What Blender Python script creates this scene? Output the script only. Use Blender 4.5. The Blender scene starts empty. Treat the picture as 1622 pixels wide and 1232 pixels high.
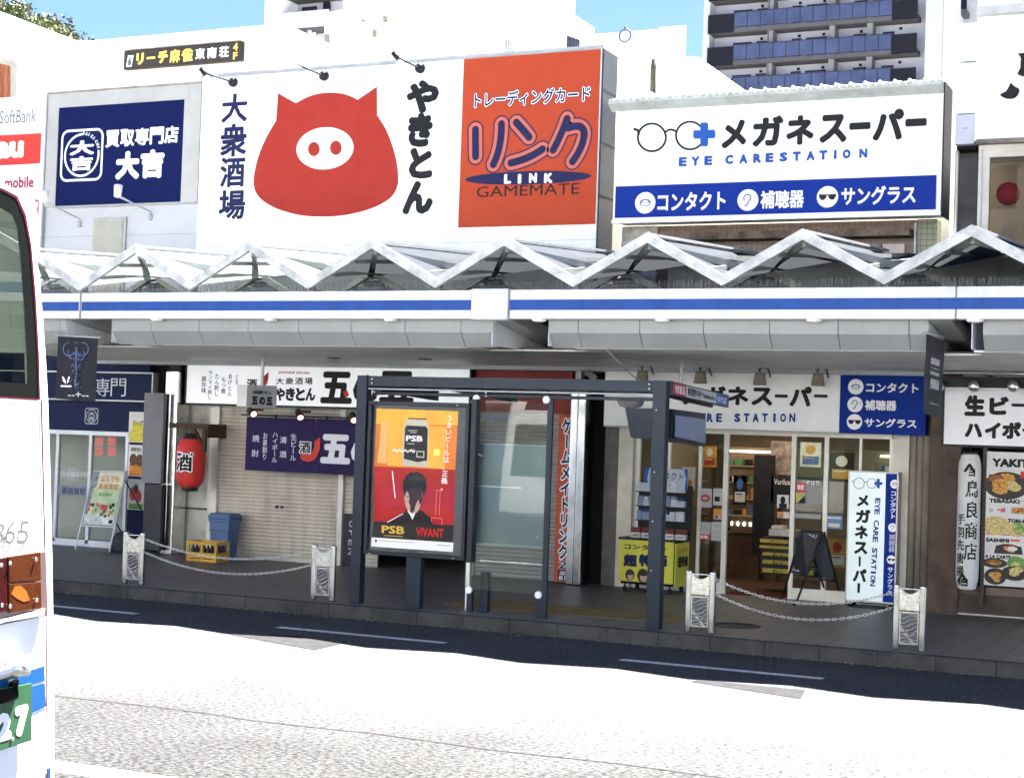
import bpy, bmesh, math, random
from mathutils import Vector, Matrix
S = bpy.context.scene
COL = S.collection
rnd = random.Random(7)
# ---------------------------------------------------------------- camera
FPX, CX, CY = 2580.0, 811.0, 616.0
EYE = Vector((0, 0, 2.25))
MR = [[0.907435, 0.418825, 0.033882], [0.018638, 0.040435, -0.999008], [-0.41978, 0.907166, 0.028886]]
cam_d = bpy.data.cameras.new('camera')
cam = bpy.data.objects.new('camera', cam_d)
COL.objects.link(cam)
S.camera = cam
cam_d.sensor_fit = 'HORIZONTAL'
cam_d.sensor_width = 36.0
cam_d.lens = FPX / 1622.0 * 36.0
cam_d.clip_start = 0.1
cam_d.clip_end = 3000
_r = Vector(MR[0]); _u = -Vector(MR[1]); _b = -Vector(MR[2])
cam.matrix_world = Matrix(((_r.x, _u.x, _b.x, EYE.x), (_r.y, _u.y, _b.y, EYE.y), (_r.z, _u.z, _b.z, EYE.z), (0, 0, 0, 1)))
# ---------------------------------------------------------------- sky, sun, exposure
SUN_EL, SUN_AZ = math.radians(64.5), math.radians(-11.0)     # azimuth from +Y towards -X
sd = Vector((-math.sin(SUN_AZ) * math.cos(SUN_EL), math.cos(SUN_AZ) * math.cos(SUN_EL), math.sin(SUN_EL)))
W = bpy.data.worlds.new('World'); S.world = W; W.use_nodes = True
nt = W.node_tree
bg = nt.nodes['Background']
sky = nt.nodes.new('ShaderNodeTexSky'); sky.sky_type = 'NISHITA'; sky.sun_disc = False
sky.sun_elevation = SUN_EL; sky.sun_rotation = -SUN_AZ
sky.air_density = 0.2; sky.dust_density = 0.0; sky.ozone_density = 2.0
nt.links.new(sky.outputs[0], bg.inputs[0]); bg.inputs[1].default_value = 0.05
sl = bpy.data.lights.new('sun', 'SUN'); sl.energy = 5.0; sl.angle = math.radians(0.8); sl.color = (1, 0.972, 0.935)
so = bpy.data.objects.new('sun', sl); COL.objects.link(so); so.location = (-10, 30, 60)
so.rotation_euler = sd.to_track_quat('Z', 'Y').to_euler()
S.view_settings.view_transform = 'Standard'; S.view_settings.look = 'None'
S.view_settings.gamma = 1; S.view_settings.exposure = 4.0
S.cycles.max_bounces = 8; S.cycles.transparent_max_bounces = 12
# ---------------------------------------------------------------- helpers
def ray(px, py):
    x, y = (px - CX) / FPX, (py - CY) / FPX
    return Vector((MR[0][0]*x + MR[1][0]*y + MR[2][0], MR[0][1]*x + MR[1][1]*y + MR[2][1], MR[0][2]*x + MR[1][2]*y + MR[2][2]))
def A(px, py, Y):                       # the world point seen at a photo pixel, on the plane at depth Y
    d = ray(px, py); return EYE + d * (Y / d.y)
def AZ(px, py, z):
    d = ray(px, py); return EYE + d * ((z - EYE.z) / d.z)
def AX(px, py, X):
    d = ray(px, py); return EYE + d * (X / d.x)
MATS = {}
def mat(name, col, rough=0.6, metal=0.0, var=0.08, scale=3.0, bump=0.0, spec=0.2, emit=0.0, ecol=None, stretch=None, alpha=1.0):
    if name in MATS: return MATS[name]
    m = bpy.data.materials.new(name); m.use_nodes = True
    t = m.node_tree; p = t.nodes['Principled BSDF']
    p.inputs['Roughness'].default_value = rough; p.inputs['Metallic'].default_value = metal
    p.inputs['Specular IOR Level'].default_value = spec
    c = (col[0], col[1], col[2], 1)
    p.inputs['Base Color'].default_value = c
    if var > 0 or bump > 0:
        tc = t.nodes.new('ShaderNodeTexCoord'); mp = t.nodes.new('ShaderNodeMapping')
        t.links.new(tc.outputs['Object'], mp.inputs[0])
        if stretch: mp.inputs['Scale'].default_value = stretch
        n = t.nodes.new('ShaderNodeTexNoise'); n.inputs['Scale'].default_value = scale; n.inputs['Detail'].default_value = 6
        n.inputs['Roughness'].default_value = 0.65
        t.links.new(mp.outputs[0], n.inputs['Vector'])
        if var > 0:
            mx = t.nodes.new('ShaderNodeMix'); mx.data_type = 'RGBA'
            lo = 1 - var * 2
            mx.inputs[6].default_value = (col[0]*lo, col[1]*lo, col[2]*lo*0.98, 1)
            hi = 1 + var
            mx.inputs[7].default_value = (min(col[0]*hi, .95), min(col[1]*hi, .95), min(col[2]*hi, .95), 1)
            rp = t.nodes.new('ShaderNodeMapRange'); rp.inputs[1].default_value = .3; rp.inputs[2].default_value = .62
            t.links.new(n.outputs[0], rp.inputs[0]); t.links.new(rp.outputs[0], mx.inputs[0])
            t.links.new(mx.outputs[2], p.inputs['Base Color'])
            r2 = t.nodes.new('ShaderNodeMapRange'); r2.inputs[3].default_value = max(0.02, rough - .08); r2.inputs[4].default_value = min(1, rough + .08)
            t.links.new(n.outputs[0], r2.inputs[0]); t.links.new(r2.outputs[0], p.inputs['Roughness'])
        if bump > 0:
            b = t.nodes.new('ShaderNodeBump'); b.inputs['Strength'].default_value = bump; b.inputs['Distance'].default_value = 0.02
            t.links.new(n.outputs[0], b.inputs['Height']); t.links.new(b.outputs[0], p.inputs['Normal'])
    if emit > 0:
        e = ecol or col
        p.inputs['Emission Color'].default_value = (e[0], e[1], e[2], 1); p.inputs['Emission Strength'].default_value = emit
    MATS[name] = m
    return m
def srgb(r, g, b):
    f = lambda v: ((v/255 + .055) / 1.055) ** 2.4 if v > 10 else v / 255 / 12.92
    return (f(r), f(g), f(b))
def glass(name, tint=(.9, .95, .93), fac=0.08, rough=0.0, frost=0.0, ior=1.5):
    if name in MATS: return MATS[name]
    m = bpy.data.materials.new(name); m.use_nodes = True
    t = m.node_tree; t.nodes.clear()
    out = t.nodes.new('ShaderNodeOutputMaterial')
    tr = t.nodes.new('ShaderNodeBsdfTransparent'); tr.inputs[0].default_value = (*tint, 1)
    gl = t.nodes.new('ShaderNodeBsdfGlossy'); gl.inputs['Roughness'].default_value = rough
    fr = t.nodes.new('ShaderNodeFresnel'); fr.inputs[0].default_value = ior
    ad = t.nodes.new('ShaderNodeMath'); ad.operation = 'ADD'; ad.inputs[1].default_value = fac; ad.use_clamp = True
    t.links.new(fr.outputs[0], ad.inputs[0])
    mx = t.nodes.new('ShaderNodeMixShader'); t.links.new(ad.outputs[0], mx.inputs[0])
    t.links.new(tr.outputs[0], mx.inputs[1]); t.links.new(gl.outputs[0], mx.inputs[2])
    last = mx
    if frost > 0:
        df = t.nodes.new('ShaderNodeBsdfDiffuse'); df.inputs[0].default_value = (.75, .82, .84, 1)
        m2 = t.nodes.new('ShaderNodeMixShader'); m2.inputs[0].default_value = frost
        t.links.new(mx.outputs[0], m2.inputs[1]); t.links.new(df.outputs[0], m2.inputs[2]); last = m2
    t.links.new(last.outputs[0], out.inputs[0])
    MATS[name] = m
    return m
WL = {}
def wl(o): return WL.get(o.name, Vector((0, 0, 0))) if o else Vector((0, 0, 0))
def thing(name, label, cat, loc, group=None):
    o = bpy.data.objects.new(name, None); COL.objects.link(o)
    o.location = loc; o.empty_display_size = .2; WL[o.name] = Vector(loc)
    o['label'] = label; o['category'] = cat
    if group: o['group'] = group
    return o
def tag(o, label, cat, group=None):
    o['label'] = label; o['category'] = cat
    if group: o['group'] = group
    return o
_TX = {}
def glyph(s, off):
    k = (s, off)
    if k not in _TX:
        c = bpy.data.curves.new('lettering', 'FONT'); c.body = s; c.size = 1; c.resolution_u = 2; c.fill_mode = 'FRONT'
        o = bpy.data.objects.new('lettering', c); COL.objects.link(o)
        dg = bpy.context.evaluated_depsgraph_get()
        m = bpy.data.meshes.new_from_object(o.evaluated_get(dg))
        bv = [(v.co.x, v.co.y) for v in m.vertices]; bf = [tuple(p.vertices) for p in m.polygons]
        bpy.data.objects.remove(o); bpy.data.curves.remove(c); bpy.data.meshes.remove(m)
        sh = [(0, 0)]
        if off > .004:
            nd = 6 if off < .03 else 10
            sh = [(off*math.cos(2*math.pi*(i + .5)/nd), off*math.sin(2*math.pi*(i + .5)/nd)) for i in range(nd)] + [(0, 0)]
            if off > .07: sh += [(off*.5*math.cos(2*math.pi*i/6), off*.5*math.sin(2*math.pi*i/6)) for i in range(6)]
        V = []; F = []
        for i, (dx, dy) in enumerate(sh):
            F += [tuple(q + len(V) for q in f) for f in bf]; V += [(x + dx, y + dy, .00006*i) for x, y in bv]
        _TX[k] = (V, F)
    return _TX[k]
class B:
    def __init__(s): s.v = []; s.f = []; s.mi = []; s.ms = []; s.sm = []
    def k(s, m):
        if m not in s.ms: s.ms.append(m)
        return s.ms.index(m)
    def add(s, vs, fs, m, smooth=False):
        b = len(s.v); i = s.k(m)
        s.v += [tuple(v) for v in vs]
        for f in fs: s.f.append(tuple(b + q for q in f)); s.mi.append(i); s.sm.append(smooth)
        return s
    def box(s, x0, x1, y0, y1, z0, z1, m):
        x0, x1 = min(x0, x1), max(x0, x1); y0, y1 = min(y0, y1), max(y0, y1); z0, z1 = min(z0, z1), max(z0, z1)
        v = [(x0,y0,z0),(x1,y0,z0),(x1,y1,z0),(x0,y1,z0),(x0,y0,z1),(x1,y0,z1),(x1,y1,z1),(x0,y1,z1)]
        return s.add(v, [(0,3,2,1),(4,5,6,7),(0,1,5,4),(1,2,6,5),(2,3,7,6),(3,0,4,7)], m)
    def hexa(s, a, b, m):               # two quads (front a, back b), same winding
        return s.add(list(a) + list(b), [(0,1,2,3),(7,6,5,4),(0,4,5,1),(1,5,6,2),(2,6,7,3),(3,7,4,0)], m)
    def beam(s, p, q, w, h, m, up=(0, 0, 1)):
        p, q = Vector(p), Vector(q); d = (q - p).normalized(); u = Vector(up)
        if abs(d.dot(u)) > .99: u = Vector((0, 1, 0))
        r = d.cross(u).normalized(); u = r.cross(d)
        c = [(-w/2,-h/2),(w/2,-h/2),(w/2,h/2),(-w/2,h/2)]
        return s.hexa([p + r*a + u*b for a, b in c], [q + r*a + u*b for a, b in c], m)
    def poly(s, pts, m): return s.add(pts, [tuple(range(len(pts)))], m)
    def prism(s, pts, off, m):          # polygon in space + extrusion vector
        n = len(pts); off = Vector(off); P = [Vector(p) for p in pts]
        fs = [tuple(range(n)), tuple(range(2*n - 1, n - 1, -1))] + [((i+1) % n, i, n + i, n + (i+1) % n) for i in range(n)]
        return s.add(P + [p + off for p in P], fs, m)
    def tube(s, pts, r, m, n=8, cap=True):
        P = [Vector(p) for p in pts]; R = r if isinstance(r, (list, tuple)) else [r]*len(P)
        vs = []; fs = []; pu = None
        for i, p in enumerate(P):
            d = (P[min(i+1, len(P)-1)] - P[max(i-1, 0)]).normalized()
            u = pu if pu is not None else (Vector((0,0,1)) if abs(d.z) < .9 else Vector((1,0,0)))
            a = d.cross(u); a = a.normalized() if a.length > 1e-5 else d.orthogonal().normalized()
            u = a.cross(d); pu = u
            for j in range(n):
                t = 2*math.pi*j/n; vs.append(p + (a*math.cos(t) + u*math.sin(t))*R[i])
        for i in range(len(P)-1):
            for j in range(n): fs.append((i*n+j, i*n+(j+1) % n, (i+1)*n+(j+1) % n, (i+1)*n+j))
        b0 = len(s.v); s.add(vs, fs, m, True)
        if cap:
            for f in (tuple(range(n))[::-1], tuple((len(P)-1)*n + j for j in range(n))): s.f.append(tuple(b0 + q for q in f)); s.mi.append(s.k(m)); s.sm.append(False)
        return s
    def lathe(s, c, prof, m, n=20, axis='z', smooth=True):
        vs = []; fs = []
        for (r, h) in prof:
            for j in range(n):
                t = 2*math.pi*j/n; a, b = r*math.cos(t), r*math.sin(t)
                vs.append((c[0]+a, c[1]+b, c[2]+h) if axis == 'z' else ((c[0]+a, c[1]+h, c[2]+b) if axis == 'y' else (c[0]+h, c[1]+a, c[2]+b)))
        for i in range(len(prof)-1):
            for j in range(n): fs.append((i*n+j, i*n+(j+1) % n, (i+1)*n+(j+1) % n, (i+1)*n+j))
        b0 = len(s.v); s.add(vs, fs, m, smooth)
        for f in (tuple(range(n))[::-1], tuple((len(prof)-1)*n+j for j in range(n))): s.f.append(tuple(b0 + q for q in f)); s.mi.append(s.k(m)); s.sm.append(False)
        return s
    def disc(s, c, rx, rz, m, n=28, inner=None):      # ellipse facing -Y
        if inner:
            vs = []
            for q in (1, inner):
                vs += [(c[0]+rx*q*math.cos(2*math.pi*j/n), c[1], c[2]+rz*q*math.sin(2*math.pi*j/n)) for j in range(n)]
            return s.add(vs, [(j, (j+1) % n, n+(j+1) % n, n+j) for j in range(n)], m)
        return s.poly([(c[0]+rx*math.cos(2*math.pi*j/n), c[1], c[2]+rz*math.sin(2*math.pi*j/n)) for j in range(n)], m)
    # lettering -------------------------------------------------------
    def text(s, t, o, u, v, m, off=0.0, fit=True):   # glyph bbox mapped on o + a*u + b*v
        vs, fs = glyph(t, off)
        if not vs: return s
        if fit:
            x0, x1 = min(q[0] for q in vs), max(q[0] for q in vs); y0, y1 = min(q[1] for q in vs), max(q[1] for q in vs)
        else: x0, x1, y0, y1 = 0, 1, -.12, .88
        o, u, v = Vector(o), Vector(u), Vector(v)
        nn = u.cross(v).normalized()
        return s.add([o + u*((a-x0)/max(x1-x0, 1e-6)) + v*((b-y0)/max(y1-y0, 1e-6)) + nn*d for a, b, d in vs], fs, m)
    def tpx(s, t, x0, y0, x1, y1, Y, m, off=0.02, ref=None):     # bbox in photo pixels on the plane Y
        a = A(x0, y0, Y); c = A(x1, y1, Y)
        return s.text(t, (a.x, Y, c.z), (c.x - a.x, 0, 0), (0, 0, a.z - c.z), m, off)
    def vert(s, t, x0, y0, x1, y1, Y, m, off=0.015, lat=False, fill=1.0):   # a column of characters; box in pixels
        a = A((x0+x1)/2, y0, Y); c = A((x0+x1)/2, y1, Y); w = A(x1, (y0+y1)/2, Y).x - A(x0, (y0+y1)/2, Y).x
        n = len(t); h = (a.z - c.z) / n
        for i, ch in enumerate(t):
            zt = a.z - i*h; o = Vector((a.x - w/2, Y, zt - h)); u = Vector((w, 0, 0)); v = Vector((0, 0, h))
            if ch == ' ': continue
            if ch in 'ー〜' or lat:
                gv, gf = glyph(ch, off)
                if lat:
                    gx0, gx1 = 0, max(q[0] for q in gv)
                    s.add([(o.x + w*((b+.02)/.74), Y - d, zt - h*(.12 + .76*(a_/max(gx1, .35)))) for a_, b, d in gv], gf, m)
                else: s.add([(o.x + w*(.12+b), Y - d, zt - h*a_) for a_, b, d in gv], gf, m)
            else: s.text(ch, o, u, v, m, off, fit=False)
        return s
    def strokepx(s, pts, w, Y, m, cap=True):        # round-ended thick stroke on the plane Y (pixels)
        P = [A(x, y, Y) for x, y in pts]; k = A(pts[0][0]+10, pts[0][1], Y).x - P[0].x; r = abs(k)*w/20
        out = []
        N = len(P); L = []; Rr = []
        for i, p in enumerate(P):
            d = (P[min(i+1, N-1)] - P[max(i-1, 0)]); d = Vector((d.x, 0, d.z)).normalized(); n = Vector((-d.z, 0, d.x))
            L.append(p + n*r); Rr.append(p - n*r)
        vs = L + Rr[::-1]
        s.add(L + Rr, [(i, N+i, N+i+1, i+1) for i in range(N-1)], m)
        if cap:
            s.disc((P[0].x, Y - .0001, P[0].z), r, r, m, 16); s.disc((P[-1].x, Y - .0002, P[-1].z), r, r, m, 16)
        return s
    def ppx(s, pts, Y, m): return s.poly([A(x, y, Y) for x, y in pts], m)
    def rpx(s, x0, y0, x1, y1, Y, m):               # upright rectangle from two pixel corners
        a = A(x0, y0, Y); c = A(x1, y1, Y)
        return s.poly([(a.x, Y, c.z), (c.x, Y, c.z), (c.x, Y, a.z), (a.x, Y, a.z)], m)
    def bpx(s, x0, y0, x1, y1, Y0, Y1, m):          # box whose front face is at Y0
        a = A(x0, y0, Y0); c = A(x1, y1, Y0)
        return s.box(a.x, c.x, Y0, Y1, c.z, a.z, m)
    # -----------------------------------------------------------------
    def obj(s, name, parent=None, loc=None, bevel=0, kind=None, seg=2, recalc=True):
        me = bpy.data.meshes.new(name)
        if loc is None and parent is None:
            xs = [v[0] for v in s.v]; ys = [v[1] for v in s.v]; zs = [v[2] for v in s.v]
            loc = ((min(xs)+max(xs))/2, (min(ys)+max(ys))/2, min(zs))
        base = wl(parent) if parent else Vector(loc)
        me.from_pydata([(v[0]-base.x, v[1]-base.y, v[2]-base.z) for v in s.v], [], s.f)
        for m in s.ms: me.materials.append(m)
        for p, i, q in zip(me.polygons, s.mi, s.sm): p.material_index = i; p.use_smooth = q
        if recalc:
            bm = bmesh.new(); bm.from_mesh(me); bmesh.ops.recalc_face_normals(bm, faces=bm.faces); bm.to_mesh(me); bm.free()
        me.update()
        o = bpy.data.objects.new(name, me); COL.objects.link(o)
        if parent: o.parent = parent; WL[o.name] = base
        else: o.location = base; WL[o.name] = base
        if kind: o['kind'] = kind
        if bevel:
            bv = o.modifiers.new('bevel', 'BEVEL'); bv.width = bevel; bv.segments = seg; bv.limit_method = 'ANGLE'; bv.angle_limit = math.radians(40)
        return o
def copy_tree(o, off, parent=None, first=True):
    c = o.copy(); COL.objects.link(c)
    if first: c.location = o.location + Vector(off)
    else: c.parent = parent
    for ch in list(o.children): copy_tree(ch, off, c, False)
    return c
# ---------------------------------------------------------------- materials
WHITE = mat('white_panel', (.80, .81, .80), .5, var=.05, scale=1.4, stretch=(3, 3, .4))
SIGNW = mat('sign_white', (.82, .83, .82), .4, var=.035, scale=1.2, stretch=(3, 3, .35))
CREAM = mat('cream_wall', (.50, .475, .42), .8, var=.06, scale=.8, bump=.1)
INK = mat('black_ink', (.007, .007, .008), .5, var=0)
NAVY = mat('navy_ink', (.008, .009, .06), .5, var=.05)
WINK = mat('white_ink', (.85, .85, .85), .5, var=0)
YINK = mat('yellow_ink', (.85, .55, .05), .5, var=0)
BLUE = mat('blue_ink', (.012, .085, .36), .5, var=.03)
PANELB = mat('blue_panel', (.007, .030, .24), .5, var=.04, spec=.06)
RED = mat('red_ink', (.45, .035, .022), .5, var=.03)
ORANGE = mat('orange_panel', (.66, .12, .045), .5, var=.04)
SALMON = mat('salmon_ink', (.50, .13, .085), .5, var=0)
STEEL = mat('polished_steel', (.66, .66, .64), .2, 1.0, var=.08, scale=9)
STEELB = mat('brushed_steel', (.62, .62, .6), .3, 1.0, var=.06, scale=14)
GREY = mat('grey_metal', (.36, .37, .38), .5, .3, var=.07)
DGREY = mat('shelter_paint', (.018, .024, .036), .38, .2, var=.08, scale=5)
BLACK = mat('black_metal', (.018, .018, .02), .45, var=.1)
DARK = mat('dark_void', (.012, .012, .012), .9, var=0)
# ---------------------------------------------------------------- ground, road, pavement
def road_mat():
    m = bpy.data.materials.new('asphalt'); m.use_nodes = True; t = m.node_tree; p = t.nodes['Principled BSDF']
    tc = t.nodes.new('ShaderNodeTexCoord')
    n1 = t.nodes.new('ShaderNodeTexNoise'); n1.inputs['Scale'].default_value = 38; n1.inputs['Detail'].default_value = 8; n1.inputs['Roughness'].default_value = .75
    mpg = t.nodes.new('ShaderNodeMapping'); mpg.inputs['Scale'].default_value = (.55, 1, 1)
    t.links.new(tc.outputs['Object'], mpg.inputs[0])
    n2 = t.nodes.new('ShaderNodeTexNoise'); n2.inputs['Scale'].default_value = .7; n2.inputs['Detail'].default_value = 5
    v = t.nodes.new('ShaderNodeTexVoronoi'); v.inputs['Scale'].default_value = 45
    for q in (n1, v): t.links.new(mpg.outputs[0], q.inputs['Vector'])
    t.links.new(tc.outputs['Object'], n2.inputs['Vector'])
    sx = t.nodes.new('ShaderNodeSeparateXYZ'); t.links.new(tc.outputs['Object'], sx.inputs[0])
    st = t.nodes.new('ShaderNodeMapRange'); st.inputs[1].default_value = 13.2; st.inputs[2].default_value = 9.6     # the lane nearer the middle is older and coarser
    wv = t.nodes.new('ShaderNodeMath'); wv.operation = 'MULTIPLY_ADD'; wv.inputs[1].default_value = 3.0; wv.inputs[2].default_value = -1.5
    n3 = t.nodes.new('ShaderNodeTexNoise'); n3.inputs['Scale'].default_value = .9; n3.inputs['Detail'].default_value = 7; t.links.new(tc.outputs['Object'], n3.inputs['Vector']); t.links.new(n3.outputs[0], wv.inputs[0])
    yy_ = t.nodes.new('ShaderNodeMath'); yy_.operation = 'ADD'; t.links.new(sx.outputs[1], yy_.inputs[0]); t.links.new(wv.outputs[0], yy_.inputs[1])
    t.links.new(yy_.outputs[0], st.inputs[0])
    r1 = t.nodes.new('ShaderNodeValToRGB'); r1.color_ramp.elements[0].position = .405; r1.color_ramp.elements[0].color = (.018, .018, .019, 1)
    r1.color_ramp.elements[1].position = .53; r1.color_ramp.elements[1].color = (.085, .085, .085, 1)
    r2 = t.nodes.new('ShaderNodeValToRGB'); r2.color_ramp.elements[0].position = .42; r2.color_ramp.elements[0].color = (.006, .006, .006, 1)
    r2.color_ramp.elements[1].position = .60; r2.color_ramp.elements[1].color = (.060, .060, .060, 1)
    t.links.new(n1.outputs[0], r1.inputs[0]); t.links.new(n1.outputs[0], r2.inputs[0])
    mx = t.nodes.new('ShaderNodeMix'); mx.data_type = 'RGBA'
    t.links.new(st.outputs[0], mx.inputs[0]); t.links.new(r1.outputs[0], mx.inputs[6]); t.links.new(r2.outputs[0], mx.inputs[7])
    mr = t.nodes.new('ShaderNodeMapRange'); mr.inputs[1].default_value = .3; mr.inputs[2].default_value = .7; mr.inputs[3].default_value = .82; mr.inputs[4].default_value = 1.1
    t.links.new(n2.outputs[0], mr.inputs[0])
    ml = t.nodes.new('ShaderNodeMix'); ml.data_type = 'RGBA'; ml.blend_type = 'MULTIPLY'; ml.inputs[0].default_value = 1
    t.links.new(mx.outputs[2], ml.inputs[6]); t.links.new(mr.outputs[0], ml.inputs[7])
    t.links.new(ml.outputs[2], p.inputs['Base Color'])
    p.inputs['Roughness'].default_value = .8; p.inputs['Specular IOR Level'].default_value = .03
    b = t.nodes.new('ShaderNodeBump'); b.inputs['Strength'].default_value = .6; b.inputs['Distance'].default_value = .012
    t.links.new(n1.outputs[0], b.inputs['Height']); t.links.new(b.outputs[0], p.inputs['Normal'])
    return m
def tile_mat():
    m = bpy.data.materials.new('paving_tiles'); m.use_nodes = True; t = m.node_tree; p = t.nodes['Principled BSDF']
    tc = t.nodes.new('ShaderNodeTexCoord'); br = t.nodes.new('ShaderNodeTexBrick')
    br.offset = 0; br.inputs['Scale'].default_value = 1; br.inputs['Mortar Size'].default_value = .008; br.inputs['Mortar Smooth'].default_value = .2
    br.inputs['Brick Width'].default_value = .3; br.inputs['Row Height'].default_value = .3; br.inputs['Bias'].default_value = 0
    br.inputs['Color1'].default_value = (.095, .09, .09, 1); br.inputs['Color2'].default_value = (.13, .12, .112, 1); br.inputs['Mortar'].default_value = (.025, .024, .028, 1)
    t.links.new(tc.outputs['Object'], br.inputs['Vector'])
    n = t.nodes.new('ShaderNodeTexNoise'); n.inputs['Scale'].default_value = 1.4; n.inputs['Detail'].default_value = 7
    t.links.new(tc.outputs['Object'], n.inputs['Vector'])
    mr = t.nodes.new('ShaderNodeMapRange'); mr.inputs[1].default_value = .3; mr.inputs[2].default_value = .7; mr.inputs[3].default_value = .7; mr.inputs[4].default_value = 1.25
    t.links.new(n.outputs[0], mr.inputs[0])
    ml = t.nodes.new('ShaderNodeMix'); ml.data_type = 'RGBA'; ml.blend_type = 'MULTIPLY'; ml.inputs[0].default_value = 1
    t.links.new(br.outputs[0], ml.inputs[6]); t.links.new(mr.outputs[0], ml.inputs[7]); t.links.new(ml.outputs[2], p.inputs['Base Color'])
    r = t.nodes.new('ShaderNodeMapRange'); r.inputs[3].default_value = .38; r.inputs[4].default_value = .62
    t.links.new(n.outputs[0], r.inputs[0]); t.links.new(r.outputs[0], p.inputs['Roughness'])
    b = t.nodes.new('ShaderNodeBump'); b.inputs['Strength'].default_value = .5; b.inputs['Distance'].default_value = .004; b.invert = True
    t.links.new(br.outputs['Fac'], b.inputs['Height']); t.links.new(b.outputs[0], p.inputs['Normal'])
    return m
ROADM, TILEM = road_mat(), tile_mat()
YK = 17.0
b = B(); b.poly([(-1500, -1500, -.03), (1500, -1500, -.03), (1500, 1500, -.03), (-1500, 1500, -.03)], mat('far_ground', (.2, .2, .2), .9, scale=.05)); b.obj('ground', loc=(0, 0, 0), kind='structure')
b = B(); b.poly([(-120, -9, 0), (120, -9, 0), (120, YK, 0), (-120, YK, 0)], ROADM); b.obj('road', loc=(0, 0, 0), kind='structure')
KERB = mat('kerb_stone', (.055, .053, .05), .8, var=.25, scale=2.5, bump=.3)
b = B()
x = -60.0
while x < 40:
    b.box(x, x + .598, YK, YK + .16, -.02, .15, KERB); x += .6
b.obj('kerb', loc=(0, 0, 0), kind='structure', bevel=.012)
b = B(); b.poly([(-60, YK + .162, .148), (40, YK + .162, .148), (40, 22.6, .148), (-60, 22.6, .148)], TILEM); b.obj('pavement', loc=(0, 0, 0), kind='structure')
LINEM = mat('road_paint', (.50, .50, .50), .6, var=.25, scale=14)
for px0, py0, px1, py1 in ((60, 958, 217, 972), (440, 993.5, 710, 1017.5), (985, 1044, 1303, 1075.5)):
    a, c = AZ(px0, py0, 0), AZ(px1, py1, 0); y = 15.72
    bb = B().poly([(a.x, y - .07, .004), (c.x, y - .07, .004), (c.x, y + .07, .004), (a.x, y + .07, .004)], LINEM); bb.obj('lane_line', loc=(a.x, y, .004), kind='structure')
b = B().poly([(-30, 8.35, .004), (-5.9, 8.35, .004), (-5.9, 8.62, .004), (-30, 8.62, .004)], mat('road_paint_bright', (.75, .75, .75), .6, var=.1, scale=9)); b.obj('centre_line', loc=(-8, 8.5, .004), kind='structure')
PATCH = mat('asphalt_repair', (.026, .026, .027), .9, var=.12, scale=6, spec=0)
for pts in (((1093, 1079), (1108, 1076), (1276, 1092), (1268, 1106)), ((360, 1004), (470, 1006), (545, 1018), (498, 1029))):
    P = [AZ(x, y, .004) for x, y in pts]; B().poly(P, PATCH).obj('asphalt_patch', loc=P[0], kind='structure')
b = B()
P = [(-12 + k*.5, 10.66 + .03*math.sin(k*1.7) + rnd.uniform(-.015, .015)) for k in range(40)]
for (xa_, ya_), (xb_, yb_) in zip(P, P[1:]): b.poly([(xa_, ya_ - .012, .003), (xb_, yb_ - .012, .003), (xb_, yb_ + .012, .003), (xa_, ya_ + .012, .003)], PATCH)
b.obj('asphalt_seam', loc=(-8, 10.66, 0), kind='structure')
b = B(); DEB = [mat('litter_pale', (.30, .28, .24), .9, var=.2), mat('litter_brown', (.10, .07, .04), .9, var=.2)]
for k in range(420):
    x_, y_ = rnd.uniform(-14.5, -1.5), YK - .02 - abs(rnd.gauss(0, .10)); s_ = rnd.uniform(.006, .02); a_ = rnd.uniform(0, 6.3)
    b.poly([(x_ + s_*math.cos(a_ + t)*q_, y_ + s_*math.sin(a_ + t)*q_, .006 + rnd.uniform(0, .012)) for t, q_ in ((0, 1), (1.4, .6), (3.1, 1), (4.6, .7))], DEB[0] if rnd.random() < .55 else DEB[1])
b.obj('gutter_litter', loc=(-8, YK, 0), kind='stuff', recalc=False)
TAC = mat('tactile_yellow', (.20, .15, .06), .7, var=.2, scale=6)
b = B()
a = AZ(905, 985, .152)
xx = [-9.15, -6.35]
x = xx[0]
while x < xx[1]:
    for y in (18.0, 18.31, 18.62): b.box(x, x + .296, y, y + .296, .146, .153, TAC)
    x += .302
b.obj('tactile_paving', loc=(-8, 18, .146), kind='structure')
MANH = mat('iron_cover', (.05, .05, .055), .6, .4, var=.2, scale=20)
c = AZ(1164, 990, .152); b = B().lathe((c.x, c.y, .146), [(.30, 0), (.30, .008), (.27, .008), (.27, .005), (.02, .005)], MANH, 28); tag(b.obj('manhole_cover'), 'dark round iron cover set in the pavement behind the chains by the eyewear shop', 'manhole cover')
# ---------------------------------------------------------------- arcade canopy
can = thing('arcade_canopy', 'long white pavement canopy with blue stripe and row of folded gable roofs', 'canopy', (-8, YK, 3.6))
X0, X1 = -17.6, 2.6
FAS = mat('fascia_white', (.60, .61, .62), .4, var=.08, scale=1.6, stretch=(2.5, 2.5, .6))
STR = mat('fascia_blue', (.022, .070, .27), .4, var=.09, scale=2.2, stretch=(2.5, 2.5, .5), spec=.08)
zt, zb = 3.935, 3.60
b = B()
for xa, xb in ((X0, -14.17), (-14.14, -8.43), (-7.93, -2.9), (-2.885, X1)):
    b.box(xa, xb, YK, YK + .14, zb, zt, FAS)
b.box(X0, X1, YK + .003, YK + .139, zb + .002, zt - .002, mat('fascia_joint', (.2, .2, .2), .7))
b.obj('fascia', can, bevel=.008)
b = B().box(-8.415, -7.945, YK - .035, YK + .15, zb - .012, zt + .012, FAS); b.obj('fascia_box', can, bevel=.01)
b = B()
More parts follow.
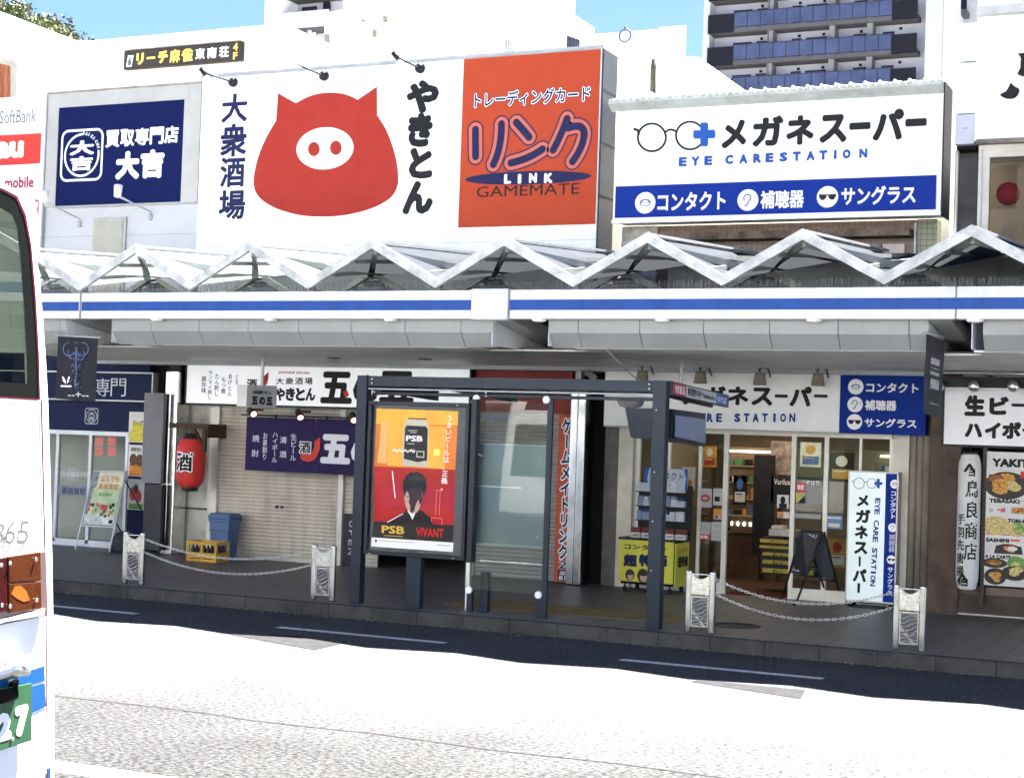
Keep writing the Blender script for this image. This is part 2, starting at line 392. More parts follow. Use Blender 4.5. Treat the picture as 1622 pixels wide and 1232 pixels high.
for xa, xb in ((X0, -14.18), (-14.13, -8.43), (-7.93, X1)): b.box(xa, xb, YK - .004, YK + .01, 3.70, 3.82, STR)
b.obj('blue_stripe', can)
# soffit band of bent panels
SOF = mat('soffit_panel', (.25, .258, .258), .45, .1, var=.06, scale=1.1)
b = B(); px0 = -14.42; pitch = .748
gaps = [(-14.5, -13.75), (-8.22, -7.5), (-3.2, -2.75)]
x = -17.6
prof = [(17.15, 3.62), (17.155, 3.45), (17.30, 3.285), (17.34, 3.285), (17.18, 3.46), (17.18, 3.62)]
while x < X1:
    xa, xb = x, x + .74
    for g0, g1 in gaps:
        if xa < g1 and xb > g0:
            if xa < g0: xb = g0
            else: xa = max(xa, g1)
    if xb - xa > .06:
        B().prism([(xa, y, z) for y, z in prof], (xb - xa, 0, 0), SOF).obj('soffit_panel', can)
    x += .748
b = B(); CEIL = mat('canopy_ceiling', (.55, .55, .54), .5, .1, var=.08, scale=1.3)
x = X0
while x < X1:
    b.box(x, x + .442, 17.9, 22.0, 3.28, 3.30, CEIL); x += .45
b.box(X0, X1, 17.9, 22.0, 3.301, 3.32, mat('ceiling_joint', (.06, .06, .06), .8))
x = X0
while x < X1:       # front strip, open at the bracket bays
    if not any(g0 - .2 < x + .22 < g1 + .2 for g0, g1 in gaps): b.box(x, x + .442, 17.31, 17.9, 3.281, 3.301, CEIL)
    x += .45
b.box(X0, X1, 21.6, 22.0, 3.22, 3.279, GREY)
b.obj('ceiling', can)
for g0, g1 in gaps:
    b = B().box(g0 - .004, g0 + .004, 17.16, 18.9, 3.30, 3.62, FAS); b.box(g1 - .004, g1 + .004, 17.16, 18.9, 3.30, 3.62, FAS)
    b.box(g0, g1, 18.9, 18.92, 3.30, 3.72, FAS); b.obj('bay_lining', can)
for g0, g1 in gaps:
    bb = B().hexa([(g0 + .02, 17.10, 3.60), (g0 + .24, 17.10, 3.60), (g0 + .24, 17.10, 3.70), (g0 + .02, 17.10, 3.70)],
                  [(g0 + .02, 18.95, 3.33), (g0 + .24, 18.95, 3.33), (g0 + .24, 18.95, 3.55), (g0 + .02, 18.95, 3.55)], GREY)
    bb.obj('bracket_beam', can, bevel=.01)
LAMPM = mat('down_light', (.8, .8, .78), .4, var=0)
for px in (250, 430, 620, 855, 1050, 1290, 1545):
    c = A(px, 506, 17.1); B().lathe((c.x, 17.085, 3.585), [(.085, .03), (.085, 0), (.05, -.014), (.01, -.018)], LAMPM, 16).obj('down_light', can)
for px, py in ((557, 559), (700, 566)):
    c = A(px, py, 20.5); B().lathe((c.x, 20.0, 3.28), [(.10, .002), (.10, -.012), (.07, -.014), (.07, .0), (.02, .0)], mat('recess_lamp', (.1, .1, .1), .5), 16).obj('down_light', can)
# gable roofs
RX = [-15.93 + 1.757 * i for i in range(11)]          # valley positions
ZV, ZP, RISE, YR0, YR1 = 4.035, 4.52, .068, 16.98, 21.22
BARGE = mat('bargeboard', (.47, .48, .48), .5, .1, var=.22, scale=4)
ROOFM = mat('roof_sheet', (.022, .026, .034), .7, .0, spec=.04, var=.16, scale=2.2)
_t = ROOFM.node_tree; _o = _t.nodes['Material Output']; _tl = _t.nodes.new('ShaderNodeBsdfTranslucent'); _tl.inputs[0].default_value = (.045, .048, .052, 1)
_mx = _t.nodes.new('ShaderNodeMixShader'); _mx.inputs[0].default_value = .25
_t.links.new(_t.nodes['Principled BSDF'].outputs[0], _mx.inputs[1]); _t.links.new(_tl.outputs[0], _mx.inputs[2]); _t.links.new(_mx.outputs[0], _o.inputs[0])
TRANS = bpy.data.materials.new('roof_translucent'); TRANS.use_nodes = True
_t = TRANS.node_tree; _p = _t.nodes['Principled BSDF']; _o = _t.nodes['Material Output']
_p.inputs['Base Color'].default_value = (.26, .31, .29, 1); _p.inputs['Roughness'].default_value = .3
_tl = _t.nodes.new('ShaderNodeBsdfTranslucent'); _tl.inputs[0].default_value = (.8, .9, .86, 1)
_mx = _t.nodes.new('ShaderNodeMixShader'); _mx.inputs[0].default_value = .10
_t.links.new(_p.outputs[0], _mx.inputs[1]); _t.links.new(_tl.outputs[0], _mx.inputs[2]); _t.links.new(_mx.outputs[0], _o.inputs[0])
LIN = mat('roof_lining', (.42, .43, .435), .6, var=.12, scale=2)
FRAME = mat('gable_frame', (.24, .25, .245), .5, .2, var=.1, scale=4)
LOUV = mat('louvre_blade', (.10, .115, .13), .5, .2, var=.1)
for i in range(10):
    xa, xb = RX[i], RX[i+1]; xm = (xa + xb) / 2
    clear = i < 3
    rm = TRANS if clear else ROOFM
    for side, (xe, sg) in (('l', (xa, 1)), ('r', (xb, -1))):
        bb = B(); t = .022
        nn = 5
        Y0, Y1 = YR0 + .04, YR1
        zv1, zp1 = ZV + RISE*(Y1-Y0)*.6, ZP + RISE*(Y1-Y0)
        VR = .176
        zv1 = ZV + VR*(Y1-Y0)
        bb.poly([(xe, Y0, ZV - .01), (xm, Y0, ZP - .01), (xm, Y1, zp1 - .01), (xe, Y1, zv1 - .01)], rm)      # thin translucent sheet
        bb.obj('roof_panel', can)
        # glazing bars / purlins under the sheet
        bb = B()
        for q in (.33, .66):
            xq = xe + (xm - xe)*q
            bb.beam((xq, Y0 + .05, ZV + (ZP-ZV)*q - .055), (xq, Y1 - .05, zv1 + (zp1-zv1)*q - .055), .035, .05, FRAME)
        bb.obj('purlin', can)
        # bargeboard
        bb = B(); w = .105
        d = Vector((xm - xe, 0, ZP - ZV)).normalized(); n = Vector((-d.z, 0, d.x)) * (1 if d.x > 0 else -1)
        p0 = Vector((xe, YR0, ZV)) ; p1 = Vector((xm, YR0, ZP))
        zc = w / abs(n.z)
        bb.prism([p0 + Vector((0, 0, -zc*.62)), p1 + Vector((0, 0, -zc*.62)), p1 + Vector((0, 0, zc*.38)), p0 + Vector((0, 0, zc*.38))], (0, .06, 0), BARGE)
        bb.obj('bargeboard', can)
    bb = B().beam((xm, YR0 + .02, ZP + .02), (xm, YR1, ZP + RISE*(YR1-YR0) + .02), .07, .03, GREY); bb.obj('ridge_cap', can)
    # inner louvred gable
    yi = 18.55; hw = .62; zb_, zt_ = 3.86, 4.24; xm = xa
    bb = B()
    for sg in (-1, 1):
        bb.beam((xm + sg*(hw + .26), yi, zb_ + .0), (xm, yi, zt_ + .08), .07, .095, FRAME, up=(0, 1, 0))
    bb.obj('gable_frame', can)
    bb = B()
    for k in range(7):
        z = zb_ + .02 + k*.072; h = hw*1.3 * (1 - (z - zb_) / (zt_ - zb_))
        if h > .04: bb.hexa([(xm - h, yi - .012, z), (xm + h, yi - .012, z), (xm + h, yi + .07, z), (xm - h, yi + .07, z)], [(xm - h + .04, yi + .004, z + .055), (xm + h - .04, yi + .004, z + .055), (xm + h - .04, yi + .07, z + .055), (xm - h + .04, yi + .07, z + .055)], LOUV)
    bb.prism([(xm - hw*1.3, yi + .075, zb_), (xm + hw*1.3, yi + .075, zb_), (xm, yi + .075, zt_)], (0, .01, 0), mat('louvre_back', (.03, .035, .04), .8))
    bb.obj('louvre', can)
    xm = (xa + xb)/2; bb = B().beam((xm, YR0 + .1, ZP - .1), (xa, yi, zt_ + .04), .05, .08, FRAME); bb.beam((xm, YR0 + .1, ZP - .1), (xb, yi, zt_ + .04), .05, .08, FRAME)
    bb.beam((xa + .03, YR0 + .12, ZV - .10), (xa + .03, 19, ZV - .1), .06, .05, FRAME); bb.obj('gable_strut', can)
    B().box(xa - .03, xa + .03, YR0 + .09, YR0 + .15, zt - .02, ZV + .02, FRAME).obj('valley_post', can)
b = B().box(-7.15, X1, 20.2, 20.22, 3.722, 4.60, LIN); b.obj('roof_back', can)
b = B(); SPK = mat('bird_spike', (.16, .16, .155), .4, .4, var=.2)
x = X0
while x < X1:
    for k in range(2):
        dx, dy = rnd.uniform(-.02, .02), rnd.uniform(-.03, .03)
        b.beam((x, YK + .06, zt), (x + dx, YK + .06 + dy, zt + rnd.uniform(.07, .11)), .0028, .0028, SPK)
    x += .022
b.obj('bird_spikes', can, kind='stuff')
# gutter deck behind the fascia so the roof space is closed
GDK = mat('gutter_sheet', (.22, .225, .23), .7, var=.2); b = B().box(X0, X1, YK + .14, 18.2, 3.80, 3.82, GDK); b.box(X0, X1, 18.2, 21.2, 3.70, 3.72, GDK); b.obj('gutter_deck', can)
# columns under the canopy
COLM = mat('column_steel', (.36, .36, .35), .2, 1.0, var=.14, scale=3, stretch=(2, 2, .8), bump=.08)
b = B()
xa = A(904, 800, 21.75).x; xb = A(929, 800, 21.75).x
b.box(xa, xa + (xb-xa)*.48, 21.62, 21.95, .149, 3.10, COLM); b.box(xa + (xb-xa)*.5, xb, 21.60, 21.95, .149, 3.10, COLM)
b.box(xa + .02, xa + .12, 21.7, 21.85, 3.09, 3.28, GREY)
b.obj('column', can, bevel=.02)
b = B()
xa = A(266, 700, 21.75).x; xb = A(287, 700, 21.75).x
b.box(xa, xa + .11, 21.62, 21.95, .149, 3.12, COLM); b.box(xa + .115, xb, 21.60, 21.95, .149, 3.12, STEEL)
b.box(xa + .03, xb - .03, 21.7, 21.85, 3.12, 3.28, BLACK)
b.obj('column', can, bevel=.02)
c0 = A(955, 549, 17.35)
b = B().tube([c0, A(985, 578, 18.2), A(1003, 596, 18.9), A(1016, 603, 19.3)], .007, mat('cable_grey', (.4, .4, .4), .5)); tag(b.obj('cable'), 'thin grey cable hanging from the canopy edge down to the shelter roof', 'cable')
# ---------------------------------------------------------------- bus shelter
YS = 17.30
sh = thing('bus_shelter', 'dark grey steel and glass bus shelter with backlit advert case', 'bus shelter', (-8.1, YS, .15))
ZR = 2.93
xl0, xl1 = -10.10, -9.96; xr0, xr1 = -6.26, -6.10
for xa, xb in ((xl0, xl1), (xr0, xr1)):
    b = B().box(xa, xb, YS, YS + .13, .149, ZR, DGREY); b.obj('post', sh, bevel=.008)
b = B().box(xl1, xr0, YS + .02, YS + .1, ZR - .13, ZR - .005, DGREY)
b.box(xl1, xr0, YS + .14, YS + .2, ZR - .23, ZR - .19, DGREY)
b.box(xl1, xr0, YS + .03, YS + .09, ZR - .17, ZR - .15, mat('shelter_trim', (.3, .31, .33), .4, .4)); b.obj('front_beam', sh, bevel=.006)
b = B()
b.hexa([(xl0, YS + .1, ZR - .02), (xr1, YS + .1, ZR - .02), (xr1, YS + .1, ZR + .0), (xl0, YS + .1, ZR + .0)], [(xl0, YS + 2.0, ZR - .10), (xr1, YS + 2.0, ZR - .10), (xr1, YS + 2.0, ZR - .08), (xl0, YS + 2.0, ZR - .08)], mat('shelter_roof', (.16, .17, .18), .4, .3, var=.15))
b.obj('roof', sh)
for xx in (xl0 + .05, -8.9, xr0 + .02):
    B().beam((xx + .03, YS + .12, ZR - .10), (xx + .03, YS + 1.98, ZR - .18), .06, .13, DGREY).obj('roof_rafter', sh, bevel=.005)
b = B()
for px, py in ((562, 598), (562, 609)): pass
for x_, z_ in ((xl1 + .06, ZR - .04), (xl1 + .06, ZR - .09), (xr0 - .05, ZR - .045), (xr0 - .05, ZR - .095), (xl1 + .1, ZR - .2), (-8.35, ZR - .18), (-8.35, ZR - .22)):
    b.lathe((x_, YS + .012, z_), [(.012, .008), (.012, 0), (.004, -.004)], STEELB, 10, axis='y')
for z_ in (.8, 1.35, 1.9, 2.6): b.lathe((xr0 + .05, YS - .004, z_), [(.009, .006), (.009, 0), (.004, -.003)], STEELB, 10, axis='y')
b.obj('bolts', sh)
# advert case
ya = YS + .02
a0 = A(583.5, 633, ya); a1 = A(743, 640, ya); c1 = A(727, 886, ya); c0 = A(576, 878, ya)
CX0, CX1, CZ0, CZ1 = a0.x, a1.x, (c0.z + c1.z)/2, (a0.z + a1.z)/2
CASE = mat('case_paint', (.022, .025, .032), .35, .2, var=.08)
b = B(); w = .045
b.box(CX0, CX1, ya + .005, ya + .16, CZ1 - w, CZ1, CASE); b.box(CX0, CX1, ya + .005, ya + .16, CZ0, CZ0 + w, CASE)
b.box(CX0, CX0 + w, ya + .005, ya + .16, CZ0 + w, CZ1 - w, CASE); b.box(CX1 - w, CX1, ya + .005, ya + .16, CZ0 + w, CZ1 - w, CASE)
b.box(CX0 + w, CX1 - w, ya + .09, ya + .155, CZ0 + w, CZ1 - w, CASE)
b.box(CX1 + .02, CX1 + .09, ya + .02, ya + .14, CZ0 - .02, CZ1 + .05, CASE)
case = b.obj('advert_case', sh, bevel=.005)
# poster, printed in photo pixels on its own plane
yp = ya + .075
b = B()
PG = mat('poster_border', (.10, .105, .11), .5)
POR = mat('poster_orange', srgb(212, 122, 42), .5, emit=0.0105, var=.1, scale=2.2)
PYE = mat('poster_yellow', srgb(222, 165, 58), .5, emit=0.0168, var=.08, scale=3)
PRE = mat('poster_red', srgb(172, 34, 32), .5, emit=0.0063, var=.12, scale=2)
PBK = mat('poster_black', (.016, .015, .016), .5, emit=0.0000)
PWH = mat('poster_white', (.8, .8, .78), .5, emit=0.0126, var=0)
PSK = mat('poster_skin', srgb(205, 170, 150), .5, emit=0.0052, var=.1)
PGD = mat('poster_gold', srgb(215, 175, 70), .5, emit=0.0084, var=0)
b.box(CX0 + w, CX1 - w, yp, yp + .01, CZ0 + w, CZ1 - w, PG)
def q(i): return yp - .001 - .0012*i
def Z(x, y): return (570 + x/4.4, 620 + y/4.4)          # coordinates read off an enlarged crop
def zp(pts, i, m): b.ppx([Z(*p) for p in pts], q(i), m)
def zc(cx_, cy_, rx, ry, i, m, n=26): zp([(cx_ + rx*math.cos(2*math.pi*k/n), cy_ + ry*math.sin(2*math.pi*k/n)) for k in range(n)], i, m)
zp([(117, 118), (686, 138), (665, 545), (100, 520)], 1, POR)
zp([(200, 228), (310, 232), (303, 522), (190, 515)], 2, PYE); zp([(480, 240), (600, 246), (590, 540), (470, 530)], 2, PYE)
zp([(117, 118), (686, 138), (682, 235), (113, 225)], 2, PYE)
zp([(150, 200), (200, 210), (185, 500), (120, 495), (140, 350)], 3, mat('poster_pale', srgb(232, 165, 95), .5, emit=0.0168, var=0))
zp([(100, 520), (665, 545), (655, 932), (95, 905)], 1, PRE)
zp([(95, 903), (655, 930), (650, 1055), (85, 1020)], 1, PBK)
zp([(82, 1015), (652, 1052), (648, 1117), (78, 1078)], 2, PWH)
# can
SIL = mat('poster_silver', srgb(190, 185, 165), .4, emit=0.0063, var=.15, scale=30, stretch=(6, 1, .3))
zp([(330, 190), (462, 196), (480, 235), (472, 528), (296, 518), (308, 225)], 4, SIL)
zp([(328, 236), (460, 242), (474, 262), (468, 480), (400, 492), (306, 468), (314, 255)], 5, PBK)
zp([(340, 183), (466, 189), (468, 197), (332, 191)], 5, PBK)
b.tpx('PSB', *Z(322, 305), *Z(437, 350), q(6), PWH, .035)
for y_, x0_, x1_ in ((268, 335, 400), (282, 350, 395), (360, 330, 380), (402, 345, 385)): zp([(x0_, y_), (x1_, y_ + 2), (x1_, y_ + 7), (x0_, y_ + 5)], 6, SIL)
b.tpx('〜〜〜〜', *Z(228, 398), *Z(385, 428), q(6), PWH, .03)
zp([(395, 412), (450, 415), (448, 462), (393, 458)], 6, SIL); zp([(402, 420), (443, 423), (441, 454), (400, 450)], 7, PBK)
zp([(515, 400), (556, 402), (554, 448), (513, 445)], 4, mat('poster_lamp', srgb(250, 225, 110), .5, emit=0.0210, var=0))
# man in a dark suit, hand raised to his face
zp([(190, 912), (232, 885), (300, 850), (335, 815), (425, 825), (455, 850), (495, 880), (510, 930), (655, 940), (650, 960), (190, 935)], 4, PBK)
zp([(330, 830), (352, 862), (366, 895), (388, 845), (385, 820)], 5, PWH)
zp([(312, 690), (306, 735), (318, 790), (336, 830), (366, 850), (402, 838), (428, 790), (440, 720), (430, 660), (340, 650)], 5, mat('poster_shadow', srgb(70, 45, 40), .5, var=.1))
zp([(312, 690), (308, 735), (318, 790), (336, 830), (350, 838), (352, 800), (340, 770), (347, 735), (335, 700)], 6, PSK)
zp([(380, 822), (392, 785), (408, 752), (413, 765), (408, 800), (420, 775), (424, 785), (410, 825), (395, 845)], 6, PSK)
zp([(326, 728), (345, 726), (345, 733), (326, 735)], 7, PBK); zp([(337, 806), (352, 806), (352, 811), (338, 811)], 7, PRE)
zp([(308, 700), (298, 676), (304, 640), (298, 628), (316, 602), (318, 588), (342, 574), (352, 562), (378, 566), (402, 558), (424, 572), (440, 578), (448, 598), (462, 618), (460, 640), (469, 664), (458, 690), (450, 716), (443, 724), (440, 696), (426, 672), (410, 664), (398, 682), (384, 664), (368, 680), (354, 668), (342, 690), (330, 676), (322, 704), (314, 742)], 7, PBK)
zp([(430, 700), (443, 698), (446, 722), (436, 742), (428, 735)], 6, mat('poster_ear', srgb(120, 85, 72), .5, var=0))
for k in range(9): zp([(340 + k*13, 575 + abs(k-4)*5), (346 + k*13, 573 + abs(k-4)*5), (352 + k*12, 615 + k), (346 + k*12, 618 + k)], 8, mat('poster_hair', (.06, .055, .055), .6, var=0))
zp([(222, 553), (230, 556), (249, 740), (243, 742)], 5, PWH); zp([(190, 908), (300, 848), (302, 853), (192, 914)], 5, PWH)
NEON = mat('poster_neon', srgb(245, 110, 100), .5, emit=0.0105, var=0)
for A_, B_ in (((535, 690), (528, 855)), ((560, 690), (553, 858)), ((500, 880), (575, 884)), ((575, 884), (570, 930))):
    b.strokepx([Z(*A_), Z(*B_)], 1.1, q(5), NEON)
b.strokepx([Z(536, 688), Z(560, 690)], 1.1, q(5), NEON); b.strokepx([Z(500, 880), Z(500, 905)], 1.1, q(5), NEON)
b.tpx('PSB', *Z(153, 930), *Z(310, 995), q(6), PGD, .03); zp([(165, 1000), (300, 1008), (300, 1012), (165, 1004)], 6, PGD)
b.tpx('VIVANT', *Z(393, 945), *Z(583, 1020), q(6), mat('poster_vivid', srgb(200, 30, 30), .5, emit=0.0063, var=0), .03)
for k, ch in enumerate('うまいビールは、正義。'):
    y0 = 160 + k*48.5
    xx = 650 - k*4.2
    if ch == 'ー': b.vert(ch, *Z(xx - 45, y0), *Z(xx, y0 + 48), q(6), PWH, .01)
    else: b.vert(ch, *Z(xx - 45, y0), *Z(xx, y0 + 48), q(6), PWH, .01)
zp([(105, 1030), (120, 1031), (118, 1048), (106, 1047)], 3, INK); zp([(130, 1035), (380, 1050), (380, 1054), (130, 1039)], 3, GREY); zp([(535, 1066), (630, 1071), (630, 1077), (535, 1072)], 3, GREY)
b.tpx('MCDecaux', *Z(330, 82), *Z(462, 108), q(1), mat('logo_blue', (.01, .015, .12), .5), .03)
b.obj('poster', case)
gl = B().box(CX0 + w, CX1 - w, ya + .03, ya + .034, CZ0 + w, CZ1 - w, glass('case_glass', (.97, .97, .97), .0, ior=1.22)); gl.obj('cover_glass', case)
b = B()
for px, py in ((600, 635), (724, 642), (585, 876), (717, 884)): 
    c = A(px, py, ya); b.lathe((c.x, ya + .002, c.z), [(.008, .01), (.008, -.004), (.004, -.006)], STEELB, 10, axis='y')
b.obj('fastener', case)
xm = A(652, 920, ya).x
B().box(xm - .10, xm + .10, ya + .03, ya + .13, .149, CZ0, DGREY).obj('case_leg', sh, bevel=.006)
# glass screens
yg = YS + .16
GS = glass('shelter_glass', (.86, .9, .89), .0, ior=1.32)
g0 = A(735, 930, yg); g1 = A(868, 640, yg); gt = A(750, 628, yg); gb = A(860, 958, yg)
B().box(g0.x, g1.x, yg, yg + .01, .42, 2.66, GS).obj('glass_screen', sh)
B().box(A(868, 640, yg).x, A(876, 640, yg).x, yg - .01, yg + .03, .15, 2.72, DGREY).obj('screen_post', sh)
nb = B().bpx(752, 703, 861, 866, yg + .10, yg + .115, mat('notice_panel', (.20, .235, .245), .3, var=.06, scale=2, spec=.35))
_a, _c = A(752, 703, yg + .10), A(861, 866, yg + .10)
for u0, u1, w0, w1 in ((_a.x, _c.x, _c.z - .012, _c.z), (_a.x, _c.x, _a.z, _a.z + .012), (_a.x - .012, _a.x, _c.z - .012, _a.z + .012), (_c.x, _c.x + .012, _c.z - .012, _a.z + .012)): nb.box(u0, u1, yg + .097, yg + .117, w0, w1, mat('notice_edge', (.45, .5, .5), .3))
nbo = nb.obj('notice_board', sh)
bb = B()
for px, py in ((854, 729), (754, 842), (851, 851), (763, 722)):
    c = A(px, py, yg + .1); bb.lathe((c.x, yg + .098, c.z), [(.014, .006), (.014, -.008), (.005, -.011)], STEELB, 12, axis='y')
bb.rpx(757, 770, 826, 772, yg + .097, WINK); bb.rpx(757, 828, 870, 838, yg + .097, mat('notice_blue', (.25, .3, .55), .5)) if False else None  # thin white line paints a reflection onto the notice panel
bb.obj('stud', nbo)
b = B(); b.box(A(757, 640, yg + .3).x, A(763, 640, yg + .3).x, yg + .13, yg + .19, .15, 2.4, STEELB)
b.obj('notice_post', sh)
WD = mat('clamp_disc', (.85, .85, .82), .4, var=0)
for px, py in ((754, 631), (865, 633), (742, 934), (852, 942)):
    c = A(px, py, yg - .03)
    bb = B().lathe((c.x, yg - .03, c.z), [(.044, .03), (.044, .0), (.03, -.006)], WD, 20, axis='y')
    if py < 800: bb.box(c.x - .025, c.x + .025, yg - .004, yg + .05, c.z, 2.80, DGREY)
    else: bb.box(c.x - .035, c.x + .035, yg - .004, yg + .05, .15, c.z, DGREY)
    bb.obj('glass_clamp', sh)
bb = B(); c = A(765, 972, yg + .1); bb.box(c.x - .05, c.x + .05, yg + .1, yg + .18, .15, .62, DGREY); bb.obj('foot_post', sh)
# bus stop name board along the right hand end
xs_ = xr1 + .012
n_ = B()
def sb(y0, z0, y1, z1, m, i=0):           # rectangle on the plane x = xs_ ; y0<y1
    n_.poly([(xs_ + .0015*i, y0, z0), (xs_ + .0015*i, y1, z0 - (y1-y0)*.036), (xs_ + .0015*i, y1, z1 - (y1-y0)*.036), (xs_ + .0015*i, y0, z1)], m)
sl_ = -.036
def zz(y, z): return z + (y - 17.5)*sl_
def pn(y0, y1, za, zb, m, i): n_.poly([(xs_ + .0015*i, y0, zz(y0, za)), (xs_ + .0015*i, y1, zz(y1, za)), (xs_ + .0015*i, y1, zz(y1, zb)), (xs_ + .0015*i, y0, zz(y0, zb))], m)
n_.hexa([(xs_ - .05, 17.42, zz(17.42, 2.775)), (xs_, 17.42, zz(17.42, 2.775)), (xs_, 17.42, zz(17.42, 2.93)), (xs_ - .05, 17.42, zz(17.42, 2.93))],
        [(xs_ - .05, 19.62, zz(19.62, 2.775)), (xs_, 19.62, zz(19.62, 2.775)), (xs_, 19.62, zz(19.62, 2.93)), (xs_ - .05, 19.62, zz(19.62, 2.93))], mat('board_frame', (.05, .055, .065), .4))
pn(17.5, 19.55, 2.79, 2.915, mat('board_pale', (.50, .53, .60), .4), 1)
pn(17.5, 17.95, 2.79, 2.915, mat('board_red', (.45, .03, .06), .4), 2); pn(19.1, 19.55, 2.79, 2.915, mat('board_blue', (.03, .12, .42), .4), 2)
def bt(t, y0, y1, za, zb, m): n_.text(t, (xs_ + .005, y0, zz(y0, za)), (0, y1 - y0, (y1-y0)*sl_), (0, 0, zb - za), m, .02)
bt('市営', 17.56, 17.70, 2.805, 2.90, WINK); bt('BUS', 17.73, 17.90, 2.805, 2.90, WINK); bt('横須賀中央', 18.0, 18.5, 2.805, 2.905, INK); bt('Yokosuka-chuo', 18.55, 19.05, 2.82, 2.885, INK); bt('のりば', 19.15, 19.5, 2.81, 2.89, WINK)
n_.obj('name_board', sh)
# equipment box under the board
e = B()
e.hexa([(-6.70, 17.60, 2.62), (-6.10, 17.52, 2.62), (-6.10, 17.52, 2.28), (-6.62, 17.60, 2.28)], [(-6.70, 18.9, 2.62), (-6.10, 18.75, 2.60), (-6.10, 18.75, 2.20), (-6.62, 18.9, 2.24)], DGREY)
e.poly([(-6.085, 17.60, 2.55), (-6.085, 18.72, 2.53), (-6.085, 18.72, 2.24), (-6.085, 17.60, 2.31)], mat('display_face', (.18, .22, .32), .3, var=.05))
e.obj('display_box', sh)
b = B().bpx(740, 712, 748, 720, yg - .02, yg, STEELB); b.tube([A(735, 714, yg - .01), A(752, 716, yg - .03), A(763, 722, yg - .01)], .01, STEELB); b.obj('screen_bracket', sh)
B().lathe((A(995, 616, 18.2).x, 18.3, 2.70), [(.16, .03), (.16, 0), (.13, -.05), (.05, -.07)], mat('lamp_dome', (.3, .3, .3), .4), 18).obj('ceiling_lamp', sh)
# ---------------------------------------------------------------- bollards and chains
POSTM = mat('post_steel', (.42, .42, .41), .17, 1.0, var=.06, scale=10)
RELM = mat('cast_relief', (.42, .41, .39), .35, .9, var=.12, scale=12)
def make_bollard(c):
    r = thing('bollard', '', 'bollard', (c.x, c.y, .15), 'steel bollards along the kerb')
    H, hw = .70, .135
    for sg in (-1, 1):
        b = B().hexa([(c.x + sg*hw - .036, c.y - .03, .148), (c.x + sg*hw + .036, c.y - .03, .148), (c.x + sg*hw + .036, c.y + .03, .148), (c.x + sg*hw - .036, c.y + .03, .148)], [(c.x + sg*hw - .036, c.y - .03, .835), (c.x + sg*hw + .036, c.y - .03, .835), (c.x + sg*hw + .036, c.y + .03, .835), (c.x + sg*hw - .036, c.y + .03, .835)], POSTM); b.obj('post', r, bevel=.02, seg=4)
    b = B(); n = 10
    top = [(c.x - hw + .03 + (2*hw - .06)*k/n, c.y - .02, .148 + H*.93 - .055*math.sin(math.pi*k/n)) for k in range(n + 1)]
    zb_ = .148 + H*.60
    pts = [(c.x - hw + .03, c.y - .02, zb_), (c.x + hw - .03, c.y - .02, zb_)] + top[::-1]
    b.prism(pts, (0, .04, 0), mat('plate_steel', (.40, .40, .38), .28, 1.0, var=.12, scale=24, bump=.1))
    b.beam((c.x - hw + .03, c.y, .148 + H*.925), (c.x + hw - .03, c.y, .148 + H*.925), .05, .012, STEEL)
    b.obj('top_plate', r, bevel=.003)
    b = B()
    b.box(c.x - hw + .03, c.x + hw - .03, c.y - .012, c.y + .012, .148 + H*.10, .148 + H*.58, mat('relief_back', (.10, .10, .10), .5, .5, var=.15))
    for x_ in (c.x - hw + .036, c.x + hw - .048): b.box(x_, x_ + .012, c.y - .02, c.y + .02, .148 + H*.10, .148 + H*.58, RELM)
    for z_ in (.148 + H*.10, .148 + H*.565): b.box(c.x - hw + .036, c.x + hw - .036, c.y - .02, c.y + .02, z_, z_ + .012, RELM)
    rr = random.Random(int(c.x*100))
    for k in range(13):           # cast wave relief
        z0 = .148 + H*.08 + k*H*.036
        P = []
        for j in range(9):
            u = j/8; P.append((c.x - hw + .05 + (2*hw - .1)*u, c.y - .018, min(.148 + H*.56, max(.148 + H*.11, z0 + .05*math.sin(3*u + k*.5) + (.5-u)*.05))))
        b.tube(P, .006, RELM, 5)
    for k in range(4): 
        zc_ = .148 + H*(.2 + .07*k); b.tube([(c.x + rr.uniform(-.06, .0), c.y - .022, zc_), (c.x + rr.uniform(0, .07), c.y - .022, zc_ + .05)], .009, RELM, 5)
    b.obj('relief_panel', r)
    return r
bl = []
for (px, py), lb in zip(((225, 924), (519, 950), (1105, 1003), (1434, 1033)),
    ('polished steel bollard with relief panel on the kerb in front of the blue shop', 'polished steel bollard with relief panel beside the shelter post next to the poster',
     'polished steel bollard with relief panel beside the shelter post under the name board', 'polished steel bollard with relief panel before the lit white stand sign')):
    c = AZ(px, py, .15); c.y = 17.30; c.x = AZ(px, py, .15).x
    if not bl: r = make_bollard(c)
    else: r = copy_tree(bl[0], (c.x - bl[0].location.x, 0, 0))
    r['label'] = lb; bl.append(r)
CHM = mat('chain_steel', (.6, .6, .58), .3, .9, var=.1)
def chain(p, q, sag, lb):
    b = B(); p, q = Vector(p), Vector(q); L = (q - p).length; n = int(L / .040)
    for i in range(n):
        t0, t1 = i/n, (i + 1.5)/n
        f = lambda t: p + (q - p)*t + Vector((0, 0, -sag*4*t*(1-t)))
        a, c = f(t0), f(min(t1, 1)); d = (c - a).normalized()
        s = Vector((0, 1, 0)) if i % 2 else d.cross(Vector((0, 1, 0)))
        w = .011
        b.tube([a - s*.002, a + d*.012 + s*w, c - d*.012 + s*w, c], .0045, CHM, 5, False); b.tube([a, a + d*.012 - s*w, c - d*.012 - s*w, c], .0045, CHM, 5, False)
    return tag(b.obj('chain'), lb, 'chain', 'chains between the bollards')
def bp(i, sg, z): return (bl[i].location.x + sg*.172, 17.30, z)
chain(bp(0, 1, .75), bp(1, -1, .75), .17, 'upper steel chain between the bollards before the roller shutters')
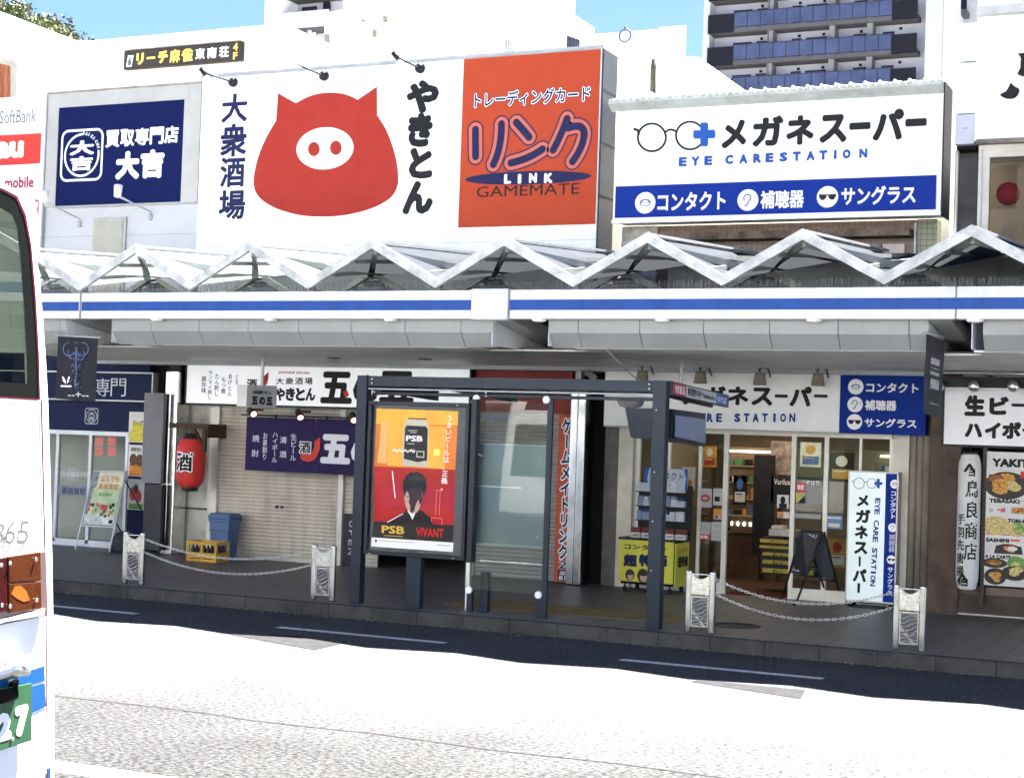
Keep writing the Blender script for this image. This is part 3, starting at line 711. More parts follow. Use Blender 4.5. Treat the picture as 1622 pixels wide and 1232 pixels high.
chain(bp(0, 1, .58), bp(1, -1, .58), .19, 'lower steel chain between the bollards before the roller shutters')
chain(bp(2, 1, .75), bp(3, -1, .75), .19, 'upper steel chain between the bollards before the eyewear shop')
chain(bp(2, 1, .59), bp(3, -1, .59), .20, 'lower steel chain between the bollards before the eyewear shop')
# ---------------------------------------------------------------- ground floor shopfronts (front plane YF)
YF = 22.0
def sx(px, py=750, Y=YF): return A(px, py, Y).x
def sz(px, py, Y=YF): return A(px, py, Y).z
SHUT = mat('shutter_slat', (.48, .435, .36), .5, .15, var=.11, scale=1.5, stretch=(3, 1, .5))
SHUT2 = mat('shutter_grey', (.36, .34, .31), .5, .15, var=.08, scale=1.2)
ALU = mat('aluminium', (.45, .44, .41), .4, .4, var=.08)
BEIGE = mat('beige_frame', (.66, .62, .53), .5, var=.1, scale=2)
BRN = mat('brown_panel', (.06, .045, .035), .6, var=.2, scale=2)
DWALL = mat('dark_wall', (.05, .05, .052), .7, var=.15, scale=2)
SGLASS = glass('shop_glass', (.84, .88, .87), .0, ior=1.28)
def shutter(parent, x0, x1, z0, z1, Y, m, name='roller_shutter'):
    b = B(); p = .06; n = int((z1 - z0) / p) + 1
    for k in range(n):
        za = z0 + k*p; zb = min(za + p, z1)
        b.hexa([(x0, Y, za), (x1, Y, za), (x1, Y - .014, za + p*.42), (x0, Y - .014, za + p*.42)], [(x0, Y + .02, za), (x1, Y + .02, za), (x1, Y + .02, za + p*.42), (x0, Y + .02, za + p*.42)], m)
        b.hexa([(x0, Y - .014, za + p*.42), (x1, Y - .014, za + p*.42), (x1, Y, zb), (x0, Y, zb)], [(x0, Y + .02, za + p*.42), (x1, Y + .02, za + p*.42), (x1, Y + .02, zb), (x0, Y + .02, zb)], m)
    return b.obj(name, parent)
# ---- 1. blue second-hand dealer at the left
G1 = thing('blue_shop', 'white faced building with navy blue shopfront and glass doors below a navy billboard', 'building', (-17, 22, .15))
NW = mat('navy_front', (.007, .012, .045), .5, var=.08, spec=.1)
xa, xb = -21.5, sx(231)
zt_ = 3.30
zd = sz(160, 683); zs = sz(160, 637)
b = B(); b.box(xa, xb, YF, YF + .2, zd, 3.4, NW); xd = sx(204)
b.box(xd, xb, YF, YF + .2, .149, zd, NW); b.obj('front_wall', G1)
b = B(); FRM = mat('door_frame_white', (.55, .56, .56), .4, .2, var=.05)
b.box(-19.6, xd, YF - .02, YF + .06, zd - .07, zd, FRM)
for px in (90, 142, 200): b.box(sx(px) - .03, sx(px) + .03, YF - .015, YF + .05, .2, zd - .07, FRM)
b.box(-19.6, xd, YF - .015, YF + .05, .149, .26, FRM); b.obj('door_frame', G1)
b = B().box(-19.6, xd, YF + .01, YF + .018, .26, zd - .07, SGLASS); b.obj('door_glass', G1)
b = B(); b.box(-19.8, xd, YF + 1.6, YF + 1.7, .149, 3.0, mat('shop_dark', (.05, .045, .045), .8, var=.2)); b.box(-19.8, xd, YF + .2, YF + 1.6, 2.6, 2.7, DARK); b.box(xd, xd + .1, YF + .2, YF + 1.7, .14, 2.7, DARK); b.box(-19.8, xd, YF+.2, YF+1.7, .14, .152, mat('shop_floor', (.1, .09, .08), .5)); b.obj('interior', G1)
def roundrect(b, cx_, cz_, w, h, r, t, Y, m):
    P = []
    for k in range(4):
        sx_, sz_ = ((1, 1), (-1, 1), (-1, -1), (1, -1))[k]
        for j in range(7):
            a = math.pi/2*k + math.pi/2*j/6
            P.append((cx_ + sx_*(w/2 - r) + r*math.cos(a), cz_ + sz_*(h/2 - r) + r*math.sin(a), math.cos(a), math.sin(a)))
    n = len(P)
    b.add([(p[0], Y, p[1]) for p in P] + [(p[0] - t*p[2], Y, p[1] - t*p[3]) for p in P], [(i, (i+1) % n, n + (i+1) % n, n + i) for i in range(n)], m)
def emblem(b, px0, py0, px1, py1, Y, m, bold=.02):
    a = A(px0, py0, Y); c = A(px1, py1, Y); w, h = c.x - a.x, a.z - c.z; cx_, cz_ = (a.x + c.x)/2, (a.z + c.z)/2
    roundrect(b, cx_, cz_, w, h, w*.16, w*.045, Y, m)
    b.disc((cx_ , Y, cz_), w*.42, h*.42, m, 40, inner=.90)
    b.text('大', (cx_ - w*.29, Y, cz_ + h*.0), (w*.58, 0, 0), (0, 0, h*.28), m, bold); b.text('吉', (cx_ - w*.27, Y, cz_ - h*.30), (w*.54, 0, 0), (0, 0, h*.28), m, bold)
    return cx_, cz_, w, h
b = B(); emblem(b, 135, 646, 155, 672, YF - .004, mat('faint_white', (.45, .47, .5), .5)); emblem(b, 108, 741, 124, 761, YF - .004, MATS['faint_white'])
b.rpx(92, 768, 141, 787, YF - .003, mat('film_band', (.18, .2, .22), .3)); b.tpx('高価買取', 98, 771, 135, 784, YF - .006, mat('faint_blue', (.03, .05, .12), .5), .02)
b.obj('window_lettering', G1)
s1 = B(); a = A(70, 588, 21.85); c = A(241, 636, 21.85)
s1.box(a.x - 1.5, c.x, 21.85, 21.99, c.z, a.z, NW)
for z_ in (c.z, a.z): s1.box(a.x - 1.5, c.x, 21.835, 21.985, z_ - .012, z_ + .012, ALU)
s1.box(c.x - .012, c.x + .012, 21.835, 21.985, c.z, a.z, ALU)
o = tag(s1.obj('shop_sign', bevel=.003), 'navy fascia sign over the blue shop doors with pale brushed lettering', 'sign')
PALE = mat('pale_lettering', (.5, .52, .55), .5)
l = B(); l.tpx('専', 152, 599, 173, 628, 21.83, PALE, .0); l.tpx('門', 176, 599, 199, 628, 21.83, PALE, .0); l.tpx('取', 127, 599, 148, 628, 21.83, PALE, 0); l.tpx('買', 102, 598, 123, 628, 21.83, PALE, 0); l.obj('lettering', o)
# posters on the navy wall
def poster(name, px0, py0, px1, py1, Y, base, shapes, label, cat='poster', group=None, th=.012):
    b = B().bpx(px0, py0, px1, py1, Y, Y + th, base)
    for i, (k, arg, m) in enumerate(shapes):
        yy = Y - .0012*(i + 1)
        if k == 'r': b.rpx(*arg, yy, m)
        elif k == 'p': b.ppx(arg, yy, m)
        elif k == 't': b.tpx(arg[0], *arg[1:], yy, m, .02)
        elif k == 'v': b.vert(arg[0], *arg[1:], yy, m, .02)
        elif k == 'e':
            a = A(arg[0], arg[1], yy); q = A(arg[0] + arg[2], arg[1], yy); b.disc((a.x, yy, a.z), abs(q.x - a.x), abs(q.x - a.x)*arg[3]/arg[2], m, 18)
    return tag(b.obj(name), label, cat, group)
PPAP = mat('poster_paper', (.6, .6, .55), .5, var=.05); YEL = mat('poster_print_yellow', (.60, .50, .06), .5, var=.15, scale=14); ORG = mat('poster_print_orange', (.6, .22, .03), .5, var=.15, scale=10)
GRN = mat('poster_print_green', (.12, .28, .06), .5, var=.15, scale=12); BRW = mat('poster_print_brown', (.10, .05, .03), .5, var=.25, scale=20); RDP = mat('poster_print_red', (.5, .07, .06), .5, var=.2, scale=20)
poster('wall_poster', 205, 652, 229, 701, YF - .02, PPAP, [('r', (206, 681, 228, 700), YEL), ('e', (214, 681, 5, 12), YEL), ('e', (222, 684, 5, 13), YEL), ('t', ('バッグ', 209, 665, 227, 675), BRW)], 'pale poster with yellow bags, top of the three on the navy wall', group='posters beside the blue shop door')
poster('wall_poster', 204, 704, 228, 755, YF - .02, PPAP, [('r', (205, 735, 227, 754), ORG), ('e', (211, 728, 6, 8), BRW), ('e', (221, 729, 6, 8), BRW), ('r', (206, 728, 227, 736), BRW), ('t', ('時計', 208, 708, 224, 716), BRW)], 'poster with brown photo and orange foot, middle of the three on the navy wall', group='posters beside the blue shop door')
poster('wall_poster', 203, 758, 227, 808, YF - .02, PPAP, [('r', (204, 797, 226, 807), GRN), ('e', (210, 782, 5, 9), RDP), ('e', (219, 786, 5, 8), RDP), ('e', (215, 774, 4, 6), BRW)], 'poster with red print and green foot, lowest of the three on the navy wall', group='posters beside the blue shop door')
b = B()
for px in (151, 171):
    for py in (692, 708): b.rpx(px, py, px + 12, py + 14, YF + .004, mat('pink_note', (.55, .17, .12), .6, var=.15, scale=20))
tag(b.obj('window_notice'), 'four salmon pink paper notices stuck inside the blue shop door', 'notice')
# upright A-stand
def stand_A():
    Yb = 20.95
    r = thing('poster_stand', 'white framed slanted poster stand showing green and yellow flyer before the glass doors', 'sign stand', AZ(160, 872, .15))
    TL, TR, BL, BR = A(149, 746, 21.5), A(200, 747, 21.5), A(119, 870, 20.75), A(173, 874, 20.75)
    f = B(); 
    for p, q_ in ((TL, BL), (TR, BR), (TL, TR)): f.tube([p, q_], .014, FRM, 8)
    m1, m2 = TL.lerp(BL, .70), TR.lerp(BR, .70); f.tube([m1, m2], .012, FRM, 8); f.tube([BL.lerp(TL, .05), BR.lerp(TR, .05)], .01, FRM, 8)
    bkL, bkR = Vector((TL.x + .35, 22.0 - .1, .16)), Vector((TR.x + .35, 21.9, .16))
    f.tube([TL.lerp(BL, .1), Vector((BL.x + .25, 21.85, .16))], .011, BLACK); f.tube([TR.lerp(BR, .1), Vector((BR.x + .25, 21.85, .16))], .011, BLACK)
    f.obj('frame', r)
    u, v = TR - TL, (m1 - TL); n = u.cross(v).normalized(); n = n if n.y < 0 else -n
    def pt(s_, t_, k=0): return TL + u*s_ + (m1 - TL)*t_ + (m2 - m1 - u)*s_*t_ + n*(.006 + .0015*k)
    p = B()
    PB = mat('flyer_green', (.42, .50, .30), .5, var=.15, scale=5); PK = mat('flyer_grey', (.22, .25, .24), .5, var=.25, scale=12)
    p.poly([pt(.02, .01), pt(.98, .01), pt(.98, .99), pt(.02, .99)], PK)
    def rr(s0, t0, s1, t1, m, k): p.poly([pt(s0, t0, k), pt(s1, t0, k), pt(s1, t1, k), pt(s0, t1, k)], m)
    rr(.2, .02, .97, .30, mat('flyer_cream', (.60, .58, .42), .5, var=.1, scale=6), 1); rr(.12, .30, .95, .80, PB, 1); rr(.05, .8, .95, .97, mat('flyer_pale', (.55, .58, .52), .5, var=.2, scale=8), 1)
    def tx(t, s0, t0, s1, t1, m, k, off=.03): p.text(t, pt(s0, t1, k), pt(s1, t1, k) - pt(s0, t1, k), pt(s0, t0, k) - pt(s0, t1, k), m, off)
    tx('なんでも', .28, .09, .86, .20, ORG, 2); tx('高価買取', .25, .23, .88, .34, mat('flyer_brown', (.45, .25, .06), .5), 2); tx('査定無料', .32, .40, .74, .46, GRN, 2)
    for k in range(34):
        a_, t_ = rnd.uniform(.08, .9), rnd.uniform(.58, .8); w_ = rnd.uniform(.04, .09)
        rr(a_, t_, a_ + w_, t_ + rnd.uniform(.03, .06), rnd.choice([BRW, RDP, GRN, PPAP, INK, YEL]), 3)
    rr(.48, .62, .68, .71, RDP, 4); rr(.1, .86, .2, .92, PPAP, 4); rr(.8, .88, .92, .94, INK, 4)
    p.obj('flyer', r)
stand_A()
bg_ = B(); c = A(200, 862, 21.6)
bg_.lathe((c.x - .05, c.y, .15), [(.19, 0), (.22, .06), (.2, .2), (.13, .3), (.03, .34)], mat('dark_bag', (.035, .037, .04), .6, var=.3, scale=9, bump=.8), 14)
tag(bg_.obj('bag'), 'dark grey sack lying on the pavement behind the slanted poster stand', 'bag')
# grey board by the left column
b = B(); YB_ = 21.45
b.bpx(229, 622, 254, 766, YB_, YB_ + .08, mat('grey_board', (.17, .17, .18), .6, var=.06)); b.bpx(229, 766.5, 252, 872, YB_, YB_ + .08, DWALL)
tag(b.obj('notice_column', bevel=.004), 'flat grey upright board beside the chrome column and the red lantern', 'board')
# black banner hanging under the canopy
b = B(); YBn = 17.06; n = 14
a = A(92, 532, YBn); c = A(151, 633, YBn); w_, h_ = c.x - a.x, a.z - c.z
vs = []; fs = []
for i in range(n + 1):
    for j in range(n + 1): vs.append((a.x + w_*i/n, YBn + .012*math.sin(i*.9) * j/n, a.z - h_*j/n - .03*i/n))
for i in range(n):
    for j in range(n): fs.append((i*(n+1)+j, (i+1)*(n+1)+j, (i+1)*(n+1)+j+1, i*(n+1)+j+1))
BNM = mat('banner_black', (.012, .012, .016), .6, var=.2, scale=4)
b.add(vs, fs, BNM, True); b.add([(v[0], v[1] + .004, v[2]) for v in vs], fs, BNM, True)
ban = tag(b.obj('banner', recalc=False), 'black cloth banner with blue swirl print hanging from the canopy beside the bus', 'banner')
l = B(); SW = mat('banner_blue', (.07, .10, .20), .6, var=.4, scale=25)
yb = YBn - .02
for k, (cx_, cy_, r_, a0_, a1_) in enumerate(((109, 553, 9, 90, 330), (131, 553, 9, -150, 90), (115, 560, 7, 150, 300), (127, 562, 7, 230, 400), (121, 575, 6, 200, 350), (118, 590, 4, -40, 160), (122, 604, 4, 120, 300))):
    l.strokepx([(cx_ + r_*math.cos(math.radians(a0_ + (a1_-a0_)*t/10)), cy_ - r_*1.15*math.sin(math.radians(a0_ + (a1_-a0_)*t/10))) for t in range(11)], 1.6, yb - .0004*k, SW)
l.strokepx([(121, 552), (120, 570), (121, 590), (119, 612)], 2.6, yb - .004, SW)
for t in range(40): 
    x_, y_ = 121 + rnd.gauss(0, 6), rnd.uniform(540, 615); l.strokepx([(x_, y_), (x_ + rnd.uniform(-5, 5), y_ + rnd.uniform(-5, 5))], .7, yb - .005 - .0001*t, SW)
l.ppx([(98, 596), (101, 597), (104, 603), (104, 608), (100, 604)], yb, WINK); l.ppx([(111, 596), (108, 597), (106, 604), (106, 608), (109, 604)], yb, WINK); l.rpx(96, 610, 113, 613, yb, WINK)
l.tpx('--+--', 108, 620, 140, 629, yb, PALE, .01); l.obj('print', ban)
B_ = B().tube([Vector((a.x - .05, YBn, a.z + .01)), Vector((c.x + .05, YBn, a.z - .02))], .012, GREY); B_.obj('rod', ban)
# ---- 2. izakaya with roller shutters
G2 = thing('izakaya_building', 'white billboard fronted building with closed beige roller shutters on the ground floor', 'building', (-13, 22, .15))
xa, xb = sx(292), sx(745)
zst = sz(430, 640)
b = B(); b.box(sx(276), sx(343), YF + .02, YF + .2, .149, 3.4, mat('plaster_dirty', (.40, .39, .35), .8, var=.2, scale=2, bump=.2))
b.box(sx(288, 700), sx(292, 700), YF - .06, YF + .02, .149, 3.0, BRN); b.box(sx(292), sx(330), YF - .03, YF + .02, sz(300, 806), sz(300, 803), BRN)
b.box(xa, xb, YF + .06, YF + .3, zst - .05, 3.4, DWALL); b.obj('front_wall', G2)
shutter(G2, sx(345), sx(537), .149, zst, YF + .05, SHUT); shutter(G2, sx(545), sx(600), .149 + .0, zst, YF + .06, SHUT)
b = B()
for p0, p1 in ((331, 345), (537, 545)): b.box(sx(p0), sx(p1), YF - .02, YF + .08, .149, zst, ALU)
b.box(sx(345), sx(537), YF + .02, YF + .05, .149, .2, ALU); b.obj('shutter_guide', G2)
b = B().rpx(436, 800, 441, 805, YF + .03, INK); b.rpx(444, 801, 449, 805, YF + .03, INK); b.obj('shutter_lock', G2)
b = B().bpx(545, 813, 566, 905, YF - .03, YF + .05, BLACK); b.vert('OPEN', 553, 822, 562, 880, YF - .034, PALE, .0, lat=True)
tag(b.obj('black_signboard'), 'narrow black board with pale rings of lettering behind the shelter post', 'sign board')
# flat sign
YS2 = 21.75
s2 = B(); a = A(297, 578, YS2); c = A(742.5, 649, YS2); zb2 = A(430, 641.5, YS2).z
s2.box(a.x, c.x, YS2, YS2 + .2, zb2, a.z - .0, mat('sign_white_glow', (.74, .75, .76), .3, var=.03, scale=1.5, emit=.03))  # sign is unlit; a faint glow is added to brighten its face
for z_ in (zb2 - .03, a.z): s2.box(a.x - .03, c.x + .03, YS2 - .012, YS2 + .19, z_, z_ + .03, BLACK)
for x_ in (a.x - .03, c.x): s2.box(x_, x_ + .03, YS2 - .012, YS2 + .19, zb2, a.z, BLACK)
o = tag(s2.obj('shop_sign'), 'long white sign with black brush lettering over the roller shutters', 'sign')
l = B(); y = YS2 - .004
def V3(t, x0, y0, x1, y1, m=INK, off=.012): l.vert(t, 280 + x0/3.625, 560 + y0/3.625, 280 + x1/3.625, 560 + y1/3.625, y, m, off)
def T3(t, x0, y0, x1, y1, m=INK, off=.02): l.tpx(t, 280 + x0/3.625, 560 + y0/3.625, 280 + x1/3.625, 560 + y1/3.625, y, m, off)
V3('豚珍味', 143, 128, 172, 228); V3('センマイ刺し', 182, 93, 208, 264); V3('たん刺し', 218, 113, 245, 247); V3('もつ煮', 256, 133, 285, 232); V3('あげとん', 295, 115, 320, 246); V3('とろ', 334, 118, 358, 180)
T3('酒', 402, 145, 460, 205, INK, .035)
l.ppx([(280 + x_/3.625, 560 + y_/3.625) for x_, y_ in ((528, 103), (498, 132), (484, 160), (484, 185), (505, 188), (520, 170), (526, 140))], y - .001, RED)
l.ppx([(280 + x_/3.625, 560 + y_/3.625) for x_, y_ in ((395, 205), (470, 205), (510, 190), (525, 192), (500, 235), (470, 250), (410, 250))], y - .0005, RED)
T3('JAPANESE SAKABA', 583, 101, 766, 121, RED, .03); 
for k, ch in enumerate('大衆酒場'): T3(ch, 570 + k*55, 137, 570 + k*55 + 44, 178)
for k, ch in enumerate('やきとん'): T3(ch, 568 + k*58, 195, 568 + k*58 + 52, 272, INK, .06)
l.tpx('五', 509, 588, 557, 640, y, INK, .05); l.tpx('の', 560, 593, 600, 640, y, INK, .05); l.tpx('五', 602, 587, 655, 640, y, INK, .05)
l.ppx([(543, 620), (550, 618), (553, 626), (547, 630)], y - .002, RED)
l.obj('lettering', o)
# noren curtain
YN = 21.55
NOR = mat('noren_cloth', (.022, .014, .065), .8, var=.1, scale=5)
a = A(391, 660, YN); zc_ = A(391, 744.5, YN).z; xe = A(735, 760, YN).x
def noren(x0, x1):
    b = B(); n = 40; vs = []; fs = []
    for i in range(n + 1):
        for j in range(7):
            vs.append((x0 + (x1-x0)*i/n, YN + .008*math.sin(i*.7)*(j/6), a.z - (a.z - zc_)*j/6))
    for i in range(n):
        for j in range(6): fs.append((i*7+j, (i+1)*7+j, (i+1)*7+j+1, i*7+j+1))
    return b.add(vs, fs, NOR, True)
xs1 = A(498, 750, YN).x
no = noren(a.x, xs1 - .004).obj('noren', recalc=False); tag(no, 'dark purple noren curtain with white lettering across the roller shutters', 'curtain')
noren(xs1 + .004, xe).obj('cloth_panel', no, recalc=False)
b = B().tube([Vector((a.x - .1, YN, a.z + .03)), Vector((xe + .1, YN, a.z + .03))], .014, BLACK)
for k in range(9): 
    x_ = a.x + .08 + k*(xe - a.x - .16)/8; b.box(x_ - .02, x_ + .02, YN - .01, YN + .012, a.z - .01, a.z + .05, NOR)
b.obj('rod', no)
l = B(); y = YN - .016
def N8(x_, y_): return 380 + x_/7.373, 630 + y_/7.373
def VN(t, x0, y0, x1, y1, m=WINK, off=.008): l.vert(t, *N8(x0, y0), *N8(x1, y1), y, m, off)
NWH = mat('noren_white', (.62, .62, .66), .7, var=0)
VN('焼 酎', 145, 430, 230, 690, NWH); VN('お茶割り', 268, 405, 326, 730, NWH); VN('ハイボール', 380, 395, 450, 762, NWH); VN('清 酒', 468, 450, 552, 700, NWH); VN('生ビール', 592, 418, 668, 742, NWH)
l.ppx([N8(*p) for p in ((705, 660), (840, 640), (870, 580), (870, 510), (940, 455), (935, 600), (900, 690), (850, 735), (790, 748), (730, 730), (708, 700))], y, RED)
l.tpx('酒', *N8(688, 500), *N8(835, 660), y - .001, NWH, .10); l.tpx('酒', *N8(700, 512), *N8(823, 648), y - .002, INK, .03)
l.tpx('五', *N8(950, 420), *N8(1285, 778), y, NWH, .06); l.tpx('の', *N8(1300, 480), *N8(1560, 778), y, NWH, .06); l.tpx('五', *N8(1590, 440), *N8(1920, 800), y, NWH, .06)
l.obj('lettering', no)
GLOW = mat('lamp_glow', (1, .5, .4), .4, emit=.3, ecol=(1, .30, .24), var=0)
for k, (px, py, qx, qy) in enumerate(((398, 652, 409, 663), (474, 655, 479, 671), (559, 660, 563, 672))):
    r = thing('spot_lamp', 'small black spotlight with pink glowing bulb, ' + ('over the outermost lettering of the noren', 'over the beer lettering of the noren', 'beside the shelter post over the noren')[k], 'lamp', A(px, py, YN - .1), 'spotlights over the noren')
    c = A(px, py, YN - .12); d = A(qx, qy, YN - .22)
    v = (d - c).normalized()
    b = B().tube([c - v*.09, c - v*.05, c + v*.03, c + v*.085], [.035, .06, .065, .07], BLACK, 14); b.box(c.x - .015, c.x + .015, c.y, YS2 - .0, c.z + .02, c.z + .05, BLACK); b.obj('lamp_head', r)
    B().tube([c + v*.086, c + v*.10, c + v*.125], [.05, .045, .015], GLOW, 12).obj('bulb', r)
# projecting box sign on a pole
YP = 19.6
r = thing('hanging_box_sign', 'small grey box sign on a white pole hanging below the canopy before the shutters', 'sign', A(420, 640, YP))
a = A(392, 612, YP)
SB = mat('box_sign_grey', (.25, .26, .27), .5, var=.05); SBW = mat('box_sign_white', (.62, .61, .57), .5, var=.05)
f0 = A(401, 644.5, YP); f1 = A(438.5, 646, YP); f2 = A(438, 614, YP); f3 = A(390, 610, YP)
# face turned toward the left-front: box with a slanted plan
Pf = [A(401, 644, YP), A(438, 646.5, YP + .55), A(438.5, 615, YP + .55), A(390, 610, YP)]
w_ = Vector((-.16, -.02, 0))
zt1, zb1 = A(389, 609, YP).z, A(399, 644, YP).z
fl = A(390, 625, YP); fr = A(438, 630, YP + .35)
bb = B(); d = Vector((fr.x - fl.x, fr.y - fl.y, 0)); e_ = Vector((-.24, .12, 0))
P0 = [Vector((fl.x, fl.y, zb1)), Vector((fr.x, fr.y, zb1)), Vector((fr.x, fr.y, zt1)), Vector((fl.x, fl.y, zt1))]
bb.hexa(P0, [p + e_ for p in P0], SBW); bb.obj('box', r, bevel=.006)
nrm = Vector((d.y, -d.x, 0)).normalized(); F = [p + nrm*.003 for p in P0]
bb = B().poly([F[0].lerp(F[1], .02), F[1], F[2], F[3].lerp(F[2], .02)], SB)
o_ = F[0] + nrm*.003; H = Vector((0, 0, zt1 - zb1))
for k, ch in enumerate('五の五'): bb.text(ch, o_ + d*(.18 + .24*k) + H*.1, d*.21, H*.38, INK, .08)
bb.text('大衆酒場やきとん', o_ + d*.2 + H*.58, d*.62, H*.18, INK, .05); bb.obj('sign_face', r)
pt_ = A(408, 556, YP); B().tube([Vector((pt_.x, YP + .15, 3.28)), Vector((pt_.x, YP + .15, zt1 - .01))], .024, SBW, 12).obj('pole', r)
# red lantern
YL = 21.5
c = A(302, 733, YL)
r = thing('red_lantern', 'big red paper lantern with black sake character hanging beside the shutters', 'lantern', (c.x, YL, c.z - .41))
LRED = mat('lantern_red', (.52, .035, .03), .45, var=.1, scale=3); 
prof = []; n = 26
for k in range(n * 3 + 1):
    t = k/(n*3); z = -.385 + .77*t; e = abs(2*t - 1)
    rad = .235*(1 - .42*e**5) - (.006 if k % 3 == 0 else 0)
    prof.append((rad, z))
B().lathe(c, prof, LRED, 32).obj('paper_body', r)
b = B().lathe(c, [(.10, -.45), (.13, -.44), (.14, -.385), (.12, -.37)], BLACK, 20); b.lathe(c, [(.14, .375), (.14, .40), (.11, .45), (.08, .47)], BLACK, 20); b.obj('ring', r)
b = B(); 
def curved(b, ch, w, h, m, off, rad, dz=0, ang0=0.0):
    gv, gf = glyph(ch, off); x0, x1 = min(q[0] for q in gv), max(q[0] for q in gv); y0, y1 = min(q[1] for q in gv), max(q[1] for q in gv)
    vs = []
    for p_, q_, d_ in gv:
        u = (p_ - x0)/(x1 - x0) - .5; t = u*w/rad + ang0; vs.append((c.x + (rad + d_)*math.sin(t), c.y - (rad + d_)*math.cos(t), c.z + dz + ((q_ - y0)/(y1 - y0) - .5)*h))
    b.add(vs, gf, m)
curved(b, '酒', .33, .34, WINK, .08, .241, .02, .12); curved(b, '酒', .30, .30, INK, .03, .245, .02, .12); b.obj('lettering', r)
b = B(); WOOD = mat('dark_wood', (.06, .035, .02), .7, var=.2, stretch=(1, 8, 8))
zt2 = c.z + .53
b.box(c.x - .42, c.x + .34, YL - .04, YL + .04, zt2 + .02, zt2 + .10, WOOD); b.box(c.x + .22, c.x + .30, YL, YF + .02, zt2 - .12, zt2 + .1, WOOD)
b.beam((c.x + .25, YL + .0, zt2 - .28), (c.x + .02, YL, zt2 + .02), .05, .05, WOOD); b.beam((c.x + .25, YL, zt2 - .35), (c.x + .25, YL, zt2 + .02), .06, .06, WOOD)
b.tube([(c.x, YL, c.z + .46), (c.x, YL, zt2 + .03)], .01, BLACK); b.obj('bracket', r)
# blue bin and yellow crate
c = AZ(345, 884, .15); BINM = mat('blue_plastic', (.075, .13, .24), .5, var=.1, scale=4)
r = thing('waste_bin', 'tall blue plastic bin with lid standing by the shutter', 'bin', (c.x, 21.6, .15))
b = B(); xx0, xx1 = A(325, 860, 21.5).x, A(364, 860, 21.5).x; cx_ = (xx0 + xx1)/2; h0 = A(345, 812, 21.6).z
def frus(b, z0, z1, w0, w1, m, y=21.68): b.hexa([(cx_ - w0/2, y - w0*.42, z0), (cx_ + w0/2, y - w0*.42, z0), (cx_ + w0/2, y + w0*.42, z0), (cx_ - w0/2, y + w0*.42, z0)], [(cx_ - w1/2, y - w1*.42, z1), (cx_ + w1/2, y - w1*.42, z1), (cx_ + w1/2, y + w1*.42, z1), (cx_ - w1/2, y + w1*.42, z1)], m)
frus(b, .149, h0 - .14, .30, .38, BINM); frus(b, h0 - .14, h0 - .09, .41, .41, BINM); frus(b, h0 - .28, h0 - .25, .385, .385, BINM); b.obj('body', r, bevel=.012)
b = B(); frus(b, h0 - .089, h0 - .03, .42, .42, BINM); frus(b, h0 - .03, h0, .40, .36, BINM); b.obj('lid', r, bevel=.012)
YCR = 20.95
a = A(296, 852, YCR); c = A(344, 881, YCR); CRM = mat('crate_yellow', (.52, .30, .045), .5, var=.12, scale=5)
r = thing('bottle_crate', 'yellow plastic bottle crate on the pavement in front of the blue bin', 'crate', (a.x + .2, YCR, .15))
xA, xB, yA, yB, H_ = a.x, c.x - .02, YCR, YCR + .36, .31
b = B(); t = .02
for z0, z1 in ((.149, .19), (.149 + H_ - .05, .149 + H_)):
    b.box(xA, xB, yA, yA + t, z0, z1, CRM); b.box(xA, xB, yB - t, yB, z0, z1, CRM); b.box(xA, xA + t, yA + t, yB - t, z0, z1, CRM); b.box(xB - t, xB, yA + t, yB - t, z0, z1, CRM)
for x_, y_ in ((xA, yA), (xB - .04, yA), (xA, yB - .04), (xB - .04, yB - .04), ((xA + xB)/2 - .02, yA)): b.box(x_ + .001, x_ + .039, y_ + .001, y_ + .039, .19, .149 + H_ - .05, CRM)
b.box(xA + .01, xB - .01, yA + .008, yA + .014, .2, .29, CRM); b.box(xB - .014, xB - .008, yA + .02, yB - .02, .2, .29, CRM)
b.box(xA + .02, xB - .02, yA + .03, yB - .03, .155, .165, CRM)
b.obj('frame', r, bevel=.004)
b = B()
for i in range(4):
    for j in range(3): b.lathe((xA + .07 + i*(xB - xA - .14)/3, yA + .08 + j*.1, .166), [(.033, 0), (.033, .16), (.012, .21), (.012, .26)], mat('bottle_brown', (.03, .015, .006), .15), 10)
b.obj('bottles', r)
# ---- 3. game shop
G3 = thing('card_shop', 'narrow shop with dark red fascia and grey shutter behind the bus shelter', 'building', (-10, 22, .15))
RF = mat('dark_red_fascia', (.20, .028, .02), .5, var=.12, scale=2)
xa, xb = sx(746), sx(906)
zf = sz(800, 652); b = B(); b.box(xa, xb, YF - .1, YF + .2, zf, 3.22, RF); b.box(xa, xb, YF - .11, YF - .1, sz(800, 622), sz(800, 625), DWALL); b.box(sx(830), xb, YF - .112, YF - .1, sz(830, 600), sz(830, 622), mat('red_dark_panel', (.1, .015, .012), .5)); b.obj('fascia_panel', G3)
shutter(G3, sx(755), sx(890), .149, zf, YF + .03, SHUT2)
b = B().box(sx(746), sx(755), YF - .02, YF + .08, .149, zf, ALU); b.box(sx(888), xb, YF - .02, YF + .2, .149, zf, DWALL); b.obj('shutter_guide', G3)
YO = 21.72
b = B(); a = A(895, 656, YO); c = A(884, 921, YO); x0_ = A(876, 921, YO).x; x1_ = A(906, 656, YO).x
x0_ = A(881, 790, YO).x; x1_ = A(911, 790, YO).x
b.box(x0_, x1_, YO, YO + .08, c.z, a.z, mat('orange_board', (.50, .09, .035), .5, var=.05))
o = tag(b.obj('vertical_sign', bevel=.004), 'tall orange board with outlined vertical lettering beside the chrome column', 'sign')
l = B(); y = YO - .003
zz0, zz1 = a.z - .05, c.z + .32; word = 'ゲームメイトリンク'; n = len(word); wl_ = .17; xc_ = (x0_ + x1_)/2 - .01
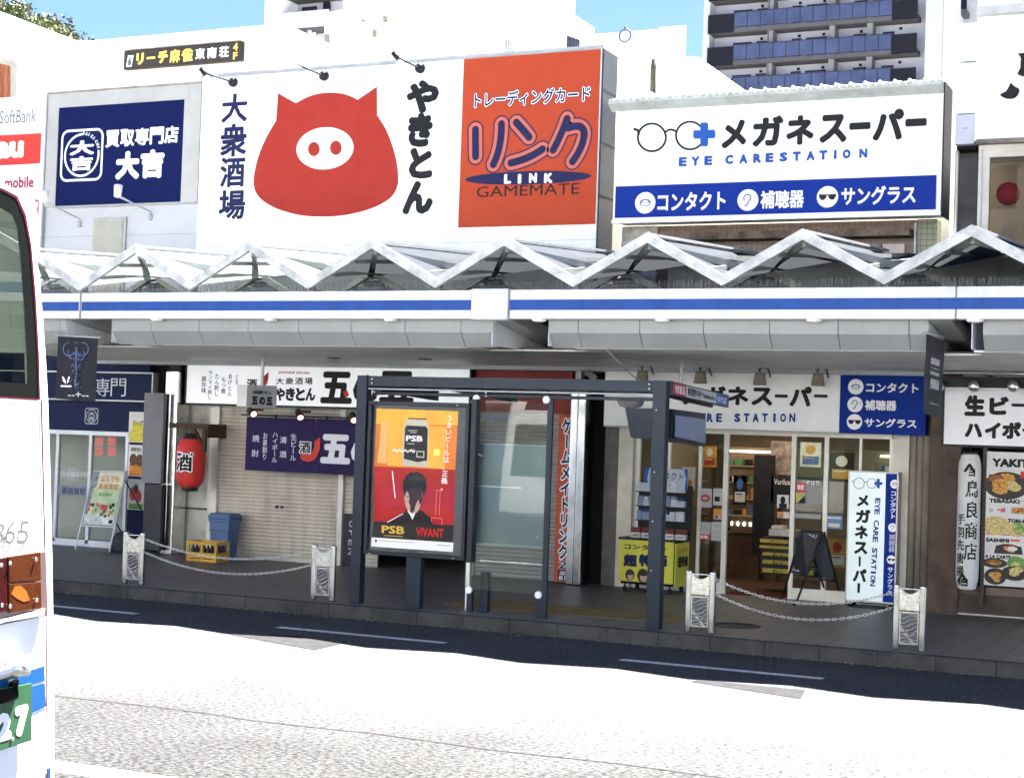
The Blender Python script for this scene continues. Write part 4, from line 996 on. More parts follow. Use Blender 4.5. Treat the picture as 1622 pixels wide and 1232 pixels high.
hh = (zz0 - zz1)/n
for i, ch in enumerate(word):
    zt_ = zz0 - i*hh
    for off, m, k in ((.13, WINK, 0), (.03, NAVY, 1)):
        if ch == 'ー':
            gv, gf = glyph(ch, off); l.add([(xc_ - wl_/2 + wl_*(.12 + q_), y - .001*k - d_, zt_ - hh*p_) for p_, q_, d_ in gv], gf, m)
        else: l.text(ch, (xc_ - wl_/2, y - .001*k, zt_ - hh), (wl_, 0, 0), (0, 0, hh), m, off, fit=False)
l.text('２', (xc_ - .07, y, c.z + .19), (.14, 0, 0), (0, 0, .12), WINK, .1); l.text('２', (xc_ - .06, y - .001, c.z + .195), (.12, 0, 0), (0, 0, .11), NAVY, .03)
l.poly([(xc_ - .07, y, c.z + .02), (xc_ + .07, y, c.z + .02), (xc_ + .07, y, c.z + .17), (xc_ - .07, y, c.z + .17)], NAVY)
l.text('店', (xc_ - .05, y - .001, c.z + .1), (.1, 0, 0), (0, 0, .06), WINK, .03); l.text('B1', (xc_ - .05, y - .001, c.z + .03), (.1, 0, 0), (0, 0, .06), WINK, .03)
l.obj('lettering', o)
# ---- 4. eyewear shop
G4 = thing('eyewear_shop', 'building with white and blue eyewear shop open to the pavement under a tiled storey', 'building', (-6.5, 22, .15))
zh = sz(1200, 689); YI = 25.2
xl, xr = sx(1008, 750), sx(1412, 750)
b = B()
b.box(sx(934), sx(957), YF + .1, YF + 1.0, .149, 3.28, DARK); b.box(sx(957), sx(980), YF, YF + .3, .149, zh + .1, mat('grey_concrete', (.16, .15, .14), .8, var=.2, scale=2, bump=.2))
b.box(sx(980), sx(1003), YF - .03, YF + .2, .149, zh + .1, BEIGE); b.box(sx(1003), sx(1008), YF + .01, YF + .12, .149, zh + .1, ALU)
b.box(sx(1414), sx(1440), YF - .03, YF + .2, .149, zh + .1, BEIGE); b.box(sx(1440), sx(1480), YF + .02, YF + .2, .149, 3.3, mat('pipe_recess', (.12, .11, .095), .8, var=.2))
b.box(sx(957), sx(1466), YF + .04, YF + .2, zh + .06, 3.3, BEIGE); b.obj('front_wall', G4)
b = B()
for px, r_ in ((1447, .05), (1458, .045), (1469, .055)): b.tube([(sx(px), YF - .03, .15), (sx(px), YF - .03, 3.2)], r_, mat('drain_pipe', (.26, .23, .19), .6, var=.2, stretch=(1, 1, .3)), 12)
b.obj('drain_pipe', G4)
b = B(); DF = mat('door_frame_pale', (.66, .64, .57), .4, .2, var=.06)
b.box(xl, xr, YF - .01, YF + .08, zh, zh + .07, DF)
for px, w_ in ((1010, .05), (1059, .04), (1108, .045), (1149, .07), (1256, .06), (1308, .06), (1362, .035), (1411, .05)):
    x_ = sx(px, 760); b.box(x_ - w_/2, x_ + w_/2, YF, YF + .06, .149, zh, DF)
for p0, p1 in ((1010, 1149), (1256, 1411)):
    b.box(sx(p0), sx(p1), YF + .004, YF + .056, .149, .30, DF)
b.obj('door_frame', G4)
b = B()
for p0, p1 in ((1010, 1149), (1256, 1411)): b.box(sx(p0), sx(p1), YF + .03, YF + .036, .3, zh, SGLASS)
b.obj('door_glass', G4)
WARM = mat('interior_wall', (.22, .17, .12), .7, var=.12, scale=1.5); DBR = mat('interior_brown', (.09, .05, .03), .6, var=.2, scale=2)
b = B()
b.box(xl - .5, xr + .6, YI, YI + .1, .149, 3.0, WARM); b.box(xl - .1, xl, YF + .2, YI, .149, 3.0, WARM); b.box(xr + .55, xr + .65, YF + .2, YI, .149, 3.0, WARM)
b.box(xl - .5, xr + .6, YF + .1, YI, 2.55, 2.65, mat('interior_ceiling', (.3, .27, .23), .8)); b.box(xl - .5, xr + .6, YF + .06, YI, .13, .153, DBR)
b.box(sx(1155), sx(1255), YF + .03, YF + .5, .15, .162, mat('door_mat', (.09, .012, .015), .9, var=.2, scale=30)); b.obj('interior', G4)
b = B(); SH = mat('shop_shelf', (.16, .11, .07), .5, var=.15)
for x0_, x1_ in ((-9.0, -8.0), (-7.8, -6.9), (-5.4, -4.4)):
    b = B().box(x0_, x1_, YI - .25, YI - .01, .15, 2.2, SH)
    for k in range(5): b.box(x0_ + .05, x1_ - .05, YI - .30, YI - .251, .85 + k*.26, .87 + k*.26, mat('shelf_edge', (.35, .27, .17), .5))
    b.obj('display_shelf', G4)
BULB = mat('shop_bulb', (1, .95, .85), .4, emit=.5, ecol=(1, .9, .72), var=0)
b = B()
for k in range(14): 
    x_ = -8.6 + (k % 7)*.62 + rnd.uniform(-.1, .1); y_ = 23.2 + (k // 7)*1.1; b.lathe((x_, y_, 2.50), [(.03, .0), (.035, .03), (.02, .05)], BULB, 10)
b.obj('ceiling_bulb', G4)
LT = bpy.data.lights.new('shop_light', 'AREA'); LT.energy = 2.2; LT.color = (1, .82, .6); LT.size = 2.6; LT.size_y = 1.5; LT.shape = 'RECTANGLE'
lo = bpy.data.objects.new('shop_light', LT); COL.objects.link(lo); lo.location = (-6.6, 23.8, 2.5)
# interior pieces seen through the door
b = B(); b.bpx(1221, 698, 1253, 752, 24.4, 24.43, mat('picture_print', (.25, .2, .17), .5, var=.5, scale=6))
tag(b.obj('wall_picture'), 'photo print hanging inside the eyewear shop above the white lettering', 'picture')
b = B(); y = 24.2; b.bpx(1195, 720, 1222, 880, y + .05, y + .12, BLACK); b.bpx(1222, 753, 1300, 800, y + .05, y + .12, BLACK)
b.tpx('Varilux', 1226, 758, 1252, 768, y, WINK, .0); b.tpx('やはり', 1277, 760, 1297, 769, y, WINK, .0); tag(b.obj('display_stand'), 'black display panel with small white lettering inside the eyewear shop', 'display')
YD = mat('drawer_yellow', (.50, .38, .05), .5, var=.06)
r = thing('drawer_unit', 'stack of yellow drawers inside the eyewear shop behind the glass door', 'drawers', A(1240, 912, 23.0))
for j, (py0, py1, x0_, x1_) in enumerate(((853, 861, 1204, 1248), (863, 870, 1203, 1250), (874, 884, 1208, 1288), (886, 897, 1208, 1288), (899, 911, 1208, 1288))):
    b = B().bpx(x0_, py0, x1_, py1, 22.9, 23.4, YD); b.tpx('夏セール', x0_ + 16, py0 + 2.5, x0_ + 32, py1 - 2.5, 22.897, INK, .02); b.obj('drawer', r, bevel=.004)
B().bpx(1206, 850, 1290, 914, 22.96, 23.4, BLACK).obj('frame', r)
b = B().bpx(1218, 838, 1258, 850, 22.9, 23.3, mat('white_boxes', (.55, .53, .5), .6, var=.1)); b.bpx(1222, 832, 1240, 838, 22.95, 23.2, MATS['white_boxes']); tag(b.obj('carton'), 'white cartons lying on top of the yellow drawers in the eyewear shop', 'carton')
b = B().bpx(1157, 832, 1200, 845, 24.6, 25.0, SH); b.bpx(1155, 845, 1200, 940, 24.65, 25.0, DBR)
for k in range(12): b.lathe((A(1159 + k*3.3, 832, 24.7).x, 24.7, A(1159, 832, 24.7).z), [(.012, 0), (.014, .05), (.004, .07)], BULB if k % 3 == 0 else PPAP, 8)
tag(b.obj('display_counter'), 'brown display counter with small goods deep inside the eyewear shop', 'counter')
GOODS = [mat('goods_' + n_, c_, .5, var=.15, scale=12) for n_, c_ in (('red', (.4, .04, .03)), ('blue', (.06, .14, .4)), ('white', (.6, .6, .58)), ('amber', (.5, .28, .06)), ('black', (.02, .02, .02)), ('green', (.10, .26, .10)))]
b = B()
for x0_, x1_ in ((-9.0, -8.0), (-7.8, -6.9), (-5.4, -4.4)):
    for k in range(5):
        x_ = x0_ + .08
        while x_ < x1_ - .12:
            w_ = rnd.uniform(.04, .12); b.box(x_, x_ + w_, YI - .30, YI - .252 - rnd.uniform(.0, .02), .872 + k*.26, .872 + k*.26 + rnd.uniform(.04, .16), rnd.choice(GOODS)); x_ += w_ + rnd.uniform(.01, .06)
b.obj('shelf_goods', G4)
b = B()
for x0_ in (-8.9, -7.7, -5.3): b.box(x0_, x0_ + .8, YI - .33, YI - .31, 2.12, 2.15, BULB)
b.obj('shelf_light', G4)
for k, (px0, py0, px1, py1, Yp, cs, lb) in enumerate(((1060, 738, 1100, 776, 24.0, (2, 3, 4), 'tall print with amber band hanging deep behind the lens boxes'), (1114, 706, 1134, 740, 24.3, (3, 0, 2), 'small amber and red print deep behind the glass door by the wagon'), (1162, 752, 1182, 800, 24.9, (4, 2, 1), 'dark print with white strip behind the open doorway'), (1268, 700, 1300, 740, 24.6, (2, 1, 3), 'pale blue print high behind the glass door by the stand sign'), (1314, 716, 1352, 764, 24.5, (4, 3, 2), 'dark print with amber strip behind the pane by the stand sign'), (1312, 852, 1340, 900, 23.1, (3, 2, 0), 'amber display block low behind the pane by the stand sign'))):
    w_, h_ = px1 - px0, py1 - py0
    poster('shop_print', px0, py0, px1, py1, Yp, GOODS[cs[0]], [('r', (px0 + w_*.1, py0 + h_*.55, px1 - w_*.1, py1 - h_*.1), GOODS[cs[1]]), ('e', (px0 + w_*.5, py0 + h_*.3, w_*.25, h_*.18), GOODS[cs[2]]), ('r', (px0 + w_*.15, py0 + h_*.6, px1 - w_*.3, py0 + h_*.66), GOODS[cs[2]])], lb, 'print', 'prints inside the eyewear shop')
# stickers on the panes
Yg = YF + .022
def note(px0, py0, px1, py1, base, sh_, lb): return poster('door_notice', px0, py0, px1, py1, Yg, base, sh_, lb, 'notice', 'notices on the shop door', .003)
NPAP = mat('notice_paper', (.45, .46, .44), .5, var=.06)
note(1107, 773, 1127, 804, NPAP, [('e', (1117, 789, 8, 6), RDP), ('e', (1117, 789, 4, 2.5), NPAP), ('r', (1110, 778, 1124, 780), GREY)], 'white notice with red ring symbol on the glass door by the wagon')
note(1130, 773, 1149, 801, NPAP, [('t', ('お知らせ', 1132, 776, 1147, 781), GREY), ('r', (1132, 786, 1140, 794), INK), ('r', (1141, 786, 1147, 794), GREY)], 'grey printed notice beside the red ring notice on the glass door')
note(1130, 805, 1149, 823, ORG, [('r', (1131, 814, 1148, 823), NPAP), ('e', (1135, 818, 3, 3), RDP), ('e', (1144, 818, 3, 3), RDP), ('t', ('OPEN', 1132, 807, 1147, 812), YEL)], 'orange and white sticker on the glass door by the wagon')
note(1105, 826, 1125, 855, NPAP, [('r', (1105, 845, 1125, 855), RDP), ('t', ('補聴器', 1107, 830, 1123, 842), GREY), ('t', ('試聴', 1109, 847, 1121, 853), WINK)], 'white notice with red foot low on the glass door')
note(1127, 826, 1147, 857, NPAP, [('t', ('営業時間', 1129, 829, 1145, 836), GREY), ('t', ('10:00-19:00', 1129, 840, 1145, 845), GREY), ('r', (1130, 849, 1144, 851), GREY)], 'pale opening hours sheet low on the glass door')
note(1261, 764, 1275, 780, RDP, [('t', ('禁煙', 1263, 767, 1273, 776), WINK)], 'red square sticker on the glass door behind the folding board')
note(1261, 782, 1275, 796, NPAP, [('p', ((1261, 782), (1275, 782), (1261, 796)), YEL), ('p', ((1275, 784), (1275, 796), (1263, 796)), INK)], 'yellow and black diagonal sticker on the glass door behind the folding board')
note(1231, 783, 1249, 805, PPAP, [('e', (1240, 792, 4, 6), INK), ('r', (1234, 797, 1246, 805), INK)], 'black and white portrait card inside the open doorway')
note(1232, 810, 1250, 821, PPAP, [('r', (1233, 811, 1241, 820), ORG)], 'small orange and white card under the portrait card')
note(1308, 815, 1334, 838, mat('blue_card', (.12, .25, .42), .5, var=.1), [('r', (1310, 818, 1332, 822), PPAP), ('r', (1312, 828, 1330, 835), PPAP)], 'pale blue card standing behind the pane by the stand sign')
note(1255, 812, 1300, 822, mat('pale_card', (.3, .32, .3), .5, var=.1), [('t', ('キャンペーン', 1262, 814, 1292, 820), GREY)], 'long pale strip card on the glass door behind the folding board')
# shop sign
YM = 21.70
s4 = B(); a = A(959, 580.5, YM); c = A(1466, 687.5, YM); zt4, zb4 = A(1200, 584.5, YM).z, A(1200, 680.5, YM).z; xm4 = A(1330, 640, YM).x
s4.box(a.x, xm4, YM, YM + .25, zb4, zt4, mat('shop_sign_white', (.82, .82, .80), .45, var=.05, scale=1)); s4.box(xm4 + .003, c.x, YM - .005, YM + .25, zb4 - .01, zt4 + .01, PANELB)
s4.box(a.x, xm4, YM - .006, YM + .2, zb4 - .02, zb4 - .002, ALU)
o = tag(s4.obj('shop_sign', bevel=.004), 'white and blue eyewear sign with round icons directly above the shop entrance', 'sign')
l = B(); y = YM - .009
def Q(x_, y_): return 1100 + x_/2.515, 560 + y_/2.515
for ch, bx in (('メ', (-46, 135, 32, 205)), ('ガ', (38, 128, 124, 206)), ('ネ', (130, 130, 214, 206)), ('ス', (228, 134, 310, 208)), ('ー', (320, 162, 372, 176)), ('パ', (380, 130, 466, 212)), ('ー', (476, 162, 530, 176))):
    l.tpx(ch, *Q(bx[0], bx[1]), *Q(bx[2], bx[3]), y, INK, .05)
LBL = mat('lettering_blue', (.012, .04, .25), .5)
for k, ch in enumerate('EYE CARE STATION'):
    if ch != ' ':
        x0_ = 1256 - (15 - k)*14.5 - .0; l.tpx(ch, x0_ - (5.5 if ch != 'I' else 2), 654.5, x0_ + (3.5 if ch != 'I' else 1.5), 668.5, y, LBL, .05)
def icon(b, px, py, r_, Y, kind, m=WINK, dk=PANELB):
    c = A(px, py, Y); q_ = A(px, py - r_, Y); R_ = q_.z - c.z
    b.disc((c.x, Y, c.z), R_, R_, m, 36)
    y = Y - .0015
    if kind == 0:
        b.disc((c.x, y, c.z), R_*.55, R_*.34, dk, 28, inner=.82); b.disc((c.x, y - .0005, c.z + R_*.1), R_*.48, R_*.16, dk, 28, inner=.72)
    elif kind == 1:
        P = [c + Vector((R_*x_, 0, R_*z_)) for x_, z_ in ((-.35, -.05), (-.4, .25), (-.2, .5), (.1, .5), (.28, .3), (.25, .05), (.05, -.15), (0, -.4), (-.15, -.55), (-.3, -.45))]
        for i in range(len(P)-1): b.hexa(*[[Vector((p.x - R_*.05, Y - .0025, p.z - R_*.05)) for p in (P[i],)] * 4] * 2, dk) if False else b.beam((P[i].x, Y - .0015, P[i].z), (P[i+1].x, Y - .0015, P[i+1].z), .001, R_*.10, dk, up=(P[i+1]-P[i]).cross(Vector((0, 1, 0))))
        for k in (0, 1): 
            for j in range(4):
                t0, t1 = -.5 + .4*j*.6, -.5 + .4*(j+1)*.6; rr = R_*(.25 + .2*k); cc = c + Vector((R_*.28, 0, R_*.25))
                b.beam((cc.x + rr*math.cos(t0), Y - .0015, cc.z + rr*math.sin(t0)), (cc.x + rr*math.cos(t1), Y - .0015, cc.z + rr*math.sin(t1)), .001, R_*.06, dk, up=(0, 0, 1))
    else:
        for sg in (-1, 1):
            b.poly([(c.x + sg*R_*x_, y, c.z + R_*z_) for x_, z_ in ((.05, .22), (.82, .26), (.78, .0), (.6, -.28), (.3, -.28), (.1, -.05))], INK)
        b.poly([(c.x - R_*.1, y - .0005, c.z + R_*.12), (c.x + R_*.1, y - .0005, c.z + R_*.12), (c.x + R_*.1, y - .0005, c.z + R_*.24), (c.x - R_*.1, y - .0005, c.z + R_*.24)], INK)
for k, (px, py) in enumerate(((1355.5, 612.5), (1354.5, 640.5), (1353.5, 668))): icon(l, px, py, 12.3, y, k)
l.tpx('コンタクト', *Q(684, 115), *Q(892, 158), y, WINK, .03); l.tpx('補聴器', *Q(680, 184), *Q(804, 228), y, WINK, .03); l.tpx('サングラス', *Q(678, 256), *Q(884, 298), y, WINK, .03)
l.obj('lettering', o)
# gooseneck lamps over the sign
LMP = mat('lamp_shade', (.20, .17, .13), .5, .2, var=.15, scale=8)
for k, (px, py) in enumerate(((1014, 592), (1106, 594), (1200, 596), (1292, 597))):
    c = A(px + 2, py + 1, YM - .35)
    r = thing('sign_lamp', 'brown gooseneck lamp over the shop sign, ' + ('at its white end by the shelter roof', 'behind the shelter name board', 'above the white face right of the name board', 'over the blue icon panel')[k], 'lamp', c, 'lamps over the eyewear sign')
    b = B().hexa([(c.x - .07, c.y - .06, c.z - .11), (c.x + .10, c.y - .06, c.z - .11), (c.x + .10, c.y + .06, c.z - .11), (c.x - .07, c.y + .06, c.z - .11)], [(c.x - .045, c.y - .04, c.z + .06), (c.x + .075, c.y - .04, c.z + .06), (c.x + .075, c.y + .04, c.z + .06), (c.x - .045, c.y + .04, c.z + .06)], LMP); b.obj('shade', r, bevel=.012)
    b = B().tube([(c.x + .02, c.y, c.z + .05), (c.x + .0, c.y, c.z + .10), (c.x + .05, c.y + .03, c.z + .135), (c.x + .10, c.y + .1, c.z + .11), (c.x + .10, c.y + .2, c.z + .03), (c.x + .06, YM, c.z + .02)], .012, BLACK, 8); b.obj('arm', r)
# lit stand sign
YT = 21.62
a = A(1347, 747.5, YT); d_ = A(1425, 751, YT); c = A(1338, 945, YT)
x0_, x1_ = A(1342, 850, YT).x, A(1421, 850, YT).x; z1_, z0_ = A(1385, 749, YT).z, A(1372, 951, YT).z
r = thing('stand_sign', 'backlit white and blue eyewear stand sign with vertical black lettering by the door', 'sign', ((x0_ + x1_)/2, YT, .15))
xs_2 = x0_ + (x1_ - x0_)*.745
BL_ = mat('stand_lit', (.62, .68, .68), .3, emit=.022, ecol=(.8, .95, .95), var=.05, scale=2)
b = B().box(x0_ + .012, xs_2, YT, YT + .2, z0_, z1_, BL_); b.box(xs_2 + .001, x1_ - .02, YT, YT + .2, z0_, z1_, PANELB); b.obj('light_panel', r)
b = B(); 
for xx0, xx1 in ((x0_ - .005, x0_ + .012), (x1_ - .02, x1_)): b.box(xx0, xx1, YT - .008, YT + .21, z0_ - .01, z1_ + .01, ALU)
b.box(x0_, x1_, YT - .008, YT + .21, z1_, z1_ + .02, ALU); b.box(x0_, x1_, YT - .008, YT + .21, z0_ - .02, z0_, ALU); b.obj('frame', r)
b = B().box(x0_, x1_, YT - .02, YT + .24, .20, z0_ - .02, BLACK)
for x_ in (x0_ + .06, x1_ - .06):
    for y_ in (YT + .02, YT + .2): b.lathe((x_, y_, .15), [(.03, 0), (.035, .03), (.03, .06)], BLACK, 10)
b.obj('base', r)
l = B(); y = YT - .003
def K(x_, y_): return 1330 + x_/4.247, 690 + y_/4.247
for i, (ch, bx) in enumerate((('メ', (118, 395, 195, 478)), ('ガ', (110, 492, 206, 588)), ('ネ', (103, 602, 190, 695)), ('ス', (98, 710, 186, 798)), ('パ', (90, 890, 180, 985)))): l.tpx(ch, *K(bx[0], bx[1]), *K(bx[2], bx[3]), y, INK, .06)
l.ppx([K(*p) for p in ((128, 810), (142, 810), (141, 878), (127, 878))], y, INK); l.ppx([K(*p) for p in ((120, 990), (138, 990), (136, 1055), (118, 1055))], y, INK)
for i, ch in enumerate('EYE CARE STATION'):
    if ch == ' ': continue
    zt_ = A(*K(255, 418 + i*37.2), y).z; hh = .128*.85; xx = A(*K(236 - i*1.3, 600), y).x; w_ = .066
    gv, gf = glyph(ch, .04); gx = max(q[0] for q in gv); gx0 = min(q[0] for q in gv); gx0 -= max(0, .45 - gx + gx0)/2
    l.add([(xx + w_*(q_/.72), y - d_, zt_ - .074*((p_ - gx0)/max(gx - gx0, .45))) for p_, q_, d_ in gv], gf, LBL)
def glasses(l, px, py, s, Y, m, blue):       # two lens rings, bridge, temple tip and a cross
    for k in (0, 1):
        cc = A(px + k*s*1.17, py, Y); R_ = A(px, py - s*.5, Y).z - cc.z; l.disc((cc.x, Y, cc.z), R_*1.0, R_*1.02, m, 40, inner=.90)
    l.strokepx([(px + s*.47, py - s*.08), (px + s*.53, py - s*.15), (px + s*.64, py - s*.15), (px + s*.70, py - s*.08)], s*.055, Y - .0004, m)
    l.strokepx([(px - s*.49, py - s*.12), (px - s*.56, py - s*.20), (px - s*.64, py - s*.2)], s*.07, Y - .0004, m)
    cx_, cy_ = px + s*1.75, py + s*.01; w_ = s*.15; h_ = s*.42
    l.strokepx([(cx_ - h_ + w_*.8, cy_), (cx_ + h_ - w_*.8, cy_)], s*.27, Y - .0008, blue, False); l.strokepx([(cx_, cy_ - h_ - .0), (cx_, cy_ + h_)], s*.27, Y - .0010, blue, False)
    for dx in (-1, 1): l.strokepx([(cx_ + dx*(h_ - w_*.8), cy_ - w_*.5), (cx_ + dx*(h_ - w_*.8), cy_ + w_*.5)], s*.13, Y - .0012, blue)
glasses(l, *K(130, 320), 17.5, y, INK, BLUE)
for k, (x_, y_) in enumerate(((370, 325), (356, 617), (347, 833))): icon(l, *K(x_, y_), 7.0, y, k)
l.vert('コンタクト', *K(340, 368), *K(384, 560), y, WINK, .02); l.vert('補聴器', *K(332, 660), *K(374, 782), y, mat('dim_white', (.42, .45, .55), .5), .02); l.vert('サングラス', *K(322, 880), *K(362, 1078), y, WINK, .02)
l.obj('lettering', r)
# black A-board
r = thing('a_board', 'black folding board with chalk style print standing open before the shop door', 'sign board', AZ(1280, 955, .15))
Yf_, Yb_ = 20.95, 21.55
FTL, FTR = A(1274, 840, 21.25), A(1303, 842, 21.25); FBL, FBR = A(1247, 948, 20.95), A(1262, 958, 20.95)
TLw, TRw = FTL, FTR
p0 = A(1248, 940, 20.85); p1 = A(1262, 957, 20.85)
b = B()
LT_, RT_ = A(1270, 840, 21.2), A(1303, 843, 21.2)
LBo, RBo = AZ(1238, 950, .155), AZ(1260, 958, .155)
LBk, RBk = AZ(1312, 950, .155), AZ(1332, 950, .155)
for p, q_ in ((LT_, LBo), (RT_, RBo), (LT_, RT_), (LBo.lerp(LT_, .42), RBo.lerp(RT_, .42)), (LBo, RBo)): b.tube([p, q_], .015, BLACK, 8)
RT2 = RT_ + Vector((.01, .05, 0)); LT2 = LT_ + Vector((.02, .06, 0))
for p, q_ in ((LT2, LBk), (RT2, RBk), (LBk, RBk), (LBk.lerp(LT2, .3), RBk.lerp(RT2, .3))): b.tube([p, q_], .014, BLACK, 8)
b.obj('frame', r)
u = RT_ - LT_; BLp, BRp = LBo.lerp(LT_, .42), RBo.lerp(RT_, .42)
nrm = u.cross(BLp - LT_).normalized(); nrm = nrm if nrm.y < 0 else -nrm
def pa(s_, t_, k=0): return LT_.lerp(RT_, s_).lerp(BLp.lerp(BRp, s_), t_) + nrm*(.004 + .0015*k)
b = B(); CHK = mat('chalk_black', (.03, .03, .033), .5, var=.2, scale=8); PICT = mat('chalk_picture', (.30, .32, .34), .5, var=.5, scale=9)
b.poly([pa(.04, .02), pa(.96, .02), pa(.96, .98), pa(.04, .98)], CHK); b.poly([pa(.08, .2, 1), pa(.92, .22, 1), pa(.92, .97, 1), pa(.08, .97, 1)], PICT)
for k in range(26):
    s_, t_ = rnd.uniform(.1, .75), rnd.uniform(.25, .88); b.poly([pa(s_, t_, 2 + k*.1), pa(s_ + rnd.uniform(.05, .2), t_ + rnd.uniform(-.04, .04), 2 + k*.1), pa(s_ + rnd.uniform(.05, .2), t_ + .1, 2 + k*.1), pa(s_ - .02, t_ + rnd.uniform(.04, .09), 2 + k*.1)], rnd.choice([CHK, PALE, mat('chalk_dark', (.10, .11, .12), .5), GREY, INK]))
b.poly([pa(.35, .75, 5), pa(.6, .70, 5), pa(.75, .92, 5), pa(.4, .95, 5)], mat('chalk_white', (.6, .65, .7), .5, var=.2))
b.text('MENU', pa(.2, .16, 4), pa(.8, .16, 4) - pa(.2, .16, 4), pa(.2, .06, 4) - pa(.2, .16, 4), PALE, .02); b.obj('front_panel', r)
b = B().prism([LT2.lerp(LBk, .03), RT2.lerp(RBk, .03), RT2.lerp(RBk, .68), LT2.lerp(LBk, .68)], (.004, .008, 0), mat('board_grey', (.09, .095, .11), .5, var=.1)); b.obj('rear_panel', r)
# contact lens promotion wagon
YW = 21.35
r = thing('promotion_wagon', 'rolling display wagon with yellow price panels and racks of lens boxes', 'display wagon', AZ(1030, 930, .15))
b = B(); YPN = mat('panel_yellow', (.56, .54, .07), .5, var=.05)
a = A(981, 855, YW); c = A(1065, 926, YW); zt_, zb_ = A(1022, 856, YW).z, A(1022, 922, YW).z
b.box(a.x, c.x, YW, YW + .03, zb_, zt_, YPN)
sd_ = .62
b.box(c.x + .0, c.x + .02, YW + .06, YW + sd_, zb_ - .05, zt_ - .02, YPN); b.obj('side_panel', r)
l = B(); y = YW - .003
def Kc(x_, y_): return 980 + x_/4.739, 690 + y_/4.739
l.tpx('コンタクト', *Kc(40, 808), *Kc(362, 868), y, INK, .03)
for ch, x_ in (('超', 38), ('特', 152), ('価', 262)): l.tpx(ch, *Kc(x_, 885), *Kc(x_ + 100, 985), y, NAVY, .07)
HAIR = mat('print_hair', (.05, .03, .02), .6, var=.3, scale=20); SKN = mat('print_skin', (.5, .33, .24), .6, var=.1)
for x_, y_, r_ in ((84, 1042, 34), (182, 1050, 42)):
    cc = A(*Kc(x_, y_), y); R_ = r_/4.739/105
    l.disc((cc.x, y, cc.z), R_, R_*1.15, HAIR, 24); l.disc((cc.x + R_*.1, y - .001, cc.z - R_*.25), R_*.62, R_*.75, SKN, 20); l.disc((cc.x + R_*.02, y - .002, cc.z + R_*.35), R_*.66, R_*.42, HAIR, 20)
def side_text(t, y0, y1, z0, z1, m): l.text(t, (c.x + .023, y0, z0), (0, y1 - y0, 0), (0, 0, z1 - z0), m, .05)
side_text('コンタクト', YW + .12, YW + .56, zt_ - .17, zt_ - .08, ORG); side_text('超特価', YW + .14, YW + .56, zt_ - .36, zt_ - .2, INK)
l.obj('lettering', r)
b = B().box(a.x - .01, c.x + .02, YW - .01, YW + sd_, zt_, zt_ + .03, BLACK); b.box(a.x + .02, c.x - .02, YW + .05, YW + sd_ - .03, zb_ - .04, zt_ - .005, DARK)
for x_ in (a.x + .08, c.x - .06):
    for y_ in (YW + .06, YW + sd_ - .06): b.lathe((x_, y_, .15), [(.03, 0), (.035, .03), (.03, .06), (.012, .07), (.012, zb_ - .17)], BLACK, 10)
b.obj('table', r)
YR_ = YW + .28
a2 = A(1005, 774, YR_); c2 = A(1094, 846, YR_)
b = B(); b.box(a2.x + .03, c2.x - .03, YR_ + .1, YR_ + .14, zt_ + .03, A(1050, 768, YR_).z, BLACK)
for k in range(4): 
    z_ = zt_ + .06 + k*.20; b.box(a2.x + .02, c2.x - .02, YR_, YR_ + .1, z_, z_ + .012, BLACK)
b.obj('rack', r)
b = B()
PKG = [mat('lens_box_white', (.5, .52, .54), .5, var=.12), mat('lens_box_blue', (.18, .23, .33), .5, var=.1), mat('lens_box_pale', (.40, .44, .50), .5, var=.1), mat('lens_box_navy', (.03, .05, .15), .5)]
for k in range(1, 4):
    z_ = zt_ + .073 + k*.20; x_ = a2.x + .04
    while x_ < c2.x - .12:
        w_ = rnd.uniform(.06, .13); h_ = rnd.uniform(.08, .17); b.box(x_, x_ + w_, YR_ + .005 + rnd.uniform(0, .03), YR_ + .09, z_, z_ + h_, rnd.choice(PKG[:3] if rnd.random() < .9 else PKG))
        if h_ < .12: b.box(x_ + .01, x_ + w_*.9, YR_ + .01, YR_ + .085, z_ + h_ + .001, z_ + h_ + .04, rnd.choice(PKG))
        x_ += w_ + .004
for k in range(5):
    x_ = a2.x + .02 + k*.165; b.box(x_, x_ + .14, YW + .12, YW + .22, zt_ + .03, zt_ + .10, PPAP); b.box(x_, x_ + .14, YW + .13, YW + .22, zt_ + .101, zt_ + .17, mat('lens_box_red', (.14, .04, .03), .5, var=.2)); b.text('1,980円', (x_ + .015, YW + .117, zt_ + .045), (.11, 0, 0), (0, 0, .035), INK, .03)
b.obj('lens_boxes', r)
b = B(); hz0, hz1 = A(1050, 774, YR_).z, A(1050, 742, YR_).z; hx0, hx1 = A(1019, 760, YR_).x, A(1087, 760, YR_).x
b.box(hx0, hx1, YR_ + .05, YR_ + .07, hz0, hz1, PKG[2]); y = YR_ + .048
b.poly([(hx0, y, hz0), (hx0 + .07, y, hz0), (hx0 + .04, y, (hz0+hz1)/2), (hx0 + .07, y, hz1), (hx0, y, hz1)], BLUE); b.poly([(hx1, y, hz0), (hx1 - .05, y, hz0), (hx1 - .02, y, (hz0+hz1)/2), (hx1 - .05, y, hz1), (hx1, y, hz1)], BLUE)
b.text('コンタクト', (hx0 + .08, y, hz0 + (hz1-hz0)*.42), (hx1 - hx0 - .14, 0, 0), (0, 0, (hz1 - hz0)*.42), INK, 0); b.text('使い捨て', (hx0 + .22, y, hz0 + .03), (.3, 0, 0), (0, 0, .06), GREY, 0)
b.obj('header_card', r)
